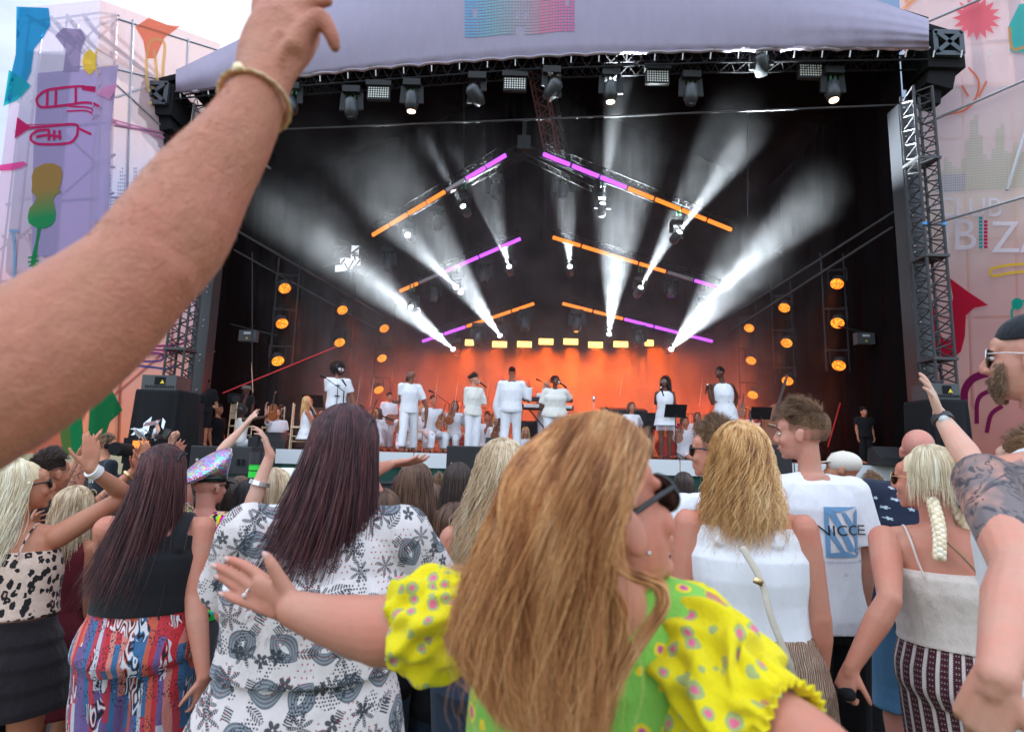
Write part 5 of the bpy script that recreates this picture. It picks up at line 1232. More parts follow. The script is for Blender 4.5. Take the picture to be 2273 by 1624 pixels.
        s.add('eyebrows', b, plain('brow_dark', (.03, .018, .012), .8)); b = MB(); b.tube([hd.p(-.022, .087, -.062), hd.p(0, .0975, -.060), hd.p(.022, .087, -.062)], [.003 * hd.k, .0055 * hd.k, .003 * hd.k], 8); s.add('lips', b, plain('lip', (.42, .13, .12), .5))
    def shades(s, frame=None, lens=None, r=.024, thin=False, shape_=1.2, name='sunglasses', onhead=False):
        hd = s.head; fm_ = frame or plain('black_frame', (.012, .012, .013), .25); b = MB(); dz = .004; up0_ = 0
        f = hd
        if onhead: f = Head(hd.p(0, -.012, .085), 0, 0, 0, hd.k); f.r, f.f, f.u, f.M = hd.r, hd.f, hd.u, hd.M
        y = .089
        if onhead: y = .060; dz = .0
        for q in (-1, 1): b.ell(f.p(q * .032, y, dz), [r * shape_ * hd.k, .004 * hd.k, r * hd.k], hd.M, 18, 8)
        o = s.add(name, b, lens or glass_dark()); b = MB(); t = .0013 if thin else .0035
        for q in (-1, 1):
            ring = [f.p(q * .032 + math.cos(a) * r * shape_ * 1.03, y + .001, dz + math.sin(a) * r * 1.03) for a in np.linspace(0, 2 * math.pi, 19)]; b.tube(ring, t * hd.k, 6)
            b.tube([f.p(q * .061, y - .004, dz + .008), f.p(q * .074, y - .045, dz + .008), f.p(q * .078, y - .10, dz + .002), f.p(q * .076, y - .115, dz - .02)], [t * 1.1 * hd.k] * 4, 6)
        b.tube([f.p(-.008, y + .003, dz + .008), f.p(.008, y + .003, dz + .008)], t * 1.1 * hd.k, 6); s.add('frame', b, fm_, parent=o); return o
    def band(s, nm, mat, t=.97, wd=.022, name='watch', r=1.06, face=None):
        S0, E, W, *_ = s.arm[nm]; d = (W - E).normalized(); p = E.lerp(W, t); u = V(0, 1, 0); u = (u - d * u.dot(d)).normalized(); v = d.cross(u); rr = (.0275 + (1 - t) * .05) * s.s * s.aw ** .6 * r; b = MB()
        n = 24
        for e in range(n):
            pass
        rg = [(p - d * wd / 2, v, u, rr + .0, rr), (p - d * wd / 2, v, u, rr + .003, rr + .003), (p + d * wd / 2, v, u, rr + .002, rr + .002), (p + d * wd / 2, v, u, rr, rr)]; b.rings(rg, 20); o = s.add(name, b, mat, False)
        if face:
            b = MB(); q = p + (face - p).normalized() * rr if isinstance(face, Vector) else p - V(0, 1, 0) * rr; nn = (q - p).normalized(); b.cyl(q - nn * .002, q + nn * .009, .017, 18); s.add('watch_face', b, plain('watch_face', (.5, .5, .5), .15), parent=o)
        return o
# ------------------------------------------------------------------ the crowd
pale = (.58, .31, .22); tan = (.48, .22, .13); rosy = (.55, .255, .175); brownskin = (.16, .075, .045); darksk = (.085, .04, .026)
# woman in leopard camisole, far left
p = Person('woman with platinum half-up hair in a leopard camisole, clapping hands raised', 62, 1020, 2.55, yaw=-12, w=1.12, hy=44, hp=8, skin_=tan, hipx=.05,
           Rr=dict(e=(282, 1098), w=(200, 1040), h=(.0, 1, .1), n=(.8, .1, -.6), curl=.12, spread=.05, fe=1, fw=-1, ts=-1), L=dict(e=(20, 1240), w=(60, 1180)))
p.tee(leopard(), hem=.60, sl=0, top=.765, e=.014, name='camisole', amp=.008); p.strap(leopard(), 1, .78, .004); p.strap(leopard(), -1, .78, .004)
p.skirt(cloth('tiered_black', (.014, .010, .012), .9, .6), .595, .375, .014, .05, tiers=1, amp=.007); p.hair('platinum', .55, 1500, 'wavy', wave=.012, front=62, swing=(-.25, -.1)); p.shades(r=.02)
b = MB(); hd = p.head
for q in np.linspace(0, 1, 9): a = hd.p(.076, -.0, .0 + .03).lerp(hd.p(.0, -.115, .02), q); b.tube([a + V(0, 0, .012 * math.sin(q * 9)), a + V(.01, 0, -.01)], .008, 6)
p.add('hair_twist', b, hmat('platinum')); b = MB(); b.ell(hd.p(.082, -.005, -.05), (.006,) * 3); b.ell(hd.p(.082, -.005, -.075), (.007,) * 3); p.add('earring', b, gold()); p.band('b', plain('white_strap2', (.75, .74, .7), .5), .9, .03)
# woman in black top and marbled trousers
p = Person('woman with very long mahogany hair, black top and marbled red trousers', 372, 992, 2.5, yaw=-14, w=1.24, hy=-6, skin_=rosy, hipx=-.02, Rr=dict(e=(432, 1325), w=(452, 1500), h=(-.1, -1, 0), n=(.9, 0, -.4), curl=.35, ts=1, ks=1.0), L=dict(e=(240, 1300), w=(245, 1420)))
p.tee(cloth('black_jersey', (.010, .010, .012), .9, .25), hem=.605, sl=0, top=.785, e=.016, name='top', amp=.004, wide=[(1, .10, .035)])
p.legs_cl(pants_print(), .62, .98, .03, .05, amp=.014); p.hair('mahogany', .62, 1900, 'straight', width=1.0, front=60, wave=.0, swing=(-.28, -.1)); p.shades(r=.02, onhead=True)
b = MB(); W = p.arm['b'][2]; b.ell(W + V(0, -.025, -.095), (.011, .01, .012)); p.add('ring', b, silver())
# woman in tropical print dress
p = Person('big woman with plum hair and tropical print dress, sunglasses on her head', 775, 912, 1.76, yaw=-9, w=1.50, hy=4, skin_=rosy, hipx=-.05, hk=1.06, head_dx=.03, Rr=dict(e=(960, 1330), w=(905, 1290), fe=1, fw=1, h=(.3, 1, .6)), L=dict(e=(512, 1350), w=(560, 1300), fe=1, fw=1), vox=.0048)
p.tee(tropical(), hem=.595, sl=.72, top=.828, e=.022, name='dress_top', amp=.015, slf=.03, seed=11); p.skirt(tropical(), .615, .26, .02, .07, name='dress_skirt', amp=.013, freq=(20, 20, 3))
b = MB(); b.rings([p.ring(.600, .138, .1, 0, .030), p.ring(.612, .140, .1, 0, .034), p.ring(.622, .14, .1, 0, .028)], 40); p.add('waistband', b, tropical()); p.hair('plum', .60, 3400, 'straight', front=58, width=1.1, swing=(-.42, -.06), r=.0013, vol=.016, m=20); p.shades(r=.026, onhead=True)
# woman at far left edge, face only
p = Person('man whose face looks in at the left edge of the photo', -12, 985, 2.9, yaw=60, sex='m', w=1.05, skin_=rosy); p.tee(W_TEE()); p.legs_cl(cloth('denim', (.06, .12, .22))); p.crop('boy', .04, 500); p.eyes()
# man with dark hair and tattooed arms clapping
p = Person('man with short dark hair and a sleeve tattoo, hands raised clapping', 118, 1003, 3.3, yaw=15, sex='m', skin_=tan, Rr=dict(e=(150, 1120), w=(195, 1010), h=(.45, 1, 0), n=(-.7, .2, -.6), curl=.06, spread=.05, ts=1), L=dict(e=(90, 1130), w=(175, 1020), h=(.5, .9, 0), curl=.06, ts=-1))
p.tee(BLK()); p.legs_cl(BLK()); p.crop('dark', .045, 1200)
b = MB(); S0, E, W, *_ = p.arm['b']
for k in range(26): t = rng.uniform(.1, .9); a = E.lerp(W, t) + V(rng.uniform(-.02, .02), -.041 + .012 * t, 0); b.tube([a, a + V(rng.uniform(-.02, .02), .002, rng.uniform(-.02, .02))], .002, 4)
p.add('tattoo', b, plain('tattoo_ink', (.10, .10, .11), .7))
# blond woman with sunglasses on her head
p = Person('blond woman with sunglasses in her hair beyond the leopard camisole', 178, 1082, 3.0, yaw=10, w=1.0, skin_=tan); p.tee(cloth('burgundy', (.12, .01, .02)), sl=.0, name='top'); p.skirt(cloth('burgundy', (.12, .01, .02)), .59, .28); p.hair('ash', .40, 900, 'wavy', wave=.008); p.shades(frame=gold(), thin=True, onhead=True, r=.022)
# curly woman in teal dress
p = Person('woman with curly dark hair in a teal sequin dress', 285, 1098, 3.1, yaw=8, w=1.0, skin_=tan, Rr=dict(e=(310, 1140), w=(318, 1030), h=(.2, 1, 0), curl=.2, spread=.3, ts=-1), L=dict(e=(200, 1130), w=(300, 1040), h=(.2, 1, 0), curl=.15, spread=.25)); p.tee(cloth('teal', (.01, .07, .10), .5), sl=0, name='dress', hem=.4, top=.78); p.strap(cloth('teal', (.01, .07, .10), .5), 1, .79, .008); p.strap(cloth('teal', (.01, .07, .10), .5), -1, .79, .008); p.puff('dark', p.head.p(0, -.02, .02), (.1, .11, .12), 900, .05); p.band('b', BLK(), .85, .02, 'bracelet'); p.band('a', gold(), .85, .012, 'bracelet')
# crew man with headset
p = Person('crew man with headset and black t-shirt standing in the pit', 242, 966, 7.2, yaw=35, sex='m', hy=60, skin_=tan); tee_c = p.tee(cloth('navy_tee', (.012, .016, .026))); p.legs_cl(BLK()); p.crop('boy', .04, 600); hd = p.head
b = MB(); b.ell(hd.p(.085, -.005, -.01), (.03, .03, .035)); b.tube([hd.p(.085, 0, .02), hd.p(.05, -.01, .11), hd.p(-.05, -.01, .11)], .008, 6); b.tube([hd.p(.09, .02, -.04), hd.p(.06, .1, -.06)], .004, 5); p.add('headset', b, BLK()); p.shades(frame=BLK(), lens=BLK(), r=.012)
def shirt_text(o, s_, c, hgt, mat, bold=True, ry=None, xs=1., off=.005, name='lettering'):
    """lettering laid on a garment: every point is dropped onto the cloth from behind"""
    dg = bpy.context.evaluated_depsgraph_get(); bvh = BVHTree.FromObject(o, dg); me = s_ if not isinstance(s_, str) else text_mesh(s_, 1.0, bold)
    bm = bmesh.new(); bm.from_mesh(me); bmesh.ops.triangulate(bm, faces=bm.faces[:])
    for _ in range(3): bmesh.ops.subdivide_edges(bm, edges=[e for e in bm.edges if e.calc_length() > .12], cuts=1)
    bmesh.ops.triangulate(bm, faces=bm.faces[:]); k = hgt / .7; r_, n_ = ry
    for v in bm.verts:
        q = Vector(c) + r_ * v.co.x * k * xs + V(0, 0, v.co.y * k); h = bvh.ray_cast(q + n_ * .6, -n_, 1.5)
        v.co = (h[0] + n_ * off) if h[0] is not None else q
    bm.to_mesh(me); bm.free(); return new_obj(name, me, mat, o)
pr, pf = p.r, -p.f
shirt_text(tee_c, 'CREW', p.ctr(.72), .05, plain('print_white', (.6, .6, .62)), ry=(pr, pf)); shirt_text(tee_c, 'TEN', p.ctr(.69), .06, plain('print_white', (.6, .6, .62)), ry=(pr, pf))
# camera man in the pit
p = Person('camera operator in black behind the television camera', 355, 968, 7.0, yaw=170, sex='m', skin_=tan); p.tee(BLK(), sl=1.8); p.legs_cl(BLK()); p.hair('dark', .04, 400)
t = empty('television_camera', P(318, 1005, 6.8), 'television camera with a lit orange screen and clear rain cover', 'camera'); b = MB(); c = P(325, 1000, 6.8); b.box(c, (.22, .5, .28)); b.box(c + V(.1, .1, -.25), (.3, .3, .2)); b.cyl(c + V(0, -.25, 0), c + V(0, -.55, .02), .07, 16); b.build('body', BLK(), t)
b = MB(); s_ = P(312, 988, 6.5); b.box(s_, (.16, .03, .10)); b.build('screen', glow('orange_screen', (1, .25, .05), 1.0), t); b = MB(); b.box(s_ + V(0, .03, -.02), (.22, .04, .2)); b.build('viewfinder', BLK(), t)
b = MB()
for k in range(26):
    a = P(300 + 60 * rng.random(), 945 + 45 * rng.random(), 6.7 + .15 * rng.random()); u_ = V(rng.normal(0, .06), rng.normal(0, .05), rng.normal(.04, .05)); w_ = V(rng.normal(0.03, .05), rng.normal(0, .05), rng.normal(0, .05)); b.add([a, a + u_, a + u_ + w_, a + w_ * .8], [(0, 1, 2), (0, 2, 3)])
m = Mt('clear_plastic'); b.build('rain_cover', m.fin(m.bsdf((.5, .5, .52), .12, 0, .8, trans=.75)), t); b = MB()
for k in (-1, 0, 1): b.tube([c + V(0, 0, -.3), (c.x + k * .5, c.y + .3, 0)], .03, 8)
b.build('tripod', grey_metal(), t)
# hand holding a phone-like camera
p = Person('person with raised fist and green watch strap beyond the mahogany hair', 408, 1075, 4.2, yaw=0, sex='m', skin_=pale, L=dict(e=(360, 1080), w=(378, 988), h=(.15, .8, .3), curl=1.1, th=.9)); p.tee(BLK()); p.legs_cl(BLK()); p.hair('dark', .05, 500); p.band('a', plain('green_strap', (.25, .55, .06), .5), .9, .03, face=True)
# rainbow cap man
p = Person('man in a rainbow sequin peaked cap and leopard shirt with purple patches', 470, 1035, 3.4, yaw=5, sex='m', w=1.08, hy=25, skin_=(.50, .22, .16), L=dict(e=(415, 1130), w=(405, 1035), h=(-.2, 1, 0), curl=.2)); p.tee(rainbow_leopard(), name='shirt', amp=.008); p.legs_cl(cloth('grey_trousers', (.08, .08, .09)))
hd = p.head; b = MB(); b.rings([(hd.p(0, -.01, .03), hd.r, hd.f, .083, .10), (hd.p(0, -.01, .07), hd.r, hd.f, .086, .103)], 28); cp = p.add('cap', b, plain('cap_band', (.02, .03, .03), .25, .4))
b = MB(); uu = (hd.u * .78 - hd.f * .60 - hd.r * .15).normalized(); aa = hd.r; bb_ = uu.cross(aa).normalized(); aa = bb_.cross(uu); c_ = hd.p(-.01, -.03, .128); b.rings([(hd.p(0, -.01, .065), hd.r, hd.f, .086, .10), (c_ - uu * .02, aa, bb_, .135, .15), (c_ + uu * .004, aa, bb_, .14, .155), (c_ + uu * .018, aa, bb_, .10, .11), (c_ + uu * .022, aa, bb_, .03, .03)], 36); p.add('crown', b, sequins(), parent=cp)
b = MB(); b.prism([hd.p(-.06, .07, .03), hd.p(-.05, .13, .015), hd.p(0, .15, .01), hd.p(.05, .13, .015), hd.p(.06, .07, .03)], hd.u, .006); p.add('peak', b, plain('cap_peak', (.02, .02, .025), .2), parent=cp)
b = MB()
for a in np.linspace(0, 6.2, 60): b.ell(c_ + aa * .14 * math.cos(a) + bb_ * .155 * math.sin(a), (.004,) * 3, seg=6, rn=4)
p.add('beading', b, silver(), parent=cp); p.shades(r=.018)
# arm reaching up-right
p = Person('person whose long bare arm reaches up behind the rainbow cap', 440, 1100, 3.9, yaw=0, sex='m', skin_=(.60, .38, .28), Rr=dict(e=(490, 1000), w=(540, 948), h=(.55, .7, .1), n=(-.6, .5, -.5), curl=.08, spread=.35, ts=-1, ks=1.15)); p.tee(BLK(), sl=.3); p.legs_cl(BLK()); p.hair('dark', .05, 500)
# blond bob woman with raised arm, white hat beyond
p = Person('woman with ash blond bob and raised bent arm with silver wristband', 612, 1048, 2.75, yaw=0, w=1.02, skin_=(.60, .36, .27), L=dict(e=(548, 1150), w=(600, 1010), h=(-.35, 1, .1), n=(.9, .2, .3), curl=.25, spread=.2, ts=1, fe=-1, ks=1.05), Rr=None); p.tee(cloth('brown_knit', (.06, .04, .035)), sl=.0, name='top'); p.legs_cl(cloth('denim', (.06, .12, .22))); p.hair('ash', .24, 1500, 'straight', front=62, vol=.02); p.band('a', silver(), .55, .018, 'bracelet', r=.98)
p = Person('person in a rounded white bucket hat', 640, 1040, 4.6, yaw=0, sex='m', skin_=tan); p.tee(W_TEE()); p.legs_cl(BLK()); hd = p.head; b = MB(); b.rings([(hd.p(0, -.01, .0), hd.r, hd.f, .15, .16), (hd.p(0, -.01, .035), hd.r, hd.f, .105, .12), (hd.p(0, -.01, .09), hd.r, hd.f, .10, .11), (hd.p(0, -.01, .125), hd.r, hd.f, .06, .07)], 26); p.add('bucket_hat', b, plain('hat_white', (.78, .8, .84), .8))
# background heads
def bg(label, px, py, D, hair, L_, top, yaw=0, n=700, style='straight', w=1., sk=pale, sex='f', sl=0., **k):
    q = Person(label, px, py, D, yaw=yaw, w=w, sex=sex, skin_=sk, **k); q.tee(top, sl=sl, name='top'); q.legs_cl(cloth('denim_dark', (.03, .05, .09)))
    if hair: q.hair(hair, L_, n, style, up_=.01 if L_ < .15 else 0)
    return q
bg('woman with dark brown hair just right of the rainbow cap', 513, 1065, 3.8, 'dark', .4, BLK())
bg('woman with near-black hair behind the raised bent arm', 560, 1068, 3.6, 'black', .45, BLK())
q = bg('woman with straight brown hair to the left of the wavy blond one', 925, 1030, 2.9, 'brown', .50, cloth('black_jersey', (.010, .010, .012), .9, .25), n=1500, yaw=5, sl=.6)
b = MB(); b.tube([q.ctr(.80) + V(.06, -.1, .0), q.ctr(.79) + V(.13, -.1, .0), q.ctr(.78) + V(.2, -.04, .02)], .003, 5); q.add('necklace', b, silver())
bg('small brown-haired girl half hidden beside the straight brown hair', 958, 1075, 4.0, 'brown', .3, BLK(), H=1.4)
bg('bare-shouldered woman with dark hair below the pit loudspeaker', 1018, 1030, 3.6, 'dark', .32, BLK(), n=1100, sk=(.66, .46, .37))
q = Person('woman with long wavy ash blond hair, bare shoulder, before the pit loudspeaker', 1115, 985, 2.2, yaw=-5, w=1.08, skin_=rosy, hipx=-.03); q.tee(cloth('sparkle_top', (.10, .11, .15), .4), sl=0, hem=.55, top=.745, name='top'); q.legs_cl(cloth('denim_dark', (.03, .05, .09))); q.hair('ash', .60, 2400, 'wavy', wave=.017, vol=.02, swing=(-.35, 0), width=1.4)
bg('person in navy jeans hidden between yellow sleeve and wavy blond', 1010, 1120, 2.6, 'brown', .3, BLK(), w=1.0, H=1.55, sex='f')
# more of the crowd further in
for px, py, D, hr, L_, tp, lb in ((55, 1040, 5.6, 'brown', .35, (.10, .02, .03), 'woman in dark red far behind the platinum hair'), (150, 1058, 5.4, 'black', .3, (.03, .05, .10), 'woman in navy beyond the tattooed clapping arms'), (345, 1062, 5.2, 'gold', .35, (.3, .3, .33), 'fair woman in grey beyond the mahogany hair'), (425, 1066, 5.0, 'dark', .04, (.02, .02, .02), 'man in black left of the rainbow cap'), (538, 1058, 5.6, 'brown', .3, (.25, .05, .06), 'woman in red far right of the rainbow cap'),
                             (700, 1050, 5.8, 'dark', .04, (.5, .5, .5), 'man in grey beyond the plum hair'), (893, 1052, 5.2, 'mahogany', .35, (.02, .02, .03), 'dark woman left of the straight brown hair'), (975, 1056, 5.6, 'boy', .04, (.05, .10, .16), 'man in blue below the centre loudspeaker'), (1060, 1052, 5.4, 'dark', .3, (.3, .25, .2), 'woman in beige behind the wavy ash blond'), (1515, 1050, 5.2, 'dark', .3, (.02, .02, .02), 'dark head beyond the black sunglasses'),
                             (1700, 1056, 5.0, 'brown', .3, (.3, .05, .1), 'woman in crimson beyond the golden hair'), (1820, 1058, 4.8, 'brown', .28, (.4, .35, .3), 'brown haired woman in cream beyond the tall boy'), (1935, 1052, 4.8, 'boy', .04, (.02, .03, .08), 'man in navy between cream cap and bald head'), (2100, 1060, 4.4, 'dark', .3, (.02, .02, .02), 'woman in black behind the red nails')):
    q = Person(lb, px, py, D, yaw=rng.uniform(-20, 20), sex='m' if L_ < .1 else 'f', skin_=(tan, rosy, pale)[int(px) % 3], vox=.016); c_m = cloth('crowd_top_%d' % px, tp); q.tee(c_m, sl=.5 if L_ < .1 else 0, name='top'); q.legs_cl(cloth('denim_dark', (.03, .05, .09)))
    if L_ < .1: q.crop(hr, .045, 500)
    else: q.hair(hr, L_, 600)
# open hand beside the plum hair
q = bg('person behind the plum hair holding one open hand out to the right', 850, 1090, 2.5, 'brown', .3, BLK(), sk=rosy, Rr=dict(e=(815, 1050), w=(868, 1030), h=(1, .12, .1), n=(.1, -.9, -.4), curl=.10, spread=.2, ts=1, hk=1.1))
# young man with sunglasses and wavy blond in white vest
p = Person('young man in dark square sunglasses left of the golden wavy hair', 1584, 942, 2.6, yaw=-30, sex='m', hy=-60, skin_=rosy); p.tee(W_TEE()); p.legs_cl(BLK()); p.crop('boy', .06, 1500, sweep=(.1, .3, .3)); p.shades(r=.022, shape_=1.25)
p = Person('woman with long wavy golden hair in a white vest with cream bag strap', 1640, 948, 2.2, yaw=14, w=1.26, skin_=rosy, hipx=.03)
p.tee(cloth('white_rib', (.80, .80, .84), .9, .2), hem=.575, sl=0, top=.80, e=.012, name='vest', amp=.010, flare=.005, wide=[(1, .075, .03), (-1, .075, .03)])
p.skirt(foil(), .60, .30, .018, .04, amp=.006, freq=(60, 60, 3)); p.hair('gold', .44, 3400, 'wavy', wave=.022, vol=.022, width=1.3, front=60)
b = MB(); q = [P(1648, 1215, 2.0), P(1690, 1290, 1.985), P(1712, 1370, 1.97), P(1755, 1480, 1.98), P(1765, 1540, 2.1)]
pts = [Vector(x) for x in crom(q, 20)]; b.tube(pts, [(.011, .003)] * 20, 8, flat=(0, 1, 0)); o = p.add('bag_strap', b, plain('cream_leather', (.62, .55, .46), .5)); b = MB(); b.box(P(1683, 1290, 1.97), (.03, .006, .02), Matrix.Rotation(.4, 3, 'Y')); p.add('buckle', b, gold(), parent=o)
# boy with the printed white t-shirt
p = Person('tall boy with swept brown hair in a white t-shirt with blue back print', 1775, 903, 2.7, yaw=-4, sex='m', w=.86, hy=-56, hp=-2, skin_=(.55, .28, .20), hipx=.02, hk=1.02, head_dx=-.03)
ts = p.tee(cloth('white_cotton', (.80, .80, .84), .85, .35), hem=.495, sl=.72, e=.024, flare=.02, slf=.03, amp=.013, seed=5); p.legs_cl(BLK(), .55, .52, .03, .05, name='shorts')
p.crop('boy', .075, 2600, lift=.02, sweep=(-.1, .9, .25)); p.eyes()
nr = (-p.f)
def squareN():
    bm = bmesh.new(); L_ = []
    def poly(pts): vs = [bm.verts.new((x, y, 0)) for x, y in pts]; bm.faces.new(vs)
    poly([(-.5, .5), (-.5, -.5), (-.38, -.42), (-.38, .36)]); poly([(.5, .5), (.5, -.5), (.38, -.40), (.38, .38)])
    poly([(-.5, .5), (-.38, .36), (-.05, .40), (.5, .5)]); poly([(-.5, -.5), (.5, -.5), (.05, -.38), (-.38, -.42)])
    poly([(-.38, .36), (-.20, .38), (.38, -.40), (.16, -.39)]); poly([(-.38, .10), (-.38, -.10), (-.1, -.39), (.02, -.385)]); poly([(.38, -.14), (.38, .12), (.1, .39), (-.02, .385)])
    me = bpy.data.meshes.new('mark'); bm.to_mesh(me); bm.free(); return me
c_ = p.ctr(.715) + p.r * .048
shirt_text(ts, squareN(), c_, .145, cloth('blue_print', (.16, .34, .56), .7), ry=(p.r, nr), name='logo', off=.004, xs=.8)
shirt_text(ts, 'NICCE', c_ + V(0, 0, .004), .042, plain('ink_black', (.012, .012, .016), .7), ry=(p.r, nr), off=.007, xs=1.35, bold=False)
shirt_text(ts, 'ESTABLISHED AND DESIGNED IN LONDON', c_ + V(0, 0, -.125), .009, plain('ink_greyblue', (.25, .3, .4)), ry=(p.r, nr), off=.006, bold=False); shirt_text(ts, '2 0', c_ + V(0, 0, -.175), .011, plain('ink_greyblue', (.25, .3, .4)), ry=(p.r, nr), off=.006, bold=False)
# cream cap man, bald man in palm shirt
p = Person('man in a cream baseball cap beyond the white t-shirt', 1868, 1000, 3.8, yaw=10, sex='m', hy=-52, skin_=tan); p.tee(cloth('purple_top', (.05, .015, .06)), name='top'); p.legs_cl(BLK()); hd = p.head; b = MB()
b.ell(hd.p(0, -.012, .040), (.083, .102, .075), hd.M, 24, 16); b.ell(hd.p(0, -.012, .116), (.006, .006, .004), seg=8, rn=4); b.tube([hd.p(0, .088, .04), hd.p(0, .06, .10), hd.p(0, 0, .116), hd.p(0, -.08, .09), hd.p(0, -.112, .03)], .0022, 5); cp = p.add('cap', b, plain('cap_cream', (.66, .60, .52), .8)); b = MB(); b.prism([hd.p(-.07, .06, .045), hd.p(-.062, .135, .036), hd.p(-.03, .165, .034), hd.p(.03, .165, .034), hd.p(.062, .135, .036), hd.p(.07, .06, .045)], hd.u, .008); p.add('peak', b, plain('cap_cream', (.66, .60, .52), .8), parent=cp)
p = Person('broad bald man in a navy shirt with small white palms and blue jeans shorts', 2035, 950, 3.1, yaw=28, sex='m', w=1.32, skin_=(.56, .28, .22), hipx=-.06); p.tee(palm_shirt(), sl=.8, name='shirt', e=.03, hem=.50, amp=.008); p.legs_cl(cloth('jeans', (.07, .18, .32)), .55, .60, .03, .03, name='shorts')
# woman with braids
p = Person('woman with platinum plaits in a cream camisole and striped knit shorts', 2045, 996, 2.25, yaw=24, w=1.22, hy=-36, skin_=rosy, hipx=.08, head_dx=-.03, L=dict(e=(1975, 1330), w=(1890, 1480), h=(-.4, -1, -.1), n=(-.8, 0, -.5), curl=.75, fe=-1, fw=-1, ts=-1), Rr=dict(e=(2165, 1310), w=(2175, 1420)))
cam_m = cloth('cream_satin', (.66, .58, .52), .55, .55); p.tee(cam_m, hem=.592, sl=0, top=.745, e=.016, name='camisole', amp=.012, flare=.02, seed=8); p.strap(cam_m, 1, .765, .0042, lat=.095); p.strap(cam_m, -1, .765, .0042, lat=.095)
p.legs_cl(knit(round(p.cx + p.hipx, 3), round(p.cy, 3)), .61, .46, .028, .03, name='shorts', amp=.004); p.hair('platinum', .13, 1900, 'straight', front=60, vol=.016)
for k in (-1, 1):
    b = MB(); hd = p.head; a = hd.p(k * .065, -.045, -.07); c_ = a + V(k * .05 + .02, -.05, -.20); paths = []
    for i in range(46):
        t = i / 46
        for q in range(3): an = q * 2.094 + i * .55; cc = a.lerp(c_, t) + V(math.cos(an) * .012, math.sin(an) * .012 - .02 * math.sin(t * 3), 0); b.ell(cc, (.011, .011, .014), seg=7, rn=5) if i % 2 == 0 else None
    p.add('plait', b, hmat('platinum'))
p.shades(frame=gold(), thin=True, r=.024); b = MB(); p.conf(b, [p.ctr(.83) + V(-.07, -.07, .0), p.ctr(.78) + V(-.02, -.13, 0), p.ctr(.70) + V(.06, -.15, 0), p.ctr(.62) + V(.13, -.145, 0)], .0045); p.add('bag_cord', b, plain('tan_cord', (.30, .18, .10), .6))
b = MB(); W = p.arm['a'][2] + p.arm['a'][3] * .085; b.cyl(W + V(.0, -.04, .005), W + V(.0, .04, -.02), .02, 18); p.add('bottle', b, BLK())
# bare-backed woman clapping with red nails
p = Person('woman with tied dark hair and bare back clapping with red nails', 2160, 1040, 3.2, yaw=25, w=1.12, skin_=(.50, .26, .19), L=dict(e=(2090, 1120), w=(2112, 1075), h=(.1, 1, 0), curl=.25, ts=-1)); p.tee(BLK(), sl=0, top=.72, name='top'); p.skirt(cloth('grey_skirt', (.35, .36, .40)), .56, .3); p.hair('dark', .13, 900, cap=True); p.puff('dark', p.head.p(.0, -.1, .0), (.04, .04, .05), 200, .02)
b = MB()
for k in range(5): b.ell(P(2098 + k * 7, 1058 - (k % 3) * 4, 3.1), (.006, .006, .009))
p.add('nails', b, plain('red_nail', (.6, .01, .02), .2))
# waving man with watch
p = Person('man with raised spread hand and black watch standing behind the tattooed man', 2270, 960, 2.3, yaw=-20, sex='m', w=1.05, skin_=(.62, .40, .30), L=dict(e=(2165, 1040), w=(2088, 925), h=(-.35, 1, .0), n=(.8, .1, -.6), curl=.10, spread=.28, ts=1, ks=1.1, fe=-1)); p.tee(W_TEE(), sl=.3); p.legs_cl(cloth('light_jeans', (.35, .38, .42))); p.crop('boy', .04, 500); p.band('a', plain('watch_rubber', (.03, .03, .032), .6), .93, .028, face=P(2125, 915, 1.9))
# ------------------------------------------------------------------ foreground people
def chain(b, pts, rad, seg=20, n=None, flat=None):
    """smooth tapered limb through (px, py, depth) points"""
    w_ = [P(*p) if not isinstance(p, Vector) else p for p in pts]; n = n or len(pts) * 5
    c = crom(w_, n); r = crom([(q if isinstance(q, tuple) else (q, q)) + (0,) for q in rad], n); b.tube([Vector(q) for q in c], [(x[0], x[1]) for x in r], seg, flat=flat)
# raised arm in front of the camera
root = empty('person', P(-420, 1000, .42) * 1, 'person left of the camera raising a bare arm with a gold bracelet', 'person'); root.location.z = 0
b = MB(); chain(b, [(600, 128, .635), (577, 205, .62), (520, 310, .61), (450, 408, .60), (385, 515, .585), (305, 612, .57)], [.030, .0315, .040, .049, .055, .054])
chain(b, [(330, 590, .57), (190, 712, .55), (40, 815, .52), (-130, 900, .49)], [.052, .062, .066, .070])
chain(b, [(362, 598, .56), (340, 622, .555)], [.030, .028])
flat_ = rt * .86 - up * .5
chain(b, [(580, 190, .622), (600, 128, .625), (625, 72, .63), (650, 30, .635)], [(.019, .031), (.019, .039), (.018, .042), (.014, .038)], flat=flat_)
for pts, rr in (([(655, 105, .62), (672, 74, .62), (709, 36, .62), (735, 76, .625), (744, 104, .63)], [.014, .0125, .0105, .0095, .008]), ([(630, 75, .63), (650, 33, .63), (686, 8, .635), (728, 2, .64)], [.014, .012, .0105, .008]),
                ([(605, 60, .635), (618, 10, .635), (655, -45, .64), (700, -70, .65)], [.014, .0125, .011, .008]), ([(585, 70, .64), (578, 20, .64), (590, -40, .645), (620, -80, .65)], [.013, .0115, .010, .008]),
                ([(640, 150, .64), (672, 118, .655), (690, 92, .67), (700, 60, .68)], [.015, .013, .011, .009])): chain(b, pts, rr, 12)
for px, py in ((668, 78), (646, 44), (616, 28), (583, 42)): b.ell(P(px, py, .622), (.013, .008, .013))
for a, c in (((600, 165, .606), (640, 90, .606)), ((585, 170, .606), (618, 70, .608)), ((575, 165, .608), (592, 70, .612))): chain(b, [a, c], [.006, .005], 8)
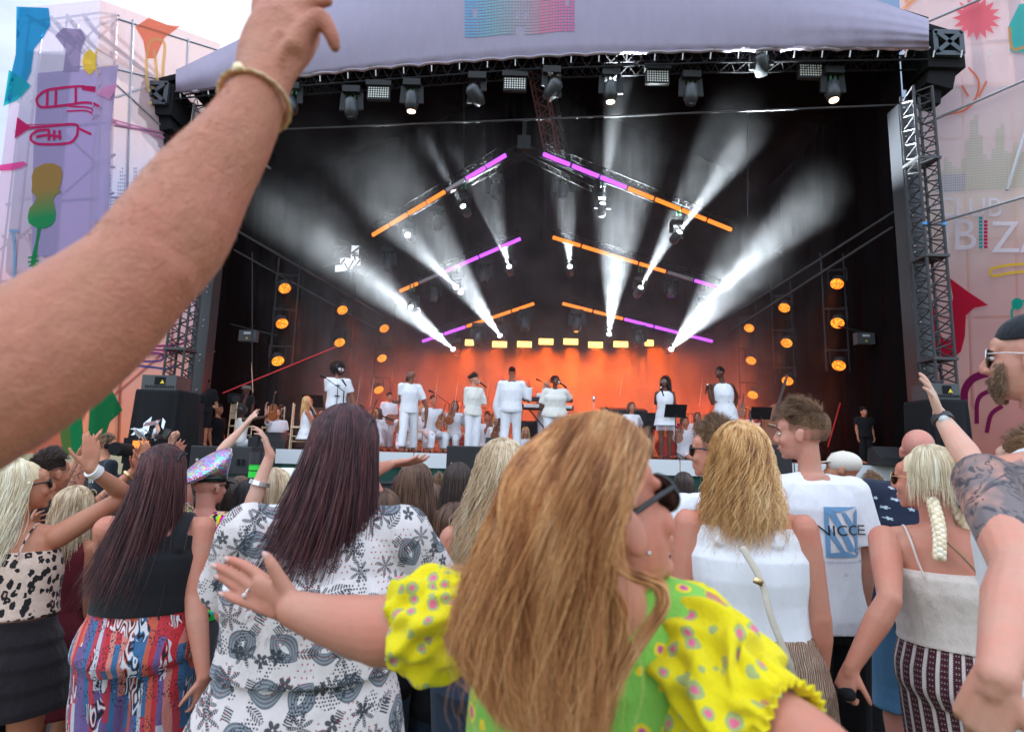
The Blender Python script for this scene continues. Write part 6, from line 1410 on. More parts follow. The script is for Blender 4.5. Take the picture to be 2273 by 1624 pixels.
# trunk, head and legs beside the camera
tx = P(-330, 1000, .42); sx = P(-130, 900, .49); cx_, cy_ = sx.x - .17, sx.y - .12; HH = 1.86
for z, a, c in (): pass
b.rings([((cx_, cy_, z), rt0, V(0, 1, 0), a, c) for z, a, c in ((.92, .17, .12), (1.1, .155, .11), (1.3, .18, .12), (1.45, .19, .11), (1.52, .13, .08), (1.56, .07, .06))], 24); b.tube([(cx_, cy_, 1.5), (cx_, cy_, 1.68)], .055, 14); b.tube([V(cx_ + .12, cy_, 1.47), sx], .062, 14)
h0 = Head((cx_, cy_, 1.74), 0); h0.prims(b)
b.tube([(cx_ - .17, cy_, 1.46), (cx_ - .24, cy_, 1.17), (cx_ - .25, cy_ + .05, .92)], [.055, .042, .028], 14); hand(b, V(cx_ - .25, cy_ + .05, .92), V(0, .1, -1), V(-1, 0, 0))
for k in (-1, 1): b.tube([(cx_ + k * .09, cy_, .9), (cx_ + k * .09, cy_, .48), (cx_ + k * .1, cy_, .09)], [.09, .06, .038], 16); b.tube([(cx_ + k * .1, cy_ - .04, .05), (cx_ + k * .11, cy_ + .16, .04)], .04, 12)
me = remesh(b, .0032, 14, .5, 'body'); folds(me, .0010, (28, 28, 28), 4)
@cached
def hairy_skin():
    m = Mt('tanned_arm_skin'); n1 = m.noise(14, 4, .65); n2 = m.noise(52, 5, .65); n3 = m.noise(260, 2); v = m.vor(70)
    c = m.mix(m.ramp(n1, [(.35, (0, 0, 0)), (.65, (1, 1, 1))]), (.48, .20, .115), (.50, .175, .11)); c = m.mix(m.ramp(n2, [(.36, (.38, .38, .38)), (.62, (0, 0, 0))]), c, (.33, .125, .075)); c = m.mix((v < .1) * .25, c, (.25, .1, .06))
    return m.fin(m.bsdf(c, .5, 0, .35, normal=m.bump(n2 * 1.5 + n3 * .9, .55, .004), sss=.04))
arm_o = new_obj('body', me, hairy_skin(), root)
b = MB()
dg = bpy.context.evaluated_depsgraph_get(); bv = BVHTree.FromObject(arm_o, dg)
for i in range(1500):        # fine arm hair
    t = rng.uniform(.05, 1); q0 = crom([P(585, 190, .62), P(520, 310, .61), P(445, 410, .60), P(372, 520, .585), P(300, 618, .57)], 40); k = int(t * 38); c_ = Vector(q0[k]); d = (Vector(q0[k + 1]) - c_).normalized()
    an = rng.uniform(0, 6.28); u = d.cross(V(0, 1, 0)).normalized(); v = d.cross(u); o = u * math.cos(an) + v * math.sin(an); h = bv.ray_cast(c_ + o * .2, -o, .3)
    if h[0] is None or h[1].y > .5: continue
    e = h[0] + (o * .25 + d * .8 + u * rng.normal(0, .3)).normalized() * rng.uniform(.006, .013); w_ = u.cross(d) * .00028; b.add([h[0] - w_, h[0] + w_, e], [(0, 1, 2)])
b.build('arm_hair', plain('arm_hair', (.62, .40, .25), .6), root)
b = MB(); b.rings([((cx_, cy_, z), rt0, V(0, 1, 0), a, c) for z, a, c in ((.88, .19, .14), (1.1, .175, .125), (1.3, .195, .135), (1.45, .20, .12), (1.52, .14, .09))], 28); b.tube([V(cx_ + .12, cy_, 1.46), V(cx_ + .12, cy_, 1.46).lerp(sx, .6)], .075, 14); b.tube([(cx_ - .17, cy_, 1.46), (cx_ - .21, cy_, 1.3)], .07, 14); o = new_obj('t_shirt', remesh(b, .008, 3), W_TEE(), root)
b = MB(); 
for k in (-1, 1): b.tube([(cx_ + k * .09, cy_, .92), (cx_ + k * .09, cy_, .48), (cx_ + k * .1, cy_, .12)], [.11, .08, .06], 16)
new_obj('trousers', remesh(b, .01, 3), cloth('denim', (.06, .12, .22)), root)
b = MB(); pa = [];
for i in range(500):
    an = rng.uniform(0, 6.28); th = rng.uniform(0, 1.5); q = V(math.sin(th) * math.sin(an) * .078, -.018 + math.sin(th) * math.cos(an) * .096, .034 + math.cos(th) * .09); pa.append([h0.p(*(q * (1 + .08 * j))) + V(0, 0, -.004 * j * j) for j in range(5)])
strand_mesh(b, np.array(pa), .0012); b.ell(h0.p(0, -.018, .034), (.078, .096, .087)); b.build('hair', hmat('boy'), root, True)
# bracelet: open hammered gold bangle
c_ = P(566, 226, .617); ax = (P(600, 150, .63) - P(520, 310, .61)).normalized(); u = (-fw - ax * (-fw).dot(ax)).normalized(); v = ax.cross(u); b = MB(); ringp = []
for a in np.linspace(0, 2 * math.pi, 61): ringp.append(c_ + (u * math.cos(a) * .0335 + v * math.sin(a) * .0385) + ax * (.012 * math.cos(a - .3)))
b.tube(ringp, [(.0042 + .0008 * math.sin(i * 2.1), .0022) for i in range(61)], 8, caps=False); b.ell(c_ + u * .034 - v * .012 + ax * .012, (.006, .004, .006)); b.build('bracelet', plain('brushed_gold', (.80, .62, .38), .42, .8, .5, .2, .5, 200), root)

# ---- woman in the yellow and green dress
hk = 1.0; hd = Head(V(0, 0, 0), R(65), R(20), R(5), hk); ear = P(1404, 1182, .72); hd.c = ear - (hd.p(.0765, -.004, -.012) - hd.c)
rootY = empty('person', V(P(1250, 1600, .95).x, .95, 0), 'woman in a yellow and green puff sleeve dress, ginger hair thrown back', 'person')
YB = MB(); hd.prims(YB, False)
neck = P(1345, 1330, .86); chain(YB, [hd.p(.0, -.02, -.05), hd.p(0, -.025, -.10), neck], [.047, .048, .062]); 
shL = P(1040, 1375, .93); shR = P(1545, 1400, .82)
chain(YB, [shL, neck + V(-.02, .02, -.03), shR], [.055, .06, .055]); tcs = [(1325, 1385, .87, .135, .09), (1300, 1470, .88, .150, .105), (1285, 1600, .90, .150, .11), (1275, 1800, .93, .14, .11), (1270, 2050, .95, .165, .13)]
YB.rings([(P(a, q, z), V(.985, -.17, 0), V(.17, .985, 0), r1, r2) for a, q, z, r1, r2 in tcs], 24)
chain(YB, [shL, (960, 1395, .96), (845, 1398, .985)], [.050, .052, .054]); chain(YB, [(845, 1398, .985), (790, 1388, 1.0), (720, 1372, 1.03), (655, 1352, 1.06)], [.052, .048, .039, .031])
chain(YB, [(655, 1352, 1.06), (632, 1345, 1.07), (600, 1325, 1.08), (572, 1312, 1.09)], [(.018, .034), (.017, .037), (.016, .037), (.012, .032)], flat=(rt * .5 - up * .86))
FG = [([(620, 1320, 1.07), (586, 1285, 1.085), (550, 1258, 1.095), (528, 1247, 1.10), (508, 1240, 1.105)], (.012, .0108, .0092, .008, .007)), ([(610, 1332, 1.07), (566, 1303, 1.09), (524, 1276, 1.10), (500, 1264, 1.105), (480, 1255, 1.11)], (.012, .0108, .0095, .0082, .007)),
      ([(605, 1345, 1.07), (564, 1323, 1.09), (520, 1298, 1.10), (503, 1288, 1.105), (486, 1279, 1.11)], (.012, .0105, .009, .008, .0068)), ([(610, 1358, 1.07), (562, 1342, 1.085), (527, 1331, 1.09), (510, 1324, 1.095), (496, 1317, 1.10)], (.012, .0095, .008, .007, .006)),
      ([(640, 1315, 1.06), (618, 1280, 1.055), (603, 1252, 1.05), (592, 1232, 1.05)], (.014, .0125, .0105, .0075))]
for pts, rr in FG: chain(YB, pts, list(rr), 12)
chain(YB, [shR, (1560, 1450, .80), (1640, 1540, .765), (1705, 1588, .73)], [.045, .042, .040, .038]); chain(YB, [(1705, 1588, .73), (1800, 1665, .68), (1920, 1750, .62)], [.038, .041, .03]); hw = P(1920, 1750, .62); hand(YB, hw, P(2000, 1800, .58) - hw, up, .92, .4, .15, 1)
for k in (-1, 1):
    hp = P(1270, 2050, .95) + V(k * .085, 0, 0); kn = V(hp.x, hp.y + .03, .48); YB.tube([hp, kn], [.09, .058], 16); YB.tube([kn, V(kn.x, kn.y - .02, .09)], [.055, .036], 14); YB.tube([V(kn.x, kn.y - .05, .045), V(kn.x, kn.y + .14, .035)], [.04, .035], 12)
me = remesh(YB, .0034, 7, .5, 'body'); bodyY = new_obj('body', me, skin(rosy, .5, .08), rootY)
for pts, rr in FG:
    b = MB(); a, c = P(*pts[-1]), P(*pts[-2]); d = (a - c).normalized(); n = -fw; n = (n - d * n.dot(d)).normalized(); s_ = d.cross(n); b.ell(a + d * .001 + n * rr[-1] * .62, (rr[-1] * .72, .0085, .0026), Matrix((s_, d, n)).transposed(), 12, 6)
    b.build('fingernail', plain('nail_pink', (.68, .42, .38), .2), bodyY, True)
c_ = P(552, 1316, 1.087); d = (P(520, 1298, 1.10) - P(564, 1323, 1.09)).normalized(); u = (-fw - d * (-fw).dot(d)).normalized(); v = d.cross(u); b = MB(); b.tube([c_ + u * math.cos(a) * .0102 + v * math.sin(a) * .0102 for a in np.linspace(0, 6.2832, 25)], .0016, 6, False); o = b.build('ring', silver(), rootY, True); b = MB(); b.ell(c_ + u * .012, (.0035,) * 3, seg=8, rn=5); b.build('gem', plain('gem', (.85, .87, .9), .05), o)
YM = lambda: dotty((.80, .66, .015), (.38, .44, .16), (.72, .16, .27), 'yellow_rosette', 36.)
GM = lambda: dotty((.24, .56, .09), (.80, .62, .03), (.62, .10, .30), 'green_rosette', 31.)
def puff(name, cs, rads, mat, seedv, vox=.0045, ruff=None):
    """gathered sleeve: rings with many small pleats that open towards the middle of the puff"""
    n = 34; w_ = crom([P(*c) for c in cs], n); r = crom([(q, 0, 0) for q in rads], n)[:, 0]; vs = []; seg = 150; g = np.random.default_rng(seedv); ph = g.uniform(0, 6.28, 8)
    for i in range(n):
        tg = Vector(w_[min(i + 1, n - 1)] - w_[max(0, i - 1)]).normalized(); u = V(0, 1, 0); u = (u - tg * u.dot(tg)).normalized(); v = tg.cross(u); t = i / (n - 1); edge = max(math.exp(-(t / .16) ** 2), math.exp(-((1 - t) / .16) ** 2))
        for k in range(seg):
            a = 2 * math.pi * k / seg; wv = .0045 * edge * math.sin(a * 26 + ph[0]) + (1 - edge) * (.007 * math.sin(a * 5 + t * 6 + ph[1]) + .006 * math.sin(a * 9 - t * 9 + ph[2]) + .004 * math.sin(a * 13 + t * 14 + ph[3])); rr = r[i] + wv
            vs.append(Vector(w_[i]) + u * math.cos(a) * rr + v * math.sin(a) * rr + tg * .004 * math.sin(a * 3 + ph[4]))
    b = MB(); b.add(vs, [(i * seg + k, i * seg + (k + 1) % seg, (i + 1) * seg + (k + 1) % seg, (i + 1) * seg + k) for i in range(n - 1) for k in range(seg)]); o = b.build(name, mat, rootY, True)
    sf = o.modifiers.new('s', 'SOLIDIFY'); sf.thickness = .002; return o
puff('sleeve', [(1085, 1355, .94), (1020, 1372, .95), (955, 1385, .96), (915, 1392, .965), (884, 1397, .97), (872, 1398, .97)], [.055, .068, .078, .072, .056, .054], YM(), 3)
puff('sleeve', [(1448, 1390, .85), (1485, 1405, .84), (1532, 1440, .82), (1592, 1505, .79), (1648, 1560, .755), (1700, 1588, .73), (1732, 1606, .715), (1762, 1624, .70)], [.052, .066, .076, .080, .070, .054, .046, .052], YM(), 8)
b = MB(); b.rings([(P(a, q, z), V(.985, -.17, 0), V(.17, .985, 0), r1 + .012, r2 + .014) for a, q, z, r1, r2 in [(1322, 1318, .862, .075, .062), (1322, 1345, .865, .125, .085)] + [(a, q, z, r1 + (.0 if q < 1700 else .02), r2) for a, q, z, r1, r2 in tcs] + [(1268, 2500, .97, .26, .22)]], 48)
chain(b, [shL.lerp(neck, .15), neck.lerp(shL, .35)], [.062, .06]); chain(b, [shR.lerp(neck, .15), neck.lerp(shR, .35)], [.06, .058])
me = remesh(b, .006, 3, .5, 'bodice'); folds(me, .007, (24, 24, 12), 6); new_obj('bodice', me, GM(), rootY)
b = MB(); cc = crom([P(1250, 1300, .83), P(1330, 1318, .80), P(1420, 1330, .80), P(1480, 1330, .82)], 60); vs = []
for i, q in enumerate(cc):
    for j in range(5): vs.append(Vector(q) + V(0, -.003 * j + .004 * math.sin(i * 1.3) * j / 4, .006 * j + .002 * math.sin(i * 1.9)))
b.add(vs, [(i * 5 + j, (i + 1) * 5 + j, (i + 1) * 5 + j + 1, i * 5 + j + 1) for i in range(59) for j in range(4)]); b.build('neck_frill', GM(), rootY, True)
# her hair, laid along guide locks
def guided(guides, n, r, jit, clump, wave=.004, seed=5, m=26, spread=1.0, taper=.3, ends=.12):
    g = np.random.default_rng(seed); G = np.array([crom([P(*q) for q in gd], m) for gd in guides]); K = len(guides); u = g.uniform(0, K - 1.001, n); nc = max(6, n // clump); uc = g.uniform(0, K - 1.001, nc)
    ci = np.argmin(np.abs(u[:, None] - uc[None]), axis=1); i0 = u.astype(int); fr = (u - i0)[:, None, None]; S_ = G[i0] * (1 - fr) + G[i0 + 1] * fr
    j0 = uc.astype(int); fc = (uc - j0)[:, None, None]; Cc_ = (G[j0] * (1 - fc) + G[j0 + 1] * fc)[ci]; t = np.linspace(0, 1, m)[None, :, None]; S_ = S_ * (1 - .55 * t) + Cc_ * .55 * t
    coff = g.normal(0, 1, (nc, 3)) * np.array([.005, .009, .0035]) * jit; S_ = S_ + coff[ci][:, None] * (.25 + t) + g.normal(0, 1, (n, 1, 3)) * np.array([.0035, .011, .003]) * jit * (.4 + .8 * t)
    ph = g.uniform(0, 6.28, nc)[ci][:, None]; ph2 = g.uniform(0, 6.28, n)[:, None]; tt = t[..., 0]; S_[..., 0] += wave * (np.sin(tt * 9 + ph) * tt * 1.6 + .25 * np.sin(tt * 16 + ph2) * tt); S_[..., 1] += wave * np.cos(tt * 8 + ph) * tt
    ln = 1 - g.uniform(0, ends, n); idx = np.linspace(0, 1, m)[None] * ln[:, None] * (m - 1); lo = np.clip(idx.astype(int), 0, m - 2); f = (idx - lo)[..., None]; a = np.arange(n)[:, None]; return S_[a, lo] * (1 - f) + S_[a, lo + 1] * f
b = MB()
def outside(p_, k=1.0, rad=(.081, .101, .094), cen=(0, -.02, .030)):
    """push strand points out of the skull"""
    M3 = np.array([hd.r, hd.f, hd.u]); q = (p_ - np.array(hd.c)) @ M3.T - np.array(cen); q = q / np.array(rad); d = np.linalg.norm(q, axis=-1, keepdims=True); lay = rng.uniform(1, 1.10, (p_.shape[0], 1, 1)); f = np.where(d < lay, lay / np.maximum(d, .05), 1.); q = q * f
    return (q * np.array(rad) + np.array(cen)) @ M3 + np.array(hd.c)
hb = MB(); hb.ell(hd.p(0, -.022, .030), [q * hk for q in (.076, .094, .087)], hd.M)
core = MB(); chain(core, [(1330, 1000, .80), (1270, 1150, .80), (1190, 1320, .81), (1170, 1450, .81), (1230, 1590, .81)], [(.05, .03), (.055, .035), (.060, .03), (.052, .025), (.03, .02)], 18, flat=(0, 1, 0))
back = [[(1215, 955, .80), (1150, 1050, .80), (1085, 1180, .80), (1035, 1300, .80), (1018, 1400, .80), (1035, 1455, .80)], [(1250, 930, .77), (1175, 1040, .765), (1105, 1200, .76), (1060, 1350, .765), (1068, 1480, .77), (1130, 1580, .77)],
        [(1290, 918, .74), (1225, 1030, .725), (1160, 1200, .725), (1105, 1370, .735), (1120, 1520, .74), (1180, 1630, .74)], [(1335, 914, .71), (1280, 1030, .69), (1215, 1200, .70), (1165, 1380, .72), (1180, 1540, .725), (1240, 1660, .73)],
        [(1375, 924, .69), (1335, 1040, .665), (1275, 1200, .68), (1230, 1380, .71), (1230, 1540, .72), (1275, 1680, .73)], [(1410, 948, .70), (1365, 1060, .665), (1315, 1200, .675), (1290, 1370, .705), (1290, 1540, .72), (1290, 1690, .73)],
        [(1432, 975, .70), (1392, 1085, .665), (1348, 1200, .67), (1335, 1340, .70), (1340, 1480, .72), (1310, 1640, .73)]]
strand_mesh(b, outside(guided(back, 12500, 0, .8, 24, .008, m=28, ends=.10)), .0005)
deep = [[(px + 6, py + 8, z + .05) for px, py, z in gd] for gd in back]; strand_mesh(b, outside(guided(deep, 3000, 0, .9, 20, .006, seed=9, m=20, ends=.2)), .0010)
stray = [[(px, py, z - .008) for px, py, z in gd] for gd in back]; strand_mesh(b, outside(guided(stray, 420, 0, 2.6, 3, .016, seed=12, m=24, ends=.25)), .0005)
front_ = [[(1430, 970, .69), (1405, 1040, .66), (1375, 1110, .655), (1352, 1180, .66)], [(1446, 985, .695), (1425, 1050, .665), (1392, 1120, .66), (1362, 1185, .66)]]; strand_mesh(b, guided(front_, 260, 0, .35, 8, .003, seed=3, m=14), .0007)
lock = [[(1375, 1150, .675), (1352, 1210, .67), (1362, 1262, .67), (1408, 1290, .67), (1452, 1305, .675), (1462, 1345, .68), (1425, 1400, .69), (1385, 1470, .70), (1362, 1560, .71)], [(1385, 1165, .675), (1368, 1215, .67), (1380, 1252, .67), (1425, 1272, .67), (1468, 1290, .675), (1478, 1335, .68), (1440, 1400, .69), (1395, 1470, .70), (1360, 1540, .71)]]
strand_mesh(b, guided(lock, 300, 0, .35, 12, .003, seed=4, m=40), .0008)
lock2 = [[(1345, 1180, .675), (1330, 1260, .68), (1360, 1330, .69), (1375, 1400, .70), (1350, 1470, .71), (1325, 1520, .72)], [(1360, 1200, .675), (1345, 1270, .68), (1382, 1340, .69), (1390, 1410, .70), (1362, 1480, .71), (1340, 1540, .72)]]; strand_mesh(b, guided(lock2, 240, 0, .4, 12, .004, seed=6, m=34), .0008)
fly = [[(1130, 1240, .80), (1080, 1258, .80), (1040, 1262, .80), (1005, 1248, .80)], [(1130, 1250, .80), (1080, 1272, .80), (1035, 1272, .80), (990, 1262, .80)]]; strand_mesh(b, guided(fly, 60, 0, .5, 5, .004, seed=8, m=16), .0006)
hY = b.build('hair', hmat('ginger'), rootY, True); hb.build('scalp', plain('hair_under', (.16, .075, .04), .6, var=.3, nscale=120), hY, True); core_o = new_obj('hair_underlayer', remesh(core, .005, 3), plain('hair_under', (.16, .075, .04), .6, var=.3, nscale=120), hY)
class _q: pass
q_ = _q(); q_.head = hd; q_.root = rootY; q_.add = lambda name, mb, mat, smooth=True, parent=None, label=None: mb.build(name, mat, parent or rootY, smooth)
Person.shades(q_, r=.0235, shape_=1.15); b = MB(); b.ell(hd.p(.083, .004, -.040), (.0028,) * 3, seg=8, rn=6); b.build('earring', silver(), rootY, True); b = MB(); b.tube([hd.p(.084, .0, -.03), hd.p(.086, .0, -.035)], .002, 6)
# ---- tattooed man at the right edge
p = Person('man with a beard, black backwards cap, aviator sunglasses and a tattooed upper arm', 2284, 702, 1.45, yaw=-4, sex='m', w=1.0, hy=-42, hp=4, skin_=(.58, .30, .22), hk=.90, head_dx=-.04, L=dict(e=(2262, 1270), w=(2215, 1500), h=(-.25, -1, .1), n=(-.8, 0, -.6), curl=.62, fe=-1, fw=-1, ts=-1, hk=.98, th=.4), Rr=dict(e=(2500, 1250), w=(2500, 1500)), vox=.0045)
m = Mt('tattooed_skin'); n = m.noise(13, 3, .55, dist=1.4); n2 = m.noise(7, 2, .5, dist=.8, vec=m.map(loc=(4, 1, 2))); ln_ = ((n * 34.).f('SINE')) > .72; sh_ = m.ramp(n2, [(.38, (0, 0, 0)), (.54, (.9, .9, .9))]); v = m.vor(26)
c = m.mix(m.noise(8, 2), (.58, .30, .22), (.54, .25, .18)); c = m.mix(sh_, c, (.13, .125, .135)); c = m.mix(ln_ * .9, c, (.045, .048, .06)); c = m.mix(((v < .16) * (v > .1)) * .5, c, (.1, .1, .11))
tat = m.fin(m.bsdf(c, .5, 0, .35, normal=m.bump(m.noise(300, 2), .2, .002), sss=.05)); p.bodyo.data.materials.append(tat)
S0, E, W, *_ = p.arm['a']; d = E - S0; me = p.bodyo.data; cent = np.empty(len(me.polygons) * 3); me.polygons.foreach_get('center', cent); cent = cent.reshape(-1, 3); rel = cent - np.array(S0); dn = np.array(d) / d.length; t = rel @ dn / d.length; dist = np.linalg.norm(rel - (rel @ dn)[:, None] * dn, axis=1)
wob = .05 * np.sin(cent[:, 0] * 60) ; me.polygons.foreach_set('material_index', ((t > -.12 + wob) & (t < .70 + wob) & (dist < .085)).astype(int)); me.update()
p.tee(cloth('white_rib', (.80, .80, .84), .9, .2), sl=0, top=.775, e=.012, name='vest', hem=.48); p.strap(cloth('white_rib', (.80, .80, .84), .9, .2), -1, .79, .014, lat=.075); p.strap(cloth('white_rib', (.80, .80, .84), .9, .2), 1, .79, .014, lat=.075); p.legs_cl(cloth('stone_shorts', (.48, .46, .44)), .55, .62, .03, .04, name='shorts')
p.beard('boy', 2600, .016); p.eyes(); hd_ = p.head; b = MB(); b.ell(hd_.p(0, -.016, .052), [.079 * hd_.k, .099 * hd_.k, .078 * hd_.k], hd_.M, 28, 16); me = remesh(b, .004, 3)
for v in me.vertices:
    lz = (v.co - hd_.c).dot(hd_.u)
    if lz < .048: v.co += hd_.u * (.048 - lz) * .9
folds(me, .003, (60, 60, 60), 4); new_obj('cap', me, cloth('navy_cap', (.012, .014, .02), .85, .4), p.root); p.shades(frame=silver(), thin=True, r=.026, shape_=1.05); pass
# ------------------------------------------------------------------ instruments and furniture on the stage
WD = lambda: plain('varnished_wood', (.28, .07, .015), .3, var=.3, nscale=25); DWD = lambda: plain('dark_wood', (.03, .015, .01), .4)
def fiddle(c, d, n, L_, lb, cat='violin', parent_empty=None, grp=None):
    """violin family: waisted body, neck, scroll, bridge; d from body to scroll, n out of the top"""
    d = Vector(d).normalized(); n = Vector(n); n = (n - d * n.dot(d)).normalized(); l = d.cross(n); c = Vector(c); t = empty(cat.replace(' ', '_'), c, lb, cat, grp)
    bl = L_ * .6; out = []
    for a in np.linspace(0, 2 * math.pi, 40, endpoint=False):
        y = math.cos(a); w_ = math.sin(a); wd = .29 * (1 - .30 * math.exp(-(y * 3.2) ** 2)) * (1.08 if y < 0 else .92); out.append(c + d * y * bl * .5 + l * w_ * wd * bl)
    b = MB(); b.prism([q - n * .05 * L_ for q in out], n, .10 * L_); b.build('body', WD(), t); b = MB(); b.bar(c + d * bl * .12 + n * .065 * L_, c + d * (bl * .5 + L_ * .36) + n * .03 * L_, .035 * L_, .025 * L_, n); b.build('neck', DWD(), t)
    b = MB(); e = c + d * (bl * .5 + L_ * .36); b.tube([e, e + d * .05 * L_, e + d * .07 * L_ - n * .03 * L_, e + d * .04 * L_ - n * .05 * L_], .02 * L_, 8); b.build('scroll', WD(), t, True); b = MB(); b.box(c + n * .07 * L_, (.09 * L_, .02 * L_, .05 * L_), Matrix((l, d, n)).transposed()); b.build('bridge', plain('maple', (.5, .35, .2), .5), t); return t
def bow(a, c, lb):
    a, c = Vector(a), Vector(c); t = empty('bow', a, lb, 'bow', 'bows of the string players'); b = MB(); b.tube([a, a.lerp(c, .5) + V(0, 0, .012), c], .006, 6); b.build('stick', plain('bow_wood', (.45, .25, .13), .4), t); b = MB(); b.tube([a + V(.0, -.02, -.012), c + V(0, 0, -.01)], .003, 4); b.build('bow_hair', plain('bow_hair', (.7, .66, .58), .6), t)
def mic(a, d, lb): 
    a = Vector(a); d = Vector(d).normalized(); t = empty('microphone', a, lb, 'microphone', 'hand microphones'); b = MB(); b.tube([a, a + d * .17], [.019, .014], 10); b.build('handle', BLK(), t, True); b = MB(); b.ell(a - d * .02, (.028,) * 3, seg=12, rn=8); b.build('grille', silver(), t, True)
def chair(x, y, yaw, lb):
    t = empty('chair', (x, y, DECK), lb, 'chair', 'slim gilt chairs of the orchestra'); m_ = plain('pale_gilt_wood', (.62, .47, .30), .45); Rz = Matrix.Rotation(-yaw, 3, 'Z'); q = lambda a, b_, c: V(x, y, DECK) + Rz @ V(a, b_, c)
    b = MB(); b.box(q(0, 0, .46), (.40, .38, .035), Rz); b.build('seat', m_, t)
    for sx in (-1, 1):
        for sy in (-1, 1): b = MB(); b.tube([q(sx * .18, sy * .17, .46 if sy > 0 else .95), q(sx * .19, sy * .18, 0)], .014, 8); b.build('leg', m_, t, True)
    b = MB()
    for z in (.92, .75, .62): b.tube([q(-.18, -.17, z), q(.18, -.17, z)], .012, 6)
    for k in range(5): b.tube([q(-.12 + k * .06, -.17, .62), q(-.12 + k * .06, -.17, .92)], .008, 6)
    b.build('backrest', m_, t); b = MB()
    for z in (.16, .27):
        for a_, c_ in (((-.18, -.17), (.18, -.17)), ((-.18, .17), (.18, .17)), ((-.18, -.17), (-.18, .17)), ((.18, -.17), (.18, .17))): b.tube([q(a_[0], a_[1], z), q(c_[0], c_[1], z)], .009, 6)
    b.build('stretcher', m_, t)
def stand(x, y, h, lb, kind='music'):
    t = empty('music_stand' if kind == 'music' else 'microphone_stand', (x, y, DECK), lb, 'music stand' if kind == 'music' else 'microphone stand', 'stands on the stage'); b = MB(); b.tube([(x, y, DECK + .1), (x, y, DECK + h)], .012, 6); b.build('pole', black_metal(), t)
    for k in range(3): b = MB(); b.tube([(x, y, DECK + .15), (x + .28 * math.cos(k * 2.1 + .5), y + .28 * math.sin(k * 2.1 + .5), DECK + .01)], .009, 6); b.build('leg', black_metal(), t)
    b = MB()
    if kind == 'music': b.box((x, y, DECK + h + .08), (.46, .02, .30), Matrix.Rotation(.5, 3, 'X')); b.build('desk', BLK(), t)
    else: b.tube([(x, y, DECK + h), (x - .38, y - .05, DECK + h + .26)], .009, 6); b.build('boom', black_metal(), t); b = MB(); b.tube([(x - .38, y - .05, DECK + h + .26), (x - .48, y - .06, DECK + h + .30)], [.016, .024], 8); b.build('capsule', black_metal(), t)
# ------------------------------------------------------------------ the band
WC = lambda: cloth('white_suit', (.78, .78, .83), .8, .35); WC2 = lambda: cloth('warm_white', (.74, .71, .66), .8, .4)
def perf(label, px, py, D, yaw, sex='f', sk=tan, hair=('dark', .3), w=1., tee_=None, pants=None, sit=False, skirt=None, sl=.6, H=None, **k):
    if sit: H = H or (1.66 if sex == 'f' else 1.76); H_ = H; k['H'] = H_
    p = Person(label, px, py, D, yaw=yaw, sex=sex, w=w, floor=DECK, skin_=sk, sit=sit, vox=.0125, **k)
    p.tee(tee_ or WC(), sl=sl, name='top', amp=.02, e=.02, sm=2, hem=.50 if sit else .47)
    if skirt: p.skirt(tee_ or WC(), .60, skirt, .02, .16 if skirt < .3 else .05, name='skirt', amp=.012, freq=(22, 22, 1.5))
    elif pants != 0: p.legs_cl(pants or WC(), length=.97, e=.02, flare=.02, amp=.014)
    if hair and hair[1] < .08: p.crop(hair[0], hair[1], 220, fade=False, lim=1.5)
    elif hair: p.hair(hair[0], hair[1], 320, hair[2] if len(hair) > 2 else 'straight', m=10, up_=.008 if hair[1] < .15 else 0, r=.004)
    p.eyes(); return p
# front line
p = perf('photographer in black cap, t-shirt and shorts holding a camera at the left post', 458, 838, 12.6, 150, 'm', tan, None, tee_=BLK(), pants=0, w=1.08, hy=175, hp=-35, L=dict(e=(436, 905), w=(440, 892), h=(.6, .2, -.6), curl=.8, fw=-1), Rr=dict(e=(482, 905), w=(458, 898), h=(-.8, .2, -.5), curl=.8, fw=-1)); p.legs_cl(BLK(), .56, .52, .025, .03, name='shorts')
hd = p.head; b = MB(); b.ell(hd.p(0, -.01, .045), (.086, .102, .08), hd.M); c_ = p.add('cap', b, BLK()); b = MB(); b.prism([hd.p(-.07, .07, .04), hd.p(-.05, .15, .03), hd.p(.05, .15, .03), hd.p(.07, .07, .04)], hd.u, .01); p.add('peak', b, BLK(), parent=c_)
t = empty('photo_camera', P(448, 890, 12.2), 'black photo camera held by the photographer at the left post', 'camera'); b = MB(); c_ = P(448, 888, 12.25); b.box(c_, (.16, .10, .12)); b.box(c_ + V(0, 0, .08), (.06, .08, .05)); b.build('body', BLK(), t); b = MB(); b.cyl(c_ + V(-.02, -.03, 0), c_ + V(-.13, -.15, -.02), .04, 14); b.build('lens', black_metal(), t)
perf('seated man in black beside the photographer', 487, 898, 13.3, 100, 'm', tan, ('black', .04), tee_=BLK(), pants=BLK(), sit=True)
p = perf('camera operator in a grey bucket hat with a video camera', 548, 856, 13.4, 190, 'm', darksk, None, tee_=BLK(), pants=BLK(), L=dict(e=(520, 915), w=(525, 893), h=(0, 1, 0), fw=-1)); hd = p.head; b = MB(); b.rings([(hd.p(0, 0, .03), hd.r, hd.f, .14, .15), (hd.p(0, 0, .05), hd.r, hd.f, .10, .11), (hd.p(0, 0, .12), hd.r, hd.f, .08, .09)], 20); p.add('bucket_hat', b, cloth('tweed', (.13, .12, .10))); p.beard('black', 120, .03)
t = empty('video_camera', P(528, 888, 12.9), 'video camera on the shoulder of the man in the bucket hat', 'camera'); b = MB(); b.box(P(525, 885, 13), (.2, .4, .22)); b.build('body', BLK(), t); b = MB(); b.cyl(P(525, 885, 12.8), P(523, 886, 12.6), .07, 14); b.build('lens', black_metal(), t)
